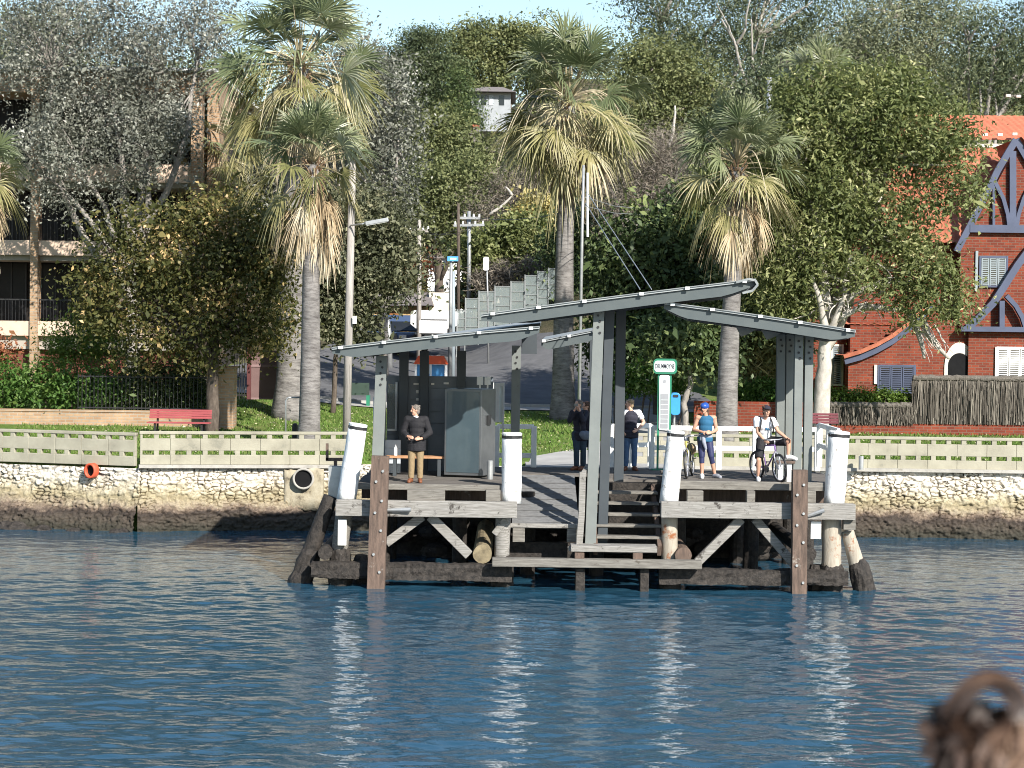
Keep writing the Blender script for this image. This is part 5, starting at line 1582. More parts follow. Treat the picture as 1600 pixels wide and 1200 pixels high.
# front gable
Yg = YR - .25
gp = [(1585, 224), (1498, 392), (1680, 392)]
mb = MB(); mb.prism([(xr(a), zr_(b)) for a, b in gp], Yg, Yg + .9); mb.build('gable_wall', MAT['brick_red'], t)
tile_roof('roof', (xr(1690), Yg - .3, zr_(400)), (xr(1690), Yg + 4, zr_(400)), (xr(1586), Yg + 4, zr_(215)), (xr(1586), Yg - .3, zr_(215)), t, MAT['roof_red'])
for pts, w in (([(1588, 218), (1560, 265), (1538, 310), (1520, 345), (1495, 393)], 10), ([(1588, 218), (1630, 290), (1680, 393)], 10), ([(1583, 236), (1583, 352)], 10),
               ([(1555, 284), (1568, 310), (1575, 335), (1577, 352)], 6), ([(1613, 284), (1600, 310), (1592, 335), (1589, 352)], 6), ([(1553, 288), (1553, 352)], 4)):
    mb = MB(); mb.pstrip(pts, w, Yg - .16 - random.random() * .02, .14); mb.build('barge_board', MAT['slate_blue'], t)
mb = MB(); mb.pbox(1516, 1690, 352, 364, Yg - .2, .19); mb.build('tie_beam', MAT['slate_blue'], t)
# upper storey wall below the gable with window
mb = MB(); mb.pbox(1500, 1690, 392, 512, Yg + .02, .5); mb.build('wall', MAT['brick_red'], t)
def wind(x0, x1, y0, y1, Y, shutters='white', frame='slate_blue', arch=False, leaf=2):
    mb = MB(); mb.pbox(x0, x1, y0, y1, Y - .03, .025); w_ = mb.build('window', MAT['glass_dark'], t)
    mb = MB(); fw = 3
    mb.pbox(x0 - fw, x0, y0 - fw, y1 + fw, Y - .08, .1); mb.pbox(x1, x1 + fw, y0 - fw, y1 + fw, Y - .08, .1); mb.pbox(x0, x1, y0 - fw, y0, Y - .078, .1); mb.pbox(x0, x1, y1, y1 + fw, Y - .10, .12)
    mb.build('frame', MAT[frame], w_)
    for k in range(leaf):
        a = x0 + (x1 - x0) * k / leaf + .5; b = x0 + (x1 - x0) * (k + 1) / leaf - .5
        mb = MB()
        mb.pbox(a, a + 1.8, y0, y1, Y - .06, .03); mb.pbox(b - 1.8, b, y0, y1, Y - .06, .03)
        nsl = max(4, int((y1 - y0) / 3.2))
        for i in range(nsl):
            yy = y0 + (y1 - y0) * (i + .1) / nsl; mb.pbox(a + 1.8, b - 1.8, yy, yy + (y1 - y0) / nsl * .55, Y - .055, .02)
        mb.build('shutter', MAT[shutters], w_)
MAT['shutter_grey'] = M('shutter_grey', (0.26, 0.30, 0.32), (0.22, 0.26, 0.28), 2, .6)
wind(1533, 1572, 403, 446, Yg + .02, 'shutter_grey', 'slate_blue', leaf=3)
mb = MB(); mb.pbox(1524, 1528, 392, 455, Yg - .05, .06); mb.build('downpipe', MAT['shutter_grey'], t)
# second lower gable with sweeping board
for pts, w in (([(1612, 385), (1590, 415), (1568, 450), (1552, 474), (1530, 497), (1512, 512)], 11), ([(1573, 462), (1588, 478), (1598, 496), (1604, 515)], 7), ([(1566, 470), (1566, 512)], 8)):
    mb = MB(); mb.pstrip(pts, w, Yg - .34 - random.random() * .02, .2); mb.build('barge_board', MAT['slate_blue'], t)
mb = MB(); mb.pbox(1502, 1700, 511, 519, Yg - .36, .3); mb.build('tie_beam', MAT['slate_blue'], t)
# ground floor
mb = MB(); mb.pbox(1512, 1700, 519.5, 700, Yg - .05, .6); mb.build('wall', MAT['brick_red'], t)
wind(1558, 1612, 545, 597, Yg - .05, 'white', 'white', leaf=3)
# porch with arched door
mb = MB(); mb.pbox(1438, 1512, 500, 700, Yg + .15, .5); mb.build('wall', MAT['brick_red'], t)
ca_, cb_ = P(1499, 560, Yg + .1), 17 / S(YR)
pts = []
for i in range(13):
    a = math.pi * i / 12; pts.append((ca_.x + 1.35 * cb_ * math.cos(a), zr_(572) + 2.2 * cb_ * math.sin(a)))
mb = MB(); mb.prism([(ca_.x + 1.35 * cb_, zr_(600))] + pts + [(ca_.x - 1.35 * cb_, zr_(600))], Yg + .1, Yg + .149); mb.build('arch_surround', MAT['cream'], t)
pts = []
for i in range(13):
    a = math.pi * i / 12; pts.append((ca_.x + cb_ * math.cos(a), zr_(570) + 1.1 * cb_ * math.sin(a)))
mb = MB(); mb.prism([(ca_.x + cb_, zr_(640))] + pts + [(ca_.x - cb_, zr_(640))], Yg + .07, Yg + .098); mb.build('door', MAT['dark'], t)
# left wing below the sweeping roof
poly = [(1327, 700), (1327, 568), (1345, 562), (1370, 551), (1395, 537), (1418, 520), (1440, 500), (1452, 486), (1452, 700)]
mb = MB(); mb.prism([(xr(a), zr_(b)) for a, b in poly], Yg + .05, YR + .58); mb.build('wall', MAT['brick_red'], t)
mb = MB(); mb.pstrip([(1320, 565), (1345, 558), (1370, 547), (1395, 533), (1418, 515), (1440, 495), (1455, 476)], 9, Yg - .15, .3); mb.build('barge_board', MAT['slate_blue'], t)
rl_ = [(1318, 559), (1345, 551), (1370, 540), (1395, 526), (1418, 508), (1440, 488), (1455, 469)]
for a, b in zip(rl_[:-1], rl_[1:]):
    p, q = P(*a, Yg - .2), P(*b, Yg - .2)
    tile_roof('roof', p, p + Vector((0, 4, 0)), q + Vector((0, 4, 0)), q, t, MAT['roof_red'])
    mb = MB(); mb.beam(p + Vector((0, -.03, .04)), q + Vector((0, -.03, .04)), .08, .14); mb.build('roof_edge', MAT['roof_red'], t)
wind(1374, 1428, 573, 612, Yg + .05, 'slate_blue', 'slate_blue', leaf=3)
mb = MB(); mb.pbox(1366, 1370.5, 570, 600, Yg - .02, .08); mb.build('reveal', MAT['cream'], t)
# dark recessed wall with pale framed window, further left
mb = MB(); mb.box(xr(1270), xr(1334), YR + 1.2, YR + 6, 1.8, zr_(500)); mb.build('wall', MAT['brick_red'], t)
wind(1301, 1315, 541, 600, YR + 1.2, 'shutter_grey', 'cream', leaf=1)
tile_roof('roof', (xr(1300), YR + .6, zr_(512)), (xr(1400), YR + .6, zr_(512)), (xr(1400), YR + 3, zr_(440)), (xr(1330), YR + 3, zr_(440)), t, MAT['roof_red'])
for px, py in ((1576, 148), (1592, 149), (1540, 209), (1563, 209), (1586, 208)):   # little pale ridge caps
    c = P(px, py, YR + 8 if py < 180 else YR + 4.3)
    mb = MB(); mb.box(c.x - .09, c.x + .09, c.y, c.y + .15, c.z - .08, c.z + .02); mb.build('roof_cap', MAT['cream'], t)

# ------------------------------------------------------------------ brick garden wall and brushwood fence on the right
yb = 68.0
xx0, xx1 = P(1085, 640, yb).x, P(1700, 640, yb).x
t = thing('garden_wall', 'low red brick garden wall under the brushwood fence', 'wall', (P(1400, 690, yb).x, yb, T(10, yb)))
zt1, zt2 = P(1180, 628, yb).z, P(1450, 662, yb).z
xm = P(1290, 660, yb).x
mb = MB(); mb.box(xx0, xm, yb, yb + .3, 1.9, zt1); mb.build('wall', MAT['brick_red'], t)
mb = MB(); mb.box(xm + .002, xx1, yb, yb + .3, 1.9, zt2); mb.build('wall', MAT['brick_red'], t)


def brush_fence(label, px0, px1, pt, pb, Y):
    x0, x1 = P(px0, pt, Y).x, P(px1, pt, Y).x
    zt, zb = P((px0 + px1) / 2, pt, Y).z, P((px0 + px1) / 2, pb, Y).z
    t = thing('brush_fence', label, 'fence', ((x0 + x1) / 2, Y, zb))
    mb = MB(); mb.box(x0, x1, Y + .02, Y + .10, zb, zt - .08); mb.build('core', MAT['brush'], t)
    r_ = np.random.default_rng(int(px0)); n_ = int((x1 - x0) * 420)
    V = []; rn = []
    for i in range(n_):
        xx = r_.uniform(x0, x1); L = r_.uniform(.4, 1.0) * (zt - zb); z0 = zb + r_.uniform(0, 1) * (zt - zb - L) if r_.random() < .75 else zb
        yy = Y + r_.uniform(-.06, .14); lean = r_.normal(0, .05); w = r_.uniform(.006, .014); ly = r_.normal(0, .03)
        topz = min(z0 + L, zt + r_.normal(0, .025))
        V += [(xx - w, yy, z0), (xx + w, yy + .01, z0), (xx + w * .6 + lean, yy + ly, topz), (xx - w * .6 + lean, yy + ly, topz)]; rn.append(r_.random())
    link('brush', np_mesh('brush', V, np.arange(len(V)).reshape(-1, 4), rn), BR, t)
    mb = MB(); k = 40
    mb.tube([(x0 + (x1 - x0) * i / k, Y + .05, zt + random.uniform(-.015, .015)) for i in range(k + 1)], [.10 + random.uniform(-.012, .012) for _ in range(k + 1)], 10, .1); mb.build('top_roll', MAT['brush'], t)
    return t


BR = leafmat('brush_stick', [(0, (0.03, 0.026, 0.022)), (.5, (0.095, 0.084, 0.07)), (.85, (0.18, 0.16, 0.135)), (1, (0.28, 0.255, 0.21))], 0, .9, .1)
brush_fence('tall thatched brushwood fence before the arched door of the brick house', 1427, 1700, 592, 664, yb - .02)
brush_fence('lower shaded brushwood fence with bright hedge above it', 1289, 1426, 633, 664, yb - .02)
# ------------------------------------------------------------------ leaves
LM = {
    'greygreen': leafmat('leaf_greygreen', [(0, (0.078, 0.084, 0.061)), (.45, (0.179, 0.185, 0.149)), (.85, (0.335, 0.339, 0.285)), (1, (0.518, 0.512, 0.452))], 0.24, 0.50, 0.25),
    'olive': leafmat('leaf_olive', [(0, (0.041, 0.050, 0.018)), (.5, (0.103, 0.108, 0.036)), (.82, (0.218, 0.183, 0.067)), (.93, (0.510, 0.370, 0.165)), (1, (0.788, 0.554, 0.288))], 0.34, 0.50, 0.25),
    'olive2': leafmat('leaf_olive_grey', [(0, (0.045, 0.052, 0.028)), (.5, (0.114, 0.123, 0.071)), (.85, (0.224, 0.227, 0.139)), (1, (0.448, 0.420, 0.266))], .3, .5, .25),
    'broad': leafmat('leaf_broad', [(0, (0.071, 0.090, 0.032)), (.5, (0.163, 0.189, 0.071)), (.85, (0.302, 0.317, 0.136)), (1, (0.479, 0.462, 0.248))], 0.34, 0.50, 0.25),
    'bright': leafmat('leaf_bright', [(0, (0.06, 0.11, 0.02)), (.5, (0.12, 0.19, 0.035)), (1, (0.22, 0.28, 0.07))], 0.32, 0.50, 0.25),
    'hedge': leafmat('leaf_hedge', [(0, (0.040, 0.094, 0.019)), (.6, (0.093, 0.175, 0.037)), (1, (0.172, 0.250, 0.069))], 0.32, 0.50, 0.25),
    'dark': leafmat('leaf_dark', [(0, (0.037, 0.059, 0.024)), (.6, (0.091, 0.128, 0.050)), (1, (0.227, 0.268, 0.104))], 0.22, 0.50, 0.25),
    'euc': leafmat('leaf_eucalypt', [(0, (0.050, 0.069, 0.040)), (.5, (0.107, 0.131, 0.072)), (1, (0.230, 0.256, 0.149))], 0.24, 0.50, 0.25),
    'euclight': leafmat('leaf_eucalypt_light', [(0, (0.098, 0.114, 0.065)), (.5, (0.195, 0.213, 0.124)), (1, (0.366, 0.378, 0.238))], 0.24, 0.50, 0.25),
    'hill': leafmat('leaf_hill', [(0, (0.072, 0.089, 0.036)), (.5, (0.149, 0.168, 0.068)), (1, (0.293, 0.302, 0.144))], 0.24, 0.60, 0.25),
    'yellowish': leafmat('leaf_yellowish', [(0, (0.10, 0.11, 0.035)), (.5, (0.18, 0.17, 0.06)), (.8, (0.26, 0.22, 0.09)), (1, (0.5, 0.45, 0.25))], 0.24, 0.60, 0.25),
    'conifer': leafmat('leaf_conifer', [(0, (0.034, 0.052, 0.026)), (.5, (0.085, 0.109, 0.054)), (1, (0.180, 0.205, 0.104))], 0.20, 0.60, 0.20),
    'twig': leafmat('leaf_twig', [(0, (0.114, 0.096, 0.078)), (.5, (0.216, 0.186, 0.150)), (1, (0.343, 0.300, 0.240))], 0.17, 0.80, 0.15),
    'blossom': leafmat('leaf_blossom', [(0, (0.16, 0.17, 0.05)), (.5, (0.45, 0.38, 0.15)), (1, (0.65, 0.56, 0.30))], 0.22, 0.60, 0.20),
    'redleaf': leafmat('leaf_red', [(0, (0.12, 0.06, 0.03)), (.5, (0.28, 0.10, 0.05)), (1, (0.4, 0.2, 0.1))], 0.22, 0.60, 0.20),
}


def leaf_mesh(name, C, out, size, aspect, r, upb=.5, outb=.7, fold=.18):
    n = len(C)
    nm = r.normal(0, 1, (n, 3)) * .85 + out * outb + np.array([0, 0, upb])
    nm /= np.linalg.norm(nm, axis=1)[:, None] + 1e-9
    a = r.normal(0, 1, (n, 3)); a[:, 2] -= .3
    tdir = a - nm * (a * nm).sum(1)[:, None]
    tdir /= np.linalg.norm(tdir, axis=1)[:, None] + 1e-9
    sd_ = np.cross(nm, tdir)
    L = size * np.exp(r.normal(-.05, .32, n))[:, None]; W = L * aspect
    V = np.stack([C - tdir * L * .5, C + sd_ * W * .5 + nm * W * fold, C + tdir * L * .5 - nm * L * .08, C - sd_ * W * .5 + nm * W * fold], 1)
    return V.reshape(-1, 3)


def crown_points(blobs, n, r, cl_r, per, shell=.55, flat=.7):
    """clusters of leaves through the outer part of a set of ellipsoids"""
    vol = np.array([(b[3] * b[4] * b[5]) ** (.72) for b in blobs]); vol /= vol.sum()
    C = []; O = []; ctr = []; CI = []; tot = 0
    ncl = max(1, n // per)
    for bi, b in enumerate(blobs):
        k = max(2, int(ncl * vol[bi]))
        d = r.normal(0, 1, (k, 3)); d /= np.linalg.norm(d, axis=1)[:, None]
        rad = shell + (1 - shell) * r.random(k) ** .6
        # lumpy radius so the outline is uneven
        lump = 1 + .16 * np.sin(d[:, 0] * 5.3 + bi * 2.1) * np.sin(d[:, 2] * 4.7 + bi) + .10 * np.sin(d[:, 1] * 9 + d[:, 0] * 7 + bi) + r.normal(0, .05, k)
        cc = np.array(b[:3]) + d * (rad * lump)[:, None] * np.array(b[3:6])
        ctr.append(cc)
        m = r.poisson(per, k) + 1
        idx = np.repeat(np.arange(k), m)
        g = r.normal(0, 1, (len(idx), 3)) * np.array([1, 1, flat]) * cl_r * r.uniform(.6, 1.3, k)[idx][:, None]
        C.append(cc[idx] + g); CI.append(idx + tot); tot += k
        o = d[idx] * .6 + g / (cl_r + 1e-6) * .5
        O.append(o)
    global CL_IDX
    CL_IDX = np.concatenate(CI)
    C = np.concatenate(C); O = np.concatenate(O)
    O /= np.linalg.norm(O, axis=1)[:, None] + 1e-9
    return C, O, np.concatenate(ctr)


def make_crown(name, mat, blobs, n, size, aspect, seed, parent=None, cl=.45, per=26, shell=.5, flat=.75, upb=.5, org=None):
    r = np.random.default_rng(seed)
    C, O, ctr = crown_points(blobs, n, r, cl, per, shell, flat)
    V = leaf_mesh(name, C, O, size, aspect, r, upb)
    # clumps differ a little in tone as well as leaves among themselves
    ct = r.normal(0, .17, CL_IDX.max() + 1)
    tone = .47 + .14 * np.sin(C[:, 0] * 1.7 + seed) * np.sin(C[:, 2] * 2.1 + 1.3 * seed) + ct[CL_IDX] + r.normal(0, .17, len(C))
    return link(name, np_mesh(name, V, np.arange(len(V)).reshape(-1, 4), np.clip(tone, 0, 1)), mat, parent, org), ctr


def wblobs(px, Y):
    """(px, py, rx, ry[, dY, depth]) in pixels -> world ellipsoids"""
    out = []
    for b in px:
        yy = Y + (b[4] if len(b) > 4 else 0); c = P(b[0], b[1], yy); k = S(yy)
        dp = (b[5] if len(b) > 5 else .8 * min(b[2], b[3]) * 1.15) / k
        out.append((c.x, c.y, c.z, b[2] / k, dp, b[3] / k))
    return out


def limb(mb, p, q, r0, r1, bow=.12, n=6, jit=.08):
    p = Vector(p); q = Vector(q); L = (q - p).length
    off = Vector((random.uniform(-1, 1), random.uniform(-1, 1), random.uniform(-.3, .6))) * L * bow
    pts = []; rr = []
    for i in range(n + 1):
        t = i / n
        pts.append(p.lerp(q, t) + off * math.sin(math.pi * t) + Vector((random.uniform(-1, 1), random.uniform(-1, 1), 0)) * L * .012)
        rr.append(r0 * (1 - t) + r1 * t)
    mb.tube(pts, rr, 8, jit)
    return pts


def tree(label, mat, base, Y, blobs, n, size, aspect=.5, seed=1, trunk=((), .2), bark='bark_grey', name='tree', group=None, nbr=14, cl=.45, per=26, shell=.5, flat=.75, upb=.5, cat='tree', br_r=.06):
    """trunk = (list of pixel points from the base to the fork, base radius)"""
    b = P(base[0], base[1], Y); g = T(b.x, Y)
    t = thing(name, label, cat, (b.x, Y, g), group)
    wb = wblobs(blobs, Y)
    cr, ctr = make_crown('crown', mat, wb, n, size, aspect, seed, t, cl, per, shell, flat, upb)
    pts, r0 = trunk
    q = [Vector((b.x, Y, g - .3))] + [P(a, c, Y) for a, c in pts]
    if len(q) < 2:
        q.append(Vector((wb[0][0] * .5 + b.x * .5, Y, (wb[0][2] + g) / 2)))
    mb = MB()
    fin = []
    for i in range(len(q) - 1):
        k = 4
        for j in range(k): fin.append(q[i].lerp(q[i + 1], j / k) + Vector((random.uniform(-.03, .03), random.uniform(-.03, .03), 0)) * (1 if j else 0))
    fin.append(q[-1])
    rr = [r0 * (1.25 if i == 0 else 1 - .45 * i / len(fin)) for i in range(len(fin))]
    mb.tube(fin, rr, 12, .06)
    rs = random.getstate(); random.seed(seed)
    fork = fin[-1]
    rr_ = np.random.default_rng(seed + 77)
    # main limbs to each lobe, then twigs towards clusters
    hubs = []
    for w in wb[:7]:
        c = Vector(w[:3]); tip = fork.lerp(c, .85)
        pp = limb(mb, fork if random.random() < .6 else fin[-3], tip, r0 * .5, r0 * .16, .12)
        hubs += [pp[3], pp[-1], pp[-2]]
    for i in range(nbr):
        c = Vector(ctr[rr_.integers(len(ctr))])
        h = min(hubs, key=lambda v: (v - c).length)
        limb(mb, h, h.lerp(c, .95), br_r, br_r * .25, .15, 5)
    random.setstate(rs)
    mb.build('trunk', MAT[bark], t, smooth=True)
    return t


# ------------------------------------------------------------------ trees near the shore
tree('large airy silver grey leaved tree with forked trunk before the flats', LM['greygreen'], (205, 640), 74.3,
     [(170, 110, 150, 95), (60, 60, 95, 85), (260, 60, 110, 75), (330, 40, 60, 60), (110, 225, 85, 62, -1), (235, 225, 70, 70, -1), (50, 250, 52, 60, -.5), (170, 175, 120, 62), (270, 180, 50, 50), (120, 20, 120, 50), (80, 320, 40, 30, -1), (170, 300, 40, 30, -1)],
     52000, .112, .5, 3, (((207, 560), (203, 400)), .33), 'bark_grey', nbr=140, cl=.40, per=110, shell=.35, flat=1.0, br_r=.04)
mbt = MB(); limb(mbt, P(204, 410, 74.2), P(232, 300, 74), .18, .10); limb(mbt, P(202, 405, 74.4), P(190, 290, 74), .17, .09)
bpy.data.objects['tree'].children[1].name = 'trunk'
mbt.build('limb', MAT['bark_grey'], bpy.data.objects['tree'], smooth=True)

tree('dark olive leaved spreading tree over the red bench and garden wall', LM['olive'], (333, 664), 65.6,
     [(305, 410, 95, 75), (370, 345, 68, 60), (225, 365, 60, 48), (185, 440, 68, 60), (128, 430, 22, 26), (150, 370, 22, 22), (290, 330, 40, 34), (270, 500, 110, 60), (385, 440, 70, 90), (340, 530, 90, 40), (160, 490, 50, 40), (428, 430, 34, 70), (440, 505, 30, 40), (432, 360, 30, 40), (420, 380, 40, 60), (410, 530, 45, 30), (250, 560, 70, 30, .8)],
     29000, .145, .55, 5, (((332, 600), (336, 560)), .24), 'bark_dark', nbr=60, cl=.40, per=48, shell=.35)
tree('dark olive leaved tree between the slim palm and the lamp pole', LM['olive2'], (520, 610), 72,
     [(540, 420, 62, 85), (585, 400, 60, 85), (560, 330, 60, 60), (608, 420, 42, 60), (520, 500, 45, 45), (552, 490, 45, 45), (620, 380, 35, 60), (470, 470, 45, 80), (558, 530, 28, 22)],
     24000, .16, .5, 7, (((524, 560), (535, 500)), .10), 'bark_dark', nbr=30, cl=.42, per=44, shell=.35)
tree('tall airy grey green tree rising behind the big left palm', LM['greygreen'], (600, 560), 86,
     [(600, 250, 55, 100), (625, 180, 45, 70), (570, 190, 50, 60), (620, 300, 40, 70), (560, 90, 60, 50), (590, 130, 50, 60), (500, 230, 90, 110, 2), (440, 300, 60, 80, 2)],
     26000, .16, .45, 9, (((600, 480), (605, 380)), .22), 'bark_grey', nbr=60, cl=.42, per=50, shell=.25, flat=1.0)
tree('large rounded glossy broad leaved tree before the red brick house', LM['broad'], (1283, 660), 66,
     [(1330, 190, 140, 80), (1250, 230, 85, 90), (1410, 205, 95, 75), (1290, 300, 100, 75), (1370, 340, 70, 50), (1250, 380, 75, 80), (1360, 395, 100, 50), (1480, 235, 52, 55, -.5), (1512, 305, 30, 36, -1), (1450, 318, 44, 30, -.5), (1455, 415, 40, 45, -1), (1488, 470, 32, 38, -1.3), (1430, 485, 50, 24, -1.3), (1355, 438, 52, 30, -.6), (1415, 448, 48, 34, -.8), (1235, 460, 50, 50), (1200, 330, 40, 60), (1380, 140, 70, 38), (1280, 140, 60, 35)],
     60000, .17, .38, 11, (((1286, 590), (1291, 520)), .31), 'bark_pale', nbr=70, cl=.38, per=42, shell=.5)
mbt = MB()
for a, b in (((1290, 530), (1322, 450)), ((1292, 525), (1268, 430)), ((1310, 475), (1375, 440)), ((1300, 500), (1350, 475)), ((1350, 452), (1425, 440)), ((1340, 480), (1420, 486)), ((1316, 460), (1330, 400)), ((1420, 486), (1445, 560)), ((1440, 500), (1482, 560))):
    limb(mbt, P(*a, 65.7), P(*b, 65.2), .15 if a[1] > 470 else .08, .05, .1)
for i in range(40):
    a = (random.uniform(1300, 1420), random.uniform(440, 490)); limb(mbt, P(*a, 65.5), P(a[0] + random.uniform(-30, 40), a[1] + random.uniform(-35, 30), 65), .03, .012, .15)
for i in range(16):
    a = (random.uniform(1430, 1470), random.uniform(505, 520)); limb(mbt, P(*a, 64.9), P(a[0] + random.uniform(5, 30), a[1] + random.uniform(25, 55), 64.7), .022, .008, .1)
mbt.build('limb', MAT['bark_pale'], [o for o in COL.objects if o.get('label', '').startswith('large rounded glossy')][0], smooth=True)
tree('dense dark tree with deep shade left of the right palm', LM['dark'], (1030, 640), 74,
     [(1010, 400, 80, 80), (960, 450, 55, 80), (1060, 360, 70, 70), (1060, 460, 90, 80), (1100, 420, 70, 90), (1000, 500, 80, 60), (1050, 540, 100, 45), (1150, 470, 70, 70, 1), (1180, 530, 60, 50), (950, 530, 45, 60)],
     30000, .21, .5, 13, (((1025, 590), (1030, 540)), .22), 'bark_dark', nbr=30, cl=.45, per=24, shell=.3)
tree('small bent grey trunked tree before the red garden wall by the blue bin', LM['dark'], (1075, 655), 66.8,
     [(1090, 560, 40, 25), (1060, 545, 40, 30), (1040, 530, 40, 30), (1110, 530, 40, 30)], 4500, .2, .5, 15, (((1068, 630), (1080, 600), (1078, 570)), .12), 'bark_grey', nbr=10)
tree('shaded leafy tree mass behind the right palm and canopy', LM['broad'], (1200, 640), 71,
     [(1190, 440, 60, 60), (1160, 500, 60, 50), (1230, 500, 50, 60), (1180, 560, 40, 35), (1130, 300, 50, 60, 3), (1180, 250, 50, 70, 3)],
     13000, .2, .45, 17, (((1200, 590),), .16), 'bark_dark', nbr=16)

# ------------------------------------------------------------------ shrubs and hedges


def shrub(label, mat, Y, blobs, n, size, aspect=.5, seed=1, name='shrub', cat='shrub', cl=.28, per=20, shell=.3, group=None, upb=.5):
    wb = wblobs(blobs, Y)
    cx = sum(b[0] for b in wb) / len(wb)
    g = T(cx, Y)
    t = thing(name, label, cat, (cx, Y, g), group)
    make_crown('foliage', mat, wb, n, size, aspect, seed, t, cl, per, shell, .9, upb)
    mb = MB()
    for w in wb:
        for k in range(3):
            limb(mb, (w[0] + random.uniform(-.3, .3), w[1], min(g, w[2] - w[5]) - .1), (w[0] + random.uniform(-.5, .5) * w[3], w[1] + random.uniform(-.3, .3), w[2] + random.uniform(0, .5) * w[5]), .03, .012, .1, 4)
    mb.build('stems', MAT['bark_dark'], t)
    return t


shrub('bright green leafy hedge along the far left garden wall', LM['hedge'], 67.6, [(-60, 605, 40, 38), (0, 605, 40, 38), (60, 603, 45, 36), (115, 606, 40, 34), (165, 610, 40, 30)], 13000, .14, .4, 31, 'hedge', 'hedge', upb=.9)
shrub('dark shaded hedge filling the iron fence behind the red bench', LM['dark'], 67.9, [(205, 610, 45, 38), (250, 600, 45, 42), (300, 600, 40, 45)], 9000, .14, .4, 32, 'hedge', 'hedge')
shrub('light green feathery bush before the lowest tan balcony', LM['bright'], 69.5, [(120, 530, 45, 38), (165, 530, 40, 36), (95, 555, 30, 25)], 7000, .12, .35, 33)
shrub('small reddish shrub at the far left edge below the balcony', LM['redleaf'], 69, [(5, 555, 25, 22), (-25, 550, 30, 25)], 1500, .13, .5, 34)
shrub('clipped yellow green hedge above the lower brushwood fence', LM['bright'], 68.5, [(1310, 622, 22, 11), (1345, 621, 24, 11), (1380, 622, 24, 11), (1412, 624, 20, 10)], 6500, .10, .45, 35, 'hedge', 'hedge', cl=.12, upb=1.0)
shrub('green hedge behind the wharf name sign and blue bin', LM['hedge'], 70.0, [(975, 597, 25, 22), (1010, 590, 28, 24), (1050, 595, 28, 24)], 5500, .13, .45, 36, 'hedge', 'hedge', cl=.16)
shrub('green hedge between the right palm and the rear canopy columns', LM['hedge'], 69.6, [(1160, 612, 20, 16), (1190, 612, 24, 17), (1225, 614, 22, 16), (1265, 620, 24, 14)], 5000, .12, .45, 37, 'hedge', 'hedge', cl=.14)
shrub('arching strappy pale plant in the shade behind the right palm', LM['yellowish'], 70.6, [(1195, 575, 22, 28), (1175, 560, 14, 20), (1218, 568, 14, 24)], 2400, .40, .10, 38, 'strap_plant', 'plant', cl=.3)
shrub('bright green rounded bush beside the glass fence', LM['broad'], 101, [(790, 385, 55, 35), (840, 395, 45, 38), (745, 400, 38, 32), (815, 360, 45, 30)], 11000, .24, .5, 40)
shrub('yellow blossoming bush above the glass fence behind the centre palm', LM['blossom'], 106, [(838, 325, 30, 24), (860, 345, 22, 20), (815, 345, 18, 15)], 2600, .24, .6, 41)
shrub('brown dry grassy bush on the bank above the glass fence', LM['twig'], 99, [(785, 430, 25, 18), (830, 420, 20, 16), (755, 440, 15, 14)], 2600, .35, .12, 42)
shrub('leafy bush with pale flowers beside the white house', LM['olive'], 112, [(722, 464, 22, 14), (652, 470, 16, 22), (745, 440, 20, 16)], 3400, .25, .5, 43)
shrub('orange brown bush beside the white house chimney', LM['redleaf'], 113, [(640, 440, 22, 25), (655, 420, 14, 18)], 1600, .25, .5, 44)

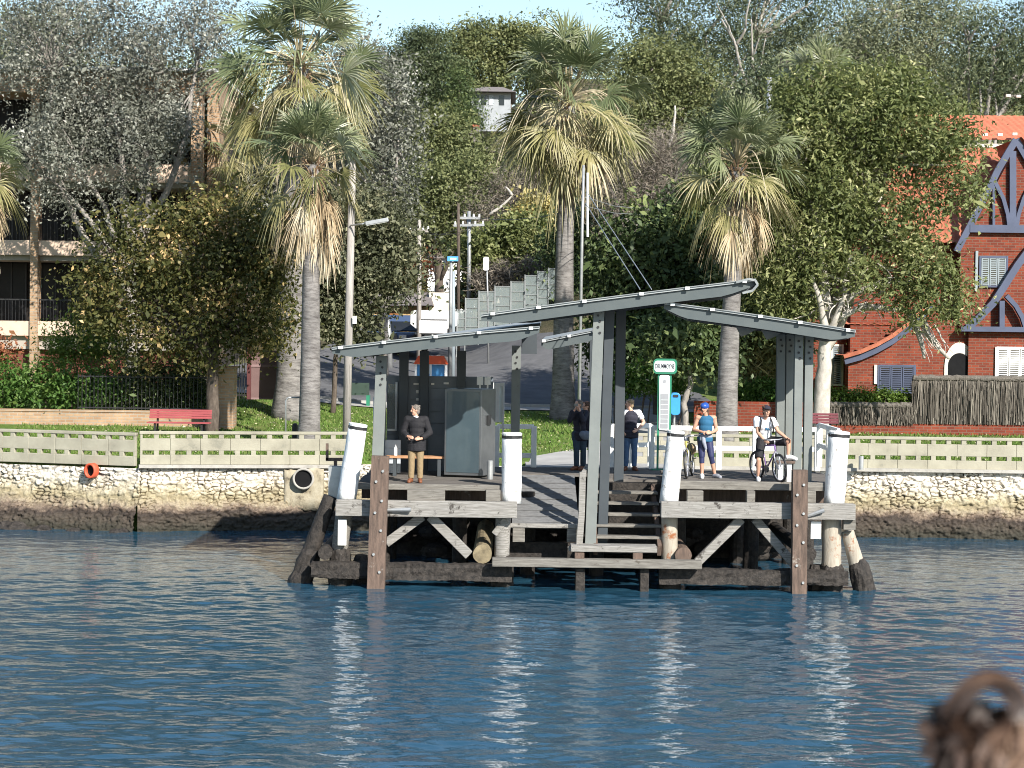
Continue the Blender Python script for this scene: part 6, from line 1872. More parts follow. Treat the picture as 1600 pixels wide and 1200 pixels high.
# ------------------------------------------------------------------ trees up the hill
HG = 'trees on the hill behind the wharf'
hill = [
    # label, mat, base px, Y, blobs, n, size, aspect, bark, shell, name
    ('broad tiered dark conifer on the hill left of the hilltop house', 'conifer', (660, 240), 170, [(662, 60, 28, 18), (650, 85, 42, 16), (675, 100, 45, 16), (645, 125, 48, 16), (680, 145, 42, 15), (655, 165, 48, 15), (635, 110, 30, 20), (665, 190, 50, 18)], 17000, .42, .35, 'bark_dark', .3, 'conifer'),
    ('pointed dark cypress beside the hilltop house', 'dark', (716, 230), 168, [(717, 118, 7, 22), (716, 145, 12, 25), (715, 172, 15, 25), (735, 182, 14, 24)], 6000, .36, .3, 'bark_dark', .2, 'cypress'),
    ('wide olive green tree on the ridge against the sky', 'hill', (780, 200), 188, [(770, 75, 75, 38), (720, 80, 45, 36), (825, 80, 55, 40), (760, 110, 60, 35), (800, 50, 40, 18), (740, 55, 30, 18), (850, 120, 40, 40), (745, 140, 40, 26)], 15000, .48, .5, 'bark_grey', .4, 'tree'),
    ('dull green tree on the slope below the conifer', 'hill', (670, 330), 140, [(660, 215, 50, 40), (700, 230, 45, 45), (650, 250, 40, 40), (690, 190, 38, 24), (735, 255, 30, 40)], 9500, .36, .5, 'bark_dark', .4, 'tree'),
    ('shadowy green tree above the utility poles', 'hill', (690, 400), 118, [(680, 290, 55, 48), (720, 310, 50, 50), (640, 330, 45, 50), (690, 350, 60, 40), (745, 290, 40, 50), (620, 370, 35, 50)], 13000, .3, .5, 'bark_dark', .4, 'tree'),
    ('rounded golden olive tree between centre palm and right palm', 'hill', (1050, 330), 118, [(1040, 110, 65, 42), (1085, 145, 50, 45), (1000, 130, 45, 50), (1060, 190, 65, 50), (1000, 200, 50, 50), (1010, 85, 40, 20), (1110, 180, 35, 50)], 14000, .3, .5, 'bark_grey', .45, 'tree'),
    ('bare twiggy brownish scrub tree below the golden olive tree', 'twig', (1000, 430), 92, [(990, 280, 55, 60), (1030, 270, 45, 60), (960, 330, 35, 50), (1030, 230, 50, 40), (1070, 250, 40, 50), (940, 270, 30, 60)], 9500, .34, .12, 'bark_grey', .2, 'tree'),
    ('twiggy scrub tree with pale dead branches left of the centre palm', 'twig', (770, 430), 108, [(800, 300, 45, 40), (770, 330, 40, 35), (840, 290, 40, 40), (850, 370, 25, 40)], 5200, .36, .14, 'bark_pale', .2, 'tree'),
    ('huge dark eucalypt with white forked limbs on the skyline', 'euc', (1160, 320), 128, [(1100, 30, 90, 50), (1190, 40, 90, 60), (1010, 10, 50, 36), (1050, 60, 40, 40), (1150, 100, 90, 50), (1080, 120, 40, 40), (1230, 100, 60, 55), (1290, 40, 80, 60), (1000, -30, 60, 40), (1150, -40, 150, 50)], 24000, .34, .32, 'bark_pale', .45, 'eucalypt'),
    ('pale sunlit eucalypt crown right of the dark one', 'euclight', (1420, 330), 120, [(1400, 50, 80, 60), (1460, 80, 70, 60), (1370, 100, 60, 50), (1430, 130, 70, 45), (1340, 70, 55, 50), (1480, 10, 60, 45), (1400, -10, 90, 40), (1310, 120, 50, 50)], 17000, .32, .34, 'bark_pale', .4, 'eucalypt'),
    ('thin eucalypt with leaning trunk at the top right corner', 'euc', (1500, 330), 112, [(1560, 50, 55, 40), (1590, 100, 50, 50), (1530, 110, 40, 40), (1510, 40, 35, 30), (1640, 40, 60, 60), (1560, 140, 50, 25)], 8500, .3, .34, 'bark_grey', .35, 'eucalypt'),
    ('dense green tree behind the tiled roof of the brick house', 'hill', (1500, 330), 135, [(1560, 130, 90, 40), (1480, 150, 60, 40), (1640, 120, 80, 60), (1420, 170, 60, 50)], 8000, .4, .5, 'bark_dark', .4, 'tree'),
    ('leafy green tree below the dark eucalypt left of the broad tree', 'euc', (1180, 330), 100, [(1170, 170, 45, 50), (1120, 230, 50, 60), (1200, 130, 40, 40), (1080, 290, 50, 50)], 8000, .28, .45, 'bark_dark', .4, 'tree'),
    ('dark green tree closing the street beside the white house', 'hill', (640, 470), 125, [(630, 380, 40, 45), (600, 420, 40, 45), (580, 370, 40, 50), (720, 380, 35, 30), (760, 400, 30, 28)], 7500, .32, .5, 'bark_dark', .4, 'tree'),
    ('low wooded tree at the foot of the bank behind the centre palm', 'dark', (900, 520), 96, [(900, 470, 45, 50), (930, 420, 40, 60), (870, 400, 25, 45), (900, 360, 40, 50), (940, 360, 30, 50), (880, 500, 40, 30)], 9500, .26, .5, 'bark_dark', .35, 'tree'),
    ('grey green tree behind the roof of the flats at far left', 'euclight', (40, 330), 100, [(40, 60, 60, 60), (-20, 80, 60, 70), (100, 40, 60, 50), (60, 110, 60, 30)], 6000, .28, .45, 'bark_grey', .35, 'tree'),
    ('dark tree standing in the gap right of the flats', 'dark', (400, 500), 90, [(380, 330, 45, 60), (350, 380, 40, 50), (430, 340, 50, 70), (400, 250, 40, 50), (460, 400, 50, 70)], 9000, .26, .5, 'bark_dark', .35, 'tree'),
    ('distant green tree low on the right of the road', 'hill', (840, 470), 130, [(850, 270, 55, 60), (790, 250, 40, 50), (900, 250, 50, 70), (940, 200, 45, 60), (870, 330, 45, 50)], 9500, .36, .5, 'bark_dark', .35, 'tree'),
]
for i, (lab, m_, base, Y, bl, n, sz, asp, bark, sh, nm) in enumerate(hill):
    g = P(base[0], base[1], Y)
    if nm == 'conifer': fl, cl_ = .3, .9
    else: fl, cl_ = .75, .6 if Y > 110 else .5
    t = tree(lab, LM[m_], base, Y, bl, int(n * 1.9), sz * .62, asp, 50 + i, ((), .3), bark, nm, HG, nbr=16 if nm != 'eucalypt' else 40, cl=cl_ * (1.25 if nm == 'eucalypt' else 1), per=34 if nm != 'eucalypt' else 85, shell=sh, flat=fl, br_r=.07 if nm != 'eucalypt' else .11)
# white forked limbs of the dark eucalypt
eu = [o for o in COL.objects if o.get('label', '').startswith('huge dark eucalypt')][0]
mb = MB()
for a, b, r0 in (((1172, 152), (1158, 108), .15), ((1158, 108), (1150, 70), .12), ((1150, 70), (1128, 30), .08), ((1150, 70), (1165, 45), .10), ((1165, 45), (1172, 0), .07), ((1172, 152), (1176, 90), .12), ((1176, 90), (1174, 30), .07), ((1172, 152), (1128, 132), .10), ((1128, 132), (1118, 126), .08), ((1158, 108), (1138, 40), .07), ((1138, 40), (1120, 5), .05), ((1176, 90), (1186, 60), .05), ((1170, 150), (1190, 100), .07), ((1190, 100), (1196, 60), .05)):
    limb(mb, P(*a, 122.5), P(*b, 122), r0, r0 * .6, .05, 6)
mb.build('limb', M('bark_white', (0.40, 0.37, 0.33), (0.24, 0.22, 0.19), 1.5, .8, .3, 8), eu, smooth=True)
mb = MB()
for a, b in (((765, 335), (800, 305)), ((800, 305), (790, 292))):
    limb(mb, P(*a, 105 if a[0] < 900 else 112), P(*b, 105 if a[0] < 900 else 112), .09, .04, .08)
mb.build('limb', MAT['bark_pale'], [o for o in COL.objects if o.get('label', '').startswith('twiggy scrub tree with')][0], smooth=True)

mb = MB(); limb(mb, P(1045, 230, 110.5), P(1055, 165, 110.5), .10, .05, .08)
mb.build('limb', MAT['bark_pale'], [o for o in COL.objects if o.get('label', '').startswith('rounded golden olive')][0], smooth=True)

# far wood that reads as one mass behind the separate trees
r = np.random.default_rng(99)
bl = []
for i in range(90):
    x = r.uniform(-75, 75); y = r.uniform(165, 240); z = T(x, y)
    pz = z + r.uniform(2.0, 4.2)
    bl.append((x, y, pz, r.uniform(4, 6.5), r.uniform(3, 5), r.uniform(2.6, 4.4)))
for i in range(46):
    x = r.uniform(12, 45) if r.random() < .6 else r.uniform(-45, -16); y = r.uniform(92, 150); z = T(x, y)
    bl.append((x, y, z + 2.6, r.uniform(2.5, 4.5), r.uniform(2.5, 4), r.uniform(2.2, 3.6)))
for i in range(30):
    x = r.uniform(-3, 14); y = r.uniform(100, 150); z = T(x, y)
    bl.append((x, y, z + 1.2, r.uniform(2, 3.5), r.uniform(2, 3), r.uniform(1.2, 2.2)))
for i in range(16):
    x = r.uniform(-22, -10); y = r.uniform(100, 150); z = T(x, y)
    bl.append((x, y, z + 1.8, r.uniform(2, 3.5), r.uniform(2, 3), r.uniform(1.8, 2.8)))
cr, _ = make_crown('hill_wood', LM['hill'], bl, 120000, .36, .5, 5, None, .8, 26, .5)
tag(cr, 'far green wood covering the hill behind the street', 'wood', kind='stuff')

# ------------------------------------------------------------------ palms
PALM_G = leafmat('palm_green', [(0, (0.055, 0.08, 0.035)), (.45, (0.13, 0.16, 0.075)), (.75, (0.22, 0.24, 0.13)), (1, (0.38, 0.38, 0.27))], .18, .38, .5)
PALM_Y = leafmat('palm_yellow', [(0, (0.085, 0.098, 0.034)), (.5, (0.19, 0.185, 0.07)), (.8, (0.31, 0.275, 0.13)), (1, (0.48, 0.43, 0.27))], .18, .45, .4)
PALM_D = leafmat('palm_dead', [(0, (0.12, 0.08, 0.05)), (.5, (0.30, 0.22, 0.13)), (.8, (0.46, 0.37, 0.24)), (1, (0.60, 0.52, 0.38))], .1, .7, .2)
PALM_S = leafmat('palm_stalk', [(0, (0.26, 0.22, 0.12)), (1, (0.46, 0.40, 0.27))], .0, .6, .3)


def frond(out, base, az, el, L, Rf, droop, r, tip=.5, nseg=24, spread=108, sag=.25, closed=1.0):
    """fan leaf: list out receives (quads, rnd)"""
    V, rn, SV, Sr = out
    d = np.array([math.cos(az) * math.cos(el), math.sin(az) * math.cos(el), math.sin(el)])
    base = np.array(base)
    pts = [base + d * L * t - np.array([0, 0, sag * L * t * t]) for t in np.linspace(0, 1, 6)]
    e = pts[-1] - pts[-2]; e /= np.linalg.norm(e)
    up = np.array([0, 0, 1.0])
    s = np.cross(e, up)
    if np.linalg.norm(s) < .1: s = np.array([math.sin(az), -math.cos(az), 0])
    s /= np.linalg.norm(s); n = np.cross(s, e)
    tw = r.normal(0, .6); s, n = s * math.cos(tw) + n * math.sin(tw), n * math.cos(tw) - s * math.sin(tw)
    # petiole as a narrow two sided strip
    for i in range(5):
        w0, w1 = .035 - .004 * i, .035 - .004 * (i + 1)
        SV += [pts[i] - s * w0, pts[i] + s * w0, pts[i + 1] + s * w1, pts[i + 1] - s * w1]; Sr.append(r.random())
        SV += [pts[i] - n * w0 * .6, pts[i] + n * w0 * .6, pts[i + 1] + n * w1 * .6, pts[i + 1] - n * w1 * .6]; Sr.append(r.random())
    c = pts[-1]; tone = r.normal(.45, .16)
    step = 2 * R(spread) / nseg
    for j in range(nseg):
        a = -R(spread) + step * (j + .5) + r.normal(0, .035)
        dv = e * math.cos(a) + s * math.sin(a) * closed + n * (.22 * abs(math.sin(a)) + r.normal(0, .03))
        dv /= np.linalg.norm(dv)
        sv = np.cross(n, dv); sv /= np.linalg.norm(sv)
        RR = Rf * (1 - .30 * (abs(a) / R(spread)) ** 2) * r.uniform(.9, 1.08)
        q = []; ws = []
        dr = droop * r.uniform(.6, 1.5)
        for t in (0, .22, .4, .72, 1.0):
            q.append(c + dv * RR * t - np.array([0, 0, dr * RR * max(0, t - .25) ** 2 * 1.3]))
            ws.append(RR * step * .5 * t if t <= .4 else RR * step * .5 * .4 * (1 - (t - .4) / .6) ** .9 + .003)
        tn = tone + r.normal(0, .07)
        for i in range(4):
            fold = n * ws[i] * .55; fold2 = n * ws[i + 1] * .55
            V += [q[i] - sv * ws[i] - fold, q[i], q[i + 1], q[i + 1] - sv * ws[i + 1] - fold2]; rn.append(tn + .10 * i * tip)
            V += [q[i], q[i] + sv * ws[i] - fold, q[i + 1] + sv * ws[i + 1] - fold2, q[i + 1]]; rn.append(tn + .10 * i * tip + .05)


def palm(label, Y, base, top, r0, r1, Rf, seed, n_up=26, n_mid=14, n_dead=26, skirt=1.0, pet=1.0, stalks=0, dead_el=(-50, 30), up_el=(84, 74), trunk_pts=None):
    b = P(base[0], base[1], Y); tp = P(top[0], top[1], Y); g = min(T(b.x, Y), b.z)
    t = thing('palm_tree', label, 'palm tree', (b.x, Y, g))
    r = np.random.default_rng(seed)
    mb = MB(); k = 26; pts = []; rr = []
    for i in range(k + 1):
        u = i / k
        p = Vector((b.x, Y, g - .2)).lerp(tp, u) + Vector((math.sin(u * 5 + seed) * .03, 0, 0))
        pts.append(p); rr.append(r1 + (r0 - r1) * (1 - u) ** 1.4 + (r0 * .25 * max(0, 1 - u * 9)))
    mb.tube(pts, rr, 20, .025); mb.build('trunk', MAT['palm_bark'], t, smooth=True)
    # old leaf bases under the crown
    mb = MB()
    for i in range(70):
        a = r.uniform(0, 6.28); u = r.uniform(-.9, .05); c = tp + Vector((math.cos(a) * r1 * .9, math.sin(a) * r1 * .9, u))
        mb.beam(c, c + Vector((math.cos(a) * .16, math.sin(a) * .16, .2)), .07, .03, w2=.03, h2=.02)
    mb.build('leaf_bases', M('leaf_base', (0.30, 0.20, 0.12), (0.18, 0.11, 0.065), 6, .8), t)
    G = ([], [], [], []); Yl = ([], [], [], []); D = ([], [], [], [])
    for i in range(n_up):
        az = i * 2.39996 + r.normal(0, .15); u = (i + .5) / n_up
        el = R(up_el[0] - up_el[1] * u + r.normal(0, 10))
        frond(G, (tp.x, tp.y, tp.z + .1), az, el, Rf * pet * r.uniform(.8, 1.35), Rf * r.uniform(.72, .98), .20 + .40 * u * r.uniform(.4, 1.6), r, .6, sag=.06 + .14 * u)
    for i in range(n_mid):
        az = i * 2.39996 + r.normal(0, .2); u = (i + .5) / n_mid
        el = R(8 - 52 * u + r.normal(0, 12))
        frond(Yl, (tp.x, tp.y, tp.z - .05), az, el, Rf * pet * r.uniform(.7, 1.25), Rf * r.uniform(.65, .95), .4 + .7 * u * r.uniform(.5, 1.5), r, .9, sag=.22)
    for i in range(n_dead):
        az = r.uniform(0, 6.28); u = r.random()
        el = R(max(-88, dead_el[0] - dead_el[1] * u + r.normal(0, 8)))
        frond(D, (tp.x + math.cos(az) * r1 * .8, tp.y + math.sin(az) * r1 * .8, tp.z - .15 - u * skirt * .6), az, el, Rf * pet * r.uniform(.35, .95) * skirt, Rf * r.uniform(.55, .95) * (.6 + .4 * skirt), .9, r, 1.1, nseg=16, spread=80, sag=.25, closed=r.uniform(.25, .65))
    for nm, q, m_ in (('green_fronds', G, PALM_G), ('lower_fronds', Yl, PALM_Y), ('dead_fronds', D, PALM_D)):
        if not q[0]: continue
        V = np.array(q[0]); o = link(nm, np_mesh(nm, V, np.arange(len(V)).reshape(-1, 4), np.clip(q[1], 0, 1)), m_, t)
        V = np.array(q[2]); link('petioles', np_mesh('petioles', V, np.arange(len(V)).reshape(-1, 4), np.clip(q[3], 0, 1)), PALM_S if nm != 'dead_fronds' else PALM_D, o)
    if stalks:
        mb = MB()
        for i in range(stalks):
            az = r.uniform(0, 6.28); L = Rf * r.uniform(1.7, 2.5)
            d = Vector((math.cos(az), math.sin(az), 0)); pp = []
            for u in np.linspace(0, 1, 12):
                pp.append(tp + Vector((0, 0, .2)) + d * L * (u ** .8) * .8 + Vector((0, 0, L * (.75 * u - 1.45 * u * u))))
            mb.tube(pp, [.02 - .012 * u for u in np.linspace(0, 1, 12)], 5)
        mb.build('flower_stalks', M('stalk_pale', (0.55, 0.47, 0.33), (0.45, 0.38, 0.26), 5, .7), t)
    return t


palm('slim palm with clean grey trunk nearest the left block fence', 60.6, (481, 690), (490, 258), .34, .225, 1.12, 101, 38, 14, 34, 1.05, 1.0, dead_el=(-62, 24), up_el=(86, 62))
palm('tall bushy palm with thick trunk behind the slim left palm', 69.5, (452, 640), (468, 108), .56, .32, 1.55, 102, 40, 34, 24, .9, 1.15, stalks=12)
palm('tallest centre palm with heavy skirt and arching flower stalks', 72.0, (879, 640), (888, 165), .42, .26, 1.46, 103, 40, 50, 36, .75, 1.25, stalks=16, up_el=(87, 68))
palm('palm with smooth grey trunk rising behind the right canopy', 63.5, (1135, 690), (1151, 262), .36, .23, 1.20, 104, 44, 16, 32, 1.0, 1.05, stalks=2, dead_el=(-64, 24), up_el=(87, 64))
palm('pale green palm against the brick pier of the flats', 78.5, (322, 560), (330, 232), .26, .2, 1.15, 105, 26, 14, 12, .9, 1.0)
palm('palm crown at the far left edge of the picture', 66, (-28, 660), (-34, 270), .3, .2, 1.0, 106, 24, 12, 14, .9, 1.0)
palm('distant palm fronds showing above the broad leafy tree', 84, (1275, 560), (1278, 140), .3, .22, 1.2, 107, 26, 10, 6, .8, 1.0)
# ------------------------------------------------------------------ people


def remeshed(mb, name, mat, parent, vox, smooth=4):
    me = bpy.data.meshes.new(name); me.from_pydata(mb.V, [], mb.F)
    bm = bmesh.new(); bm.from_mesh(me); bmesh.ops.recalc_face_normals(bm, faces=bm.faces); bm.to_mesh(me); bm.free()
    o = bpy.data.objects.new(name, me); COL.objects.link(o)
    m = o.modifiers.new('r', 'REMESH'); m.mode = 'VOXEL'; m.voxel_size = vox
    s = o.modifiers.new('s', 'SMOOTH'); s.factor = .5; s.iterations = smooth
    bpy.context.view_layer.update()
    dg = bpy.context.evaluated_depsgraph_get()
    me2 = bpy.data.meshes.new_from_object(o.evaluated_get(dg))
    bpy.data.objects.remove(o); bpy.data.meshes.remove(me)
    me2.name = name
    me2.polygons.foreach_set('use_smooth', [True] * len(me2.polygons))
    me2.materials.clear()
    return link(name, me2, mat, parent)


def person(label, loc, J, clothes, skin='skin', hair=None, face=0.0, yaw=0.0, seed=1, curl=.5, hold=None, scale=1.0, name='person', helmet=None, cap=None):
    """J: joints as (u right in view, v towards the camera, w up) in metres from the feet"""
    loc = Vector(loc)
    t = thing(name, label, 'person', loc)
    W = lambda j: loc + Vector((j[0], -j[1], j[2])) * scale
    K = {k: W(v) for k, v in J.items()}
    s = scale
    ry = Matrix.Rotation(yaw, 3, 'Z'); rf = Matrix.Rotation(face, 3, 'Z')
    spine = (K['neck'] - K['pelvis'])
    sp = spine.normalized()
    tilt = Vector((0, 0, 1)).rotation_difference(sp).to_matrix()
    rt = tilt @ ry

    def torso(mb, k=0.0, hem=None, top=True, sh=1.0):
        p, n = K['pelvis'], K['neck']
        for u, rx, rv, rz in ((.0, .150, .112, .12), (.22, .145, .108, .13), (.45, .148, .108, .14), (.68, .165, .112, .13), (.84, .165, .095, .085)):
            mb.ell(p.lerp(n, u), ((rx + k) * s, (rv + k) * s, (rz + k * .6) * s), 16, 10, rt)
        for a in 'lr':
            mb.tube([p.lerp(n, .86), K['sh' + a]], [(.075 + k) * s, (.062 + k) * s * sh], 10)
            if sh > .9: mb.ell(K['sh' + a], (.062 + k) * s, 10, 8)
        if hem:
            q_ = max(2, int(hem / .035))
            for i in range(q_ + 1):
                mb.ell(p - sp * hem * (i / q_) * s, ((.164 + k * 1.15 + (.03 if hem > .1 else .012)) * s, (.128 + k * 1.15 + (.015 if hem > .1 else .005)) * s, .05 * s), 16, 8, rt)

    def arm(mb, a, k=0.0, frac=1.0, fl=1.0):
        S_, E, Wr = K['sh' + a], K['el' + a], K['wr' + a]
        if frac >= 1:
            mb.tube([S_, S_.lerp(E, .5), E], [(.056 + k) * s, (.050 + k) * s, (.043 + k) * s], 10); mb.ell(E, (.043 + k) * s, 10, 8)
            e = E.lerp(Wr, fl); mb.tube([E, E.lerp(e, .4), e], [(.043 + k) * s, (.041 + k) * s, (.030 + k * 1.2) * s], 10)
        else:
            e = S_.lerp(E, frac); mb.tube([S_, e], [(.056 + k) * s, (.052 + k * 1.6) * s], 10)

    def leg(mb, a, k=0.0, frac=1.0):
        H, Kn, An = K['hi' + a], K['kn' + a], K['an' + a]
        mb.ell(H, (.095 + k) * s, 12, 8)
        if frac >= 1:
            mb.tube([H, H.lerp(Kn, .5), Kn], [(.092 + k) * s, (.076 + k) * s, (.056 + k) * s], 12); mb.ell(Kn, (.056 + k) * s, 10, 8)
            mb.tube([Kn, Kn.lerp(An, .3), Kn.lerp(An, .95)], [(.054 + k) * s, (.056 + k) * s, (.038 + k * 1.5) * s], 12)
        else:
            f1 = min(1, frac * 2)
            mb.tube([H, H.lerp(Kn, .5 * f1), H.lerp(Kn, f1)], [(.092 + k) * s, (.080 + k) * s, (.062 + k * (1.6 if frac < .55 else 1)) * s], 12)
            if frac > .5:
                f2 = (frac - .5) * 2; mb.ell(Kn, (.056 + k) * s, 10, 8)
                mb.tube([Kn, Kn.lerp(An, f2)], [(.055 + k) * s, (.052 + k) * s], 12)

    def foot(mb, a, k=0.0):
        An, To = K['an' + a], K['to' + a]
        d = (To - An); d.z = 0; d.normalize()
        mb.ell(An + Vector((0, 0, -.035 * s)) - d * .015 * s, ((.042 + k) * s, (.05 + k) * s, (.05 + k) * s), 10, 8)
        mb.tube([An + Vector((0, 0, -.03 * s)), An.lerp(To, .6), To], [(.044 + k) * s, (.042 + k) * s, (.03 + k) * s], 10); mb.ell(To, ((.034 + k) * s,) * 3, 10, 8)

    def hand(mb, a):
        Wr, E = K['wr' + a], K['el' + a]
        d = (Wr - E).normalized()
        if 'ha' + a in K: d = (K['ha' + a] - Wr).normalized()
        inn = Vector((-1 if a == 'r' else 1, 0, -.3)); side = d.cross(inn).normalized(); pn = side.cross(d).normalized()
        pc_ = Wr + d * .05 * s
        rot = Matrix((side, pn, d)).transposed()
        mb.ell(pc_, (.040 * s, .017 * s, .052 * s), 10, 8, rot)
        mb.tube([Wr - d * .02 * s, pc_], [.027 * s, .027 * s], 8)
        for i, (o, L) in enumerate(((-.030, .068), (-.010, .078), (.011, .073), (.031, .056))):
            b = pc_ + side * o * s + d * .042 * s
            c1 = curl * (1 + .12 * i)
            d1 = (d * math.cos(c1 * .5) + pn * math.sin(c1 * .5)); d2 = (d * math.cos(c1 * 1.2) + pn * math.sin(c1 * 1.2)); d3 = (d * math.cos(c1 * 1.9) + pn * math.sin(c1 * 1.9))
            p1 = b + d1 * L * .45 * s; p2 = p1 + d2 * L * .32 * s; p3 = p2 + d3 * L * .26 * s
            mb.tube([b - d * .015 * s, b, p1, p2, p3], [.0095 * s, .0098 * s, .009 * s, .0082 * s, .0065 * s], 8)
        b = pc_ - side * .033 * s - d * .02 * s
        p1 = b + (-side * .65 + d * .7 + pn * .35).normalized() * .038 * s; p2 = p1 + (-side * .15 + d * .9 + pn * .45).normalized() * .030 * s
        mb.tube([b, p1, p2], [.013 * s, .0115 * s, .009 * s], 8)

    H = K['head']
    fd = rf @ Vector((0, -1, 0)); sd_ = rf @ Vector((1, 0, 0)); up = Vector((0, 0, 1))
    body = MB()
    torso(body)
    body.tube([K['neck'] - sp * .05 * s, H - up * .07 * s], [.062 * s, .052 * s], 12)
    body.ell(H + up * .025 * s, (.074 * s, .093 * s, .095 * s), 16, 12, rf)
    body.ell(H - up * .045 * s + fd * .022 * s, (.056 * s, .066 * s, .068 * s), 14, 10, rf)
    body.ell(H - up * .092 * s + fd * .055 * s, (.030 * s, .026 * s, .022 * s), 10, 8, rf)      # chin
    body.tube([H + up * .02 * s + fd * .085 * s, H - up * .022 * s + fd * .108 * s], [.010 * s, .016 * s], 8)   # nose
    body.ell(H - up * .024 * s + fd * .104 * s, (.017 * s, .014 * s, .011 * s), 8, 6, rf)
    body.ell(H + up * .030 * s + fd * .080 * s, (.052 * s, .015 * s, .011 * s), 10, 6, rf)      # brow
    for q in (-1, 1):
        body.ell(H - up * .005 * s + sd_ * q * .076 * s, (.010 * s, .020 * s, .031 * s), 8, 8, rf)   # ear
        body.ell(H - up * .028 * s + fd * .066 * s + sd_ * q * .030 * s, (.022 * s, .02 * s, .020 * s), 8, 6, rf)  # cheek
    for a in 'lr':
        arm(body, a); leg(body, a); foot(body, a); hand(body, a)
    remeshed(body, 'body', MAT[skin], t, .0075, 3)
    for q in (-1, 1):
        e = MB(); e.ell(H + up * .008 * s + fd * .083 * s + sd_ * q * .030 * s, (.013 * s, .008 * s, .007 * s), 8, 6, rf); e.build('eye', MAT['sign_ink'], t, smooth=True)
    m_ = MB(); m_.ell(H - up * .060 * s + fd * .085 * s, (.024 * s, .008 * s, .006 * s), 8, 6, rf); m_.build('mouth', MAT['iron_red'], t, smooth=True)
    for it in clothes:
        kind, mat = it[0], it[1]; o_ = it[2] if len(it) > 2 else {}
        mb = MB(); k = o_.get('k', .014)
        if kind == 'top':
            torso(mb, k, o_.get('hem', .1), True, 1.0 if o_.get('sleeve', 1.0) > 0 else .5)
            for a in 'lr': arm(mb, a, k, o_.get('sleeve', 1.0), .93) if o_.get('sleeve', 1.0) > 0 else None
            remeshed(mb, o_.get('name', 'jacket'), MAT[mat], t, .011, 9)
        elif kind == 'bottom':
            mb.ell(K['pelvis'] - sp * .02 * s, ((.152 + k) * s, (.115 + k) * s, (.13 + k) * s), 16, 10, rt)
            for a in 'lr': leg(mb, a, k, o_.get('leg', 1.0))
            remeshed(mb, o_.get('name', 'trousers'), MAT[mat], t, .011, 3)
        elif kind == 'shoes':
            for a in 'lr':
                mb = MB(); foot(mb, a, .012); remeshed(mb, 'shoe', MAT[mat] if not (a == 'r' and 'other' in o_) else MAT[o_['other']], t, .009, 2)
        elif kind == 'collar':
            mb.tube([K['neck'] - sp * .01 * s + fd * .02 * s, K['neck'] + sp * .03 * s], [.082 * s, .07 * s], 14, cap=True); mb.build('collar', MAT[mat], t, smooth=True)
        elif kind == 'straps':
            for a, q in (('l', -1), ('r', 1)):
                p = K['sh' + a].lerp(K['neck'], .35)
                mb.tube([p + up * .06 * s + fd * .0, p + fd * .125 * s - up * .02 * s, p + fd * .15 * s - up * .16 * s + sd_ * q * .03, p + fd * .10 * s - up * .3 * s + sd_ * q * .05], [.018 * s] * 4, 8)
            mb.build('backpack_straps', MAT[mat], t, smooth=True)
        elif kind == 'wrap':
            c = K['pelvis'] + up * .04 * s
            mb.ell(c, (.178 * s, .142 * s, .075 * s), 16, 10, rt)
            mb.tube([c + fd * .14 * s + sd_ * .03, c + fd * .17 * s + sd_ * .07 - up * .14, c + fd * .12 * s + sd_ * .10 - up * .30], [.045 * s, .05 * s, .03 * s], 10)
            mb.tube([c + fd * .14 * s - sd_ * .02, c + fd * .16 * s - sd_ * .01 - up * .1], [.04 * s, .03 * s], 10)
            remeshed(mb, 'tied_jumper', MAT[mat], t, .011, 2)
        elif kind == 'print':
            c = K['pelvis'].lerp(K['neck'], .55) + (ry @ Vector((0, -1, 0))) * .142 * s
            mb.ell(c, (.03, .008, .05), 10, 6, ry); mb.ell(c + Vector((.05, .004, -.03)), (.025, .008, .02), 10, 6, ry)
            mb.build('shirt_print', MAT[mat], t, smooth=True)
    if hair:
        mb = MB(); L = hair[1] if len(hair) > 1 else 0
        mb.ell(H + up * .045 * s - fd * .018 * s, (.084 * s, .098 * s, .088 * s), 14, 10, rf)
        mb.ell(H - fd * .05 * s - up * .02 * s, (.076 * s, .058 * s, .09 * s), 14, 10, rf)
        if L: mb.ell(H - fd * .06 * s - up * (.06 + L / 2) * s, (.075 * s, .05 * s, (.07 + L / 2) * s), 12, 10, rf)
        r_ = random.Random(seed)
        for i in range(30):
            a = r_.uniform(-2.6, 2.6); v = (rf @ Vector((math.sin(a) * .082, math.cos(a) * .09, 0)))
            mb.ell(H + v * s + up * r_.uniform(.02, .11) * s - fd * .015 * s, .020 * s, 6, 5)
        remeshed(mb, 'hair', MAT[hair[0]], t, .010, 2)
    if helmet:
        mb = MB(); mb.ell(H + up * .065 * s + fd * .005 * s, (.098 * s, .130 * s, .085 * s), 18, 12, rf); o = mb.build('helmet', MAT[helmet], t, smooth=True)
        mb = MB()
        for q in (-.045, 0, .045):
            mb.tube([H + up * (.13 - abs(q) * .5) * s + fd * .09 * s + sd_ * q * s, H + up * (.155 - abs(q) * .6) * s + sd_ * q * s, H + up * (.12 - abs(q) * .5) * s - fd * .10 * s + sd_ * q * s], [.012 * s] * 3, 6)
        mb.build('vents', MAT['black'], o)
        mb = MB(); mb.tube([H + up * .03 * s + sd_ * .08 * s, H - up * .05 * s + sd_ * .072 * s + fd * .02 * s, H - up * .115 * s + fd * .05 * s, H - up * .05 * s - sd_ * .072 * s + fd * .02 * s, H + up * .03 * s - sd_ * .08 * s], [.008 * s] * 5, 6)
        mb.build('chin_strap', MAT['black'], o)
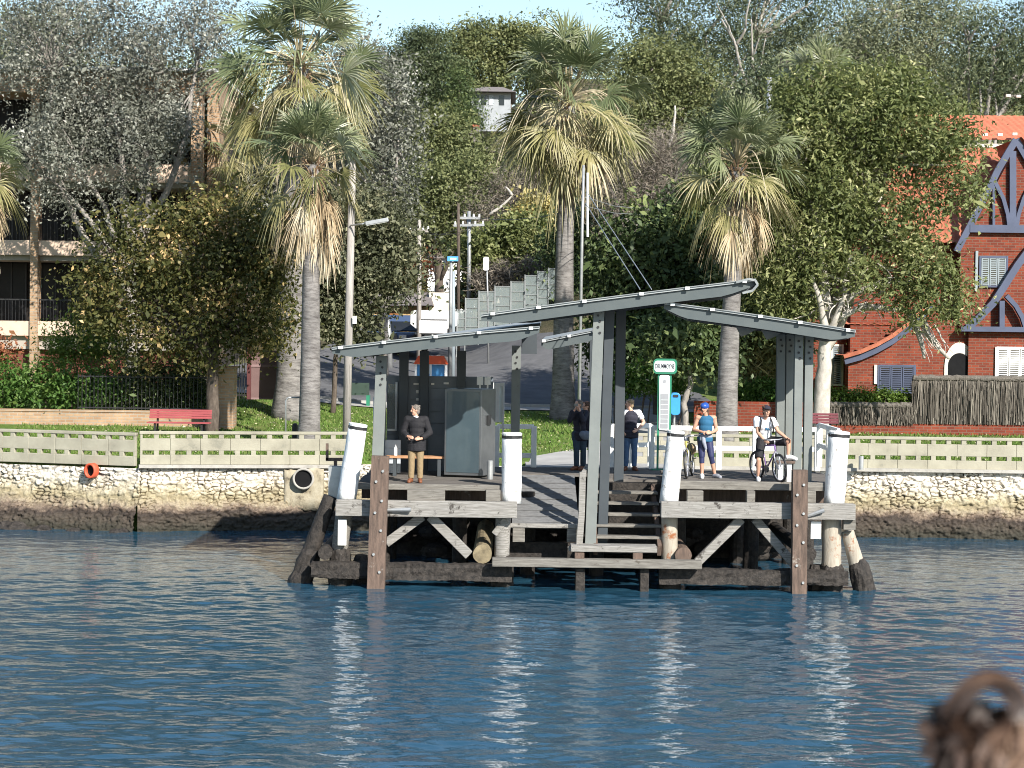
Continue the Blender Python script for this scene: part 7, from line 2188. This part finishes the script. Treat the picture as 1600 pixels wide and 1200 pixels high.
    if cap:
        mb = MB(); mb.ell(H + up * .068 * s - fd * .004 * s, (.090 * s, .108 * s, .072 * s), 16, 10, rf)
        mb.ell(H + up * .058 * s + fd * .125 * s, (.07 * s, .06 * s, .012 * s), 12, 6, rf); mb.build('cap', MAT[cap], t, smooth=True)
    return t


def bent(L=1.0): pass


Y1 = 46.0
man = P(649, 755, Y1)
person('man in black zip jacket and khaki trousers standing alone on the left deck', (man.x, Y1, DL),
       dict(pelvis=(0.01, 0, .94), neck=(0.01, .02, 1.47), head=(-.02, .05, 1.63), shl=(-.19, 0, 1.42), shr=(.20, 0, 1.42), ell=(-.29, -.02, 1.14), elr=(.31, -.02, 1.13), wrl=(-.17, .17, 1.04), wrr=(.13, .19, 1.00),
            hal=(-.08, .26, 1.03), har=(.03, .26, 1.0), hil=(-.085, 0, .90), hir=(.095, 0, .90), knl=(-.09, .03, .50), knr=(.10, .03, .50), anl=(-.10, 0, .085), anr=(.10, -.02, .085), tol=(-.14, .16, .03), tor=(.12, .16, .03)),
       [('top', 'cloth_black', dict(k=.032, hem=.20, name='jacket')), ('bottom', 'cloth_khaki', dict(k=.020)), ('shoes', 'shoe_brown'), ('collar', 'cloth_white')],
       'skin', ('hair_grey',), face=R(-62), yaw=R(-10), seed=3)

Y2 = 50.9
c2_ = P(904, 727, Y2)
a_ = person('man in navy jacket raising both hands with a small camera to his eye', (c2_.x, Y2, DL),
       dict(pelvis=(0.02, 0, .93), neck=(0.0, .02, 1.47), head=(-.03, .05, 1.635), shl=(-.17, .06, 1.42), shr=(.17, -.04, 1.42), ell=(-.24, .16, 1.24), elr=(.10, .26, 1.24), wrl=(-.13, .23, 1.50), wrr=(.0, .25, 1.49),
            hal=(-.09, .22, 1.60), har=(-.04, .23, 1.60), hil=(-.07, 0, .90), hir=(.09, 0, .90), knl=(-.06, .06, .50), knr=(.11, .05, .50), anl=(-.05, 0, .085), anr=(.12, -.04, .085), tol=(-.17, .1, .03), tor=(.02, .12, .03)),
       [('top', 'cloth_navy', dict(k=.026, hem=.16, name='jacket')), ('bottom', 'cloth_darkjeans', dict(k=.018)), ('shoes', 'shoe_brown')], 'skin_pale', ('hair_grey',), face=R(-45), yaw=R(-25), seed=4, curl=.9)
hc = Vector((c2_.x - .085, Y2 - .20, DL + 1.63))
mb = MB(); mb.box(hc.x - .055, hc.x + .045, hc.y - .03, hc.y + .03, hc.z - .035, hc.z + .035); mb.disc((hc.x - .01, 0, hc.z), .026, hc.y - .06, hc.y - .03, 12)
tag(mb.build('camera', MAT['cabinet_steel'], org=hc), 'small grey camera held to the eye by the man in navy', 'camera')
c3_ = P(916, 726, Y2 + .35)
person('brown haired companion in navy jacket with white collar behind the man photographing', (c3_.x, Y2 + .4, DL),
       dict(pelvis=(0.0, 0, .92), neck=(0.0, .02, 1.42), head=(-.02, .05, 1.575), shl=(-.17, .04, 1.37), shr=(.17, -.04, 1.37), ell=(-.22, .06, 1.10), elr=(.24, 0, 1.10), wrl=(-.12, .22, 1.02), wrr=(.14, .2, .98),
            hil=(-.08, 0, .88), hir=(.09, 0, .88), knl=(-.08, .04, .48), knr=(.10, .04, .48), anl=(-.09, 0, .085), anr=(.10, -.02, .085), tol=(-.16, .13, .03), tor=(.05, .15, .03)),
       [('top', 'cloth_navy', dict(k=.026, hem=.14, name='jacket')), ('bottom', 'cloth_darkjeans', dict(k=.016)), ('shoes', 'shoe_brown'), ('collar', 'cloth_white')], 'skin_pale', ('hair_brown', .06), face=R(-60), yaw=R(-20), seed=5)
bc = Vector((P(915, 672, Y2).x, Y2 - .22, DL + .88))
t = thing('shoulder_bag', 'grey blue bag hanging at the hip of the couple by the centre column', 'bag', bc)
mb = MB(); mb.ell(bc, (.15, .08, .12), 14, 10); mb.ell(bc + Vector((-.08, -.03, .03)), (.09, .07, .09), 10, 8); remeshed(mb, 'bag_body', MAT['bag_blue'], t, .012)
mb = MB(); mb.tube([bc + Vector((.12, 0, .05)), bc + Vector((.12, .06, .5)), bc + Vector((-.02, .1, .62)), bc + Vector((-.16, .02, .3)), bc + Vector((-.12, 0, .05))], .014, 6); mb.build('strap', MAT['black'], t)

Y3 = 51.1
c4_ = P(984, 724, Y3)
person('man in dark vest, white sleeves and blue jeans half behind the centre columns', (c4_.x, Y3, DL),
       dict(pelvis=(0.0, 0, .96), neck=(0.02, .0, 1.50), head=(-.03, .04, 1.66), shl=(-.19, 0, 1.45), shr=(.21, 0, 1.45), ell=(-.28, 0, 1.17), elr=(.34, -.04, 1.20), wrl=(-.2, .14, 1.0), wrr=(.17, .12, 1.02), har=(.10, .2, .99),
            hil=(-.085, 0, .92), hir=(.095, 0, .92), knl=(-.09, .03, .51), knr=(.11, .03, .51), anl=(-.10, 0, .085), anr=(.11, -.02, .085), tol=(-.14, .16, .03), tor=(.16, .16, .03)),
       [('top', 'cloth_white', dict(k=.014, hem=.06, sleeve=.62, name='shirt')), ('top', 'cloth_navy', dict(k=.024, hem=.12, sleeve=0, name='vest')), ('bottom', 'cloth_jeans', dict(k=.018)), ('shoes', 'shoe_brown')],
       'skin_pale', ('hair_fair',), face=R(-80), yaw=R(0), seed=6)

Y4 = 46.7
c5_ = P(1106, 752, Y4)
person('woman in blue helmet, teal top and navy leggings with folded hands', (c5_.x, Y4, DR),
       dict(pelvis=(-.08, 0, .92), neck=(-.06, .02, 1.44), head=(-.10, .07, 1.585), shl=(-.25, 0, 1.38), shr=(.12, 0, 1.38), ell=(-.34, -.02, 1.10), elr=(.18, -.03, 1.10), wrl=(-.16, .19, 1.06), wrr=(.05, .2, 1.05), hal=(-.06, .24, 1.06), har=(-.02, .26, 1.05),
            hil=(-.165, 0, .88), hir=(.005, 0, .88), knl=(-.15, .04, .48), knr=(.07, .03, .48), anl=(-.14, .03, .085), anr=(.16, -.05, .085), tol=(-.15, .2, .03), tor=(.27, .10, .03)),
       [('top', 'cloth_teal', dict(k=.012, hem=.06, sleeve=0, name='tank_top')), ('bottom', 'lycra', dict(k=.008, leg=.68, name='leggings')), ('wrap', 'cloth_grey'), ('shoes', 'shoe_white', dict(other='shoe_grey'))],
       'skin', ('hair_brown', .08), face=R(-35), yaw=R(-8), seed=7, helmet='helmet_blue')

Y5 = 45.98
c6_ = P(1185, 752, Y5)
person('cyclist in white T shirt, dark shorts and cap with one foot on the bench', (c6_.x, Y5, DR),
       dict(pelvis=(.14, -.12, .94), neck=(.10, .12, 1.42), head=(.13, .22, 1.58), shl=(-.07, .08, 1.38), shr=(.28, .10, 1.37), ell=(-.05, .18, 1.10), elr=(.40, .18, 1.13), wrl=(.07, .32, .94), wrr=(.58, .30, .99), hal=(.12, .38, .90), har=(.65, .34, .95),
            hil=(.06, -.08, .90), hir=(.23, -.08, .90), knl=(-.02, .14, .48), knr=(.63, .28, .91), anl=(-.01, .04, .085), anr=(.62, .30, .60), tol=(-.02, .20, .03), tor=(.78, .38, .53)),
       [('top', 'cloth_white', dict(k=.024, hem=.06, sleeve=.62, name='t_shirt')), ('bottom', 'cloth_black', dict(k=.024, leg=.46, name='shorts')), ('shoes', 'shoe_white'), ('straps', 'black'), ('print', 'cloth_teal')],
       'skin', ('hair_brown',), face=R(15), yaw=R(10), seed=8, cap='cloth_navy', curl=.8)


# ------------------------------------------------------------------ bicycles
def bicycle(label, loc, ang, frame_mat, extra=None):
    t = thing('bicycle', label, 'bicycle', loc)
    loc = Vector(loc); Rm = Matrix.Rotation(ang, 4, 'Z') @ Matrix.Rotation(R(4), 4, 'Y')
    tr = lambda v: loc + Rm @ Vector(v)

    def put(mb): mb.V = [tuple(tr(v)) for v in mb.V]; return mb
    r = .33

    def torus(c, R1, r2, n=36, m=8):
        mb = MB(); vs = []; fs = []
        for i in range(n):
            a = 2 * math.pi * i / n
            for j in range(m):
                b = 2 * math.pi * j / m
                vs.append((c[0] + r2 * math.sin(b), c[1] + (R1 + r2 * math.cos(b)) * math.cos(a), c[2] + (R1 + r2 * math.cos(b)) * math.sin(a)))
        for i in range(n):
            for j in range(m):
                i2, j2 = (i + 1) % n, (j + 1) % m
                fs.append((i * m + j, i2 * m + j, i2 * m + j2, i * m + j2))
        mb.add(vs, fs); return mb
    F_, B_ = (0, .52, r), (0, -.52, r)
    for c in (F_, B_):
        w = put(torus(c, r - .025, .025)).build('wheel', MAT['black'], t, smooth=True)
        put(torus(c, r - .058, .012)).build('rim', MAT['bike_silver'], w, smooth=True)
        mb = MB()
        for k in range(14):
            a = 2 * math.pi * k / 14; mb.tube([(c[0] + (.03 if k % 2 else -.03), c[1], c[2]), (c[0], c[1] + (r - .06) * math.cos(a), c[2] + (r - .06) * math.sin(a))], .003, 4)
        mb.tube([(c[0] - .05, c[1], c[2]), (c[0] + .05, c[1], c[2])], .022, 10)
        put(mb).build('spokes', MAT['bike_silver'], w)
    bb, st, hd, hd2 = (0, -.08, .28), (0, -.22, .78), (0, .34, .84), (0, .37, .70)
    mb = MB()
    for p, q, w in ((bb, st, .016), (st, hd, .016), (bb, hd2, .018), (hd, hd2, .02)): mb.tube([p, q], w, 10)
    for sx in (-.05, .05):
        mb.tube([(0, -.2, .72), (sx, -.52, r)], .009, 8); mb.tube([bb, (sx, -.52, r)], .010, 8)
    put(mb).build('frame', MAT[frame_mat], t, smooth=True)
    mb = MB()
    for sx in (-.055, .055): mb.tube([hd2, (sx, .40, .62), (sx, .50, r)], [.014, .016, .011], 8)
    put(mb).build('fork', MAT['bike_silver'], t, smooth=True)
    mb = MB(); mb.tube([hd, (0, .36, .95)], .014, 8); mb.tube([(-.29, .30, .97), (-.1, .38, .96), (.1, .38, .96), (.29, .30, .97)], .012, 8); hb = put(mb).build('handlebar', MAT['bike_silver'], t, smooth=True)
    for sx in (-1, 1):
        mb = MB(); mb.tube([(sx * .19, .34, .968), (sx * .30, .29, .972)], .017, 8); put(mb).build('grip', MAT['black'], hb)
    mb = MB(); mb.tube([st, (0, -.25, .92)], .013, 8); mb.ell((0, -.27, .94), (.06, .13, .035), 12, 8); put(mb).build('saddle', MAT['black'], t, smooth=True)
    mb = MB(); mb.tube([(-.02, -.08, .28), (.02, -.08, .28)], .085, 16); mb.tube([(.06, -.08, .28), (.06, .02, .14)], .01, 6); mb.tube([(-.06, -.08, .28), (-.06, -.18, .42)], .01, 6)
    mb.box(.06, .15, -.02, .06, .13, .155); mb.box(-.15, -.06, -.22, -.14, .41, .435); put(mb).build('crankset', MAT['cabinet_steel'], t)
    if extra: extra(put, t)
    return t


fw = Vector((math.sin(R(22)), -math.cos(R(22)), 0))
p_ = P(1201, 748, 45.9)
bicycle('silver and purple bicycle straddled by the cyclist in white', (p_.x, 45.88, DR), math.atan2(-fw.x, fw.y), 'bike_purple')


def pan(put, t):
    mb = MB(); mb.ell((0.0, -.56, .62), (.12, .16, .14), 12, 8); put(mb).build('pannier', MAT['bag_tan'], t, smooth=True)


p_ = P(1077, 748, 46.8)
bicycle('bicycle with tan bag leaning behind the white pile beside the steps', (p_.x + .02, 46.9, DR), R(168), 'bike_yellow', pan)

# ------------------------------------------------------------------ passenger in the foreground, on the ferry the picture is taken from
FD = 3.62
mb = MB(); mb.box(-3.5, 3.5, -1.5, 2.75, FD - .12, FD)
structure(mb.build('ferry_deck', MAT['white_clean'], org=(0, 0, FD - .12)))
hp = P(1618, 1316, 2.0)
t = person('blurred brown haired passenger at the lower right corner', (hp.x, 2.0, FD),
           dict(pelvis=(0, 0, .86), neck=(0, 0, hp.z - FD - .20), head=(0, -.01, hp.z - FD - .03), shl=(-.18, 0, hp.z - FD - .26), shr=(.18, 0, hp.z - FD - .26), ell=(-.24, 0, 1.02), elr=(.24, 0, 1.02), wrl=(-.22, -.1, .80), wrr=(.22, -.1, .80),
                hil=(-.085, 0, .82), hir=(.085, 0, .82), knl=(-.09, -.02, .46), knr=(.09, -.02, .46), anl=(-.09, 0, .085), anr=(.09, 0, .085), tol=(-.10, -.15, .03), tor=(.10, -.15, .03)),
           [('top', 'cloth_grey', dict(k=.02, hem=.1, name='jumper')), ('bottom', 'cloth_darkjeans', dict(k=.015)), ('shoes', 'shoe_grey')], 'skin', None, face=R(180), yaw=R(180), seed=9)
r = np.random.default_rng(21)
V = []; rn = []


def lock(pts, w, tone):
    pts = [np.array(p) for p in pts]
    n_ = len(pts)
    for k in range(3):
        off = r.normal(0, w * .5, 3)
        for i in range(n_ - 1):
            d = pts[i + 1] - pts[i]; s = np.cross(d, np.array([0, 1, 0.2])); s /= np.linalg.norm(s) + 1e-9
            w0 = w * (1 - .6 * i / n_); w1 = w * (1 - .6 * (i + 1) / n_)
            V.extend([pts[i] - s * w0 + off, pts[i] + s * w0 + off, pts[i + 1] + s * w1 + off, pts[i + 1] - s * w1 + off]); rn.append(np.clip(tone + r.normal(0, .05), 0, 1))


hc = np.array([hp.x, 2.0, hp.z])
for i in range(900):
    a = r.uniform(0, 6.28); ph = r.uniform(.0, 1.9)
    rad = np.array([.098, .112, .115]) * r.uniform(.97, 1.06)
    tone = .45 + .33 * math.sin(a * 3 + 1.0) + r.normal(0, .12)
    pts = []
    wob = r.uniform(-.5, .5)
    for k in range(8):
        p2 = ph + k * .16; a2 = a + wob * k * .12 + .18 * math.sin(k * 1.1 + a * 4)
        pts.append(hc + rad * np.array([math.sin(p2) * math.cos(a2), math.sin(p2) * math.sin(a2), math.cos(p2)]))
    lock(pts, .008, tone)
# messy loop of hair on the crown and a lump of gathered hair
lc = P(1545, 1120, 1.98)
for i in range(44):
    j = r.normal(0, .0028, 3); tone = .35 + r.normal(0, .16); rx, rz = .034 * r.uniform(.9, 1.15), .036 * r.uniform(.9, 1.12)
    pts = []
    for k in range(15):
        a = R(215) - R(250) * k / 14
        pts.append(np.array([lc.x + rx * math.cos(a), lc.y + .01 * math.sin(a * 2), lc.z + rz * math.sin(a)]) + j)
    lock(pts, .0024, tone)
bl_ = P(1506, 1168, 2.0)
for i in range(160):
    d = r.normal(0, 1, 3); d /= np.linalg.norm(d); c = np.array(bl_) + d * np.array([.016, .03, .020]); ax = r.normal(0, 1, 3)
    pts = [c + ax * .005 * k + np.array([.003 * k, 0, -.005 * k]) for k in range(-2, 4)]
    lock(pts, .006, .25 + r.normal(0, .15))
hb = leafmat('hair_lock', [(0, (0.012, 0.008, 0.007)), (.45, (0.06, 0.033, 0.022)), (.75, (0.17, 0.105, 0.07)), (1, (0.32, 0.22, 0.15))], 0, .42, .5)
link('hair', np_mesh('hair', np.array(V), np.arange(len(V)).reshape(-1, 4), rn), hb, t)
mb = MB(); mb.ell(hc, (.092, .105, .108), 18, 12); mb.build('scalp', MAT['hair_brown'], t, smooth=True)
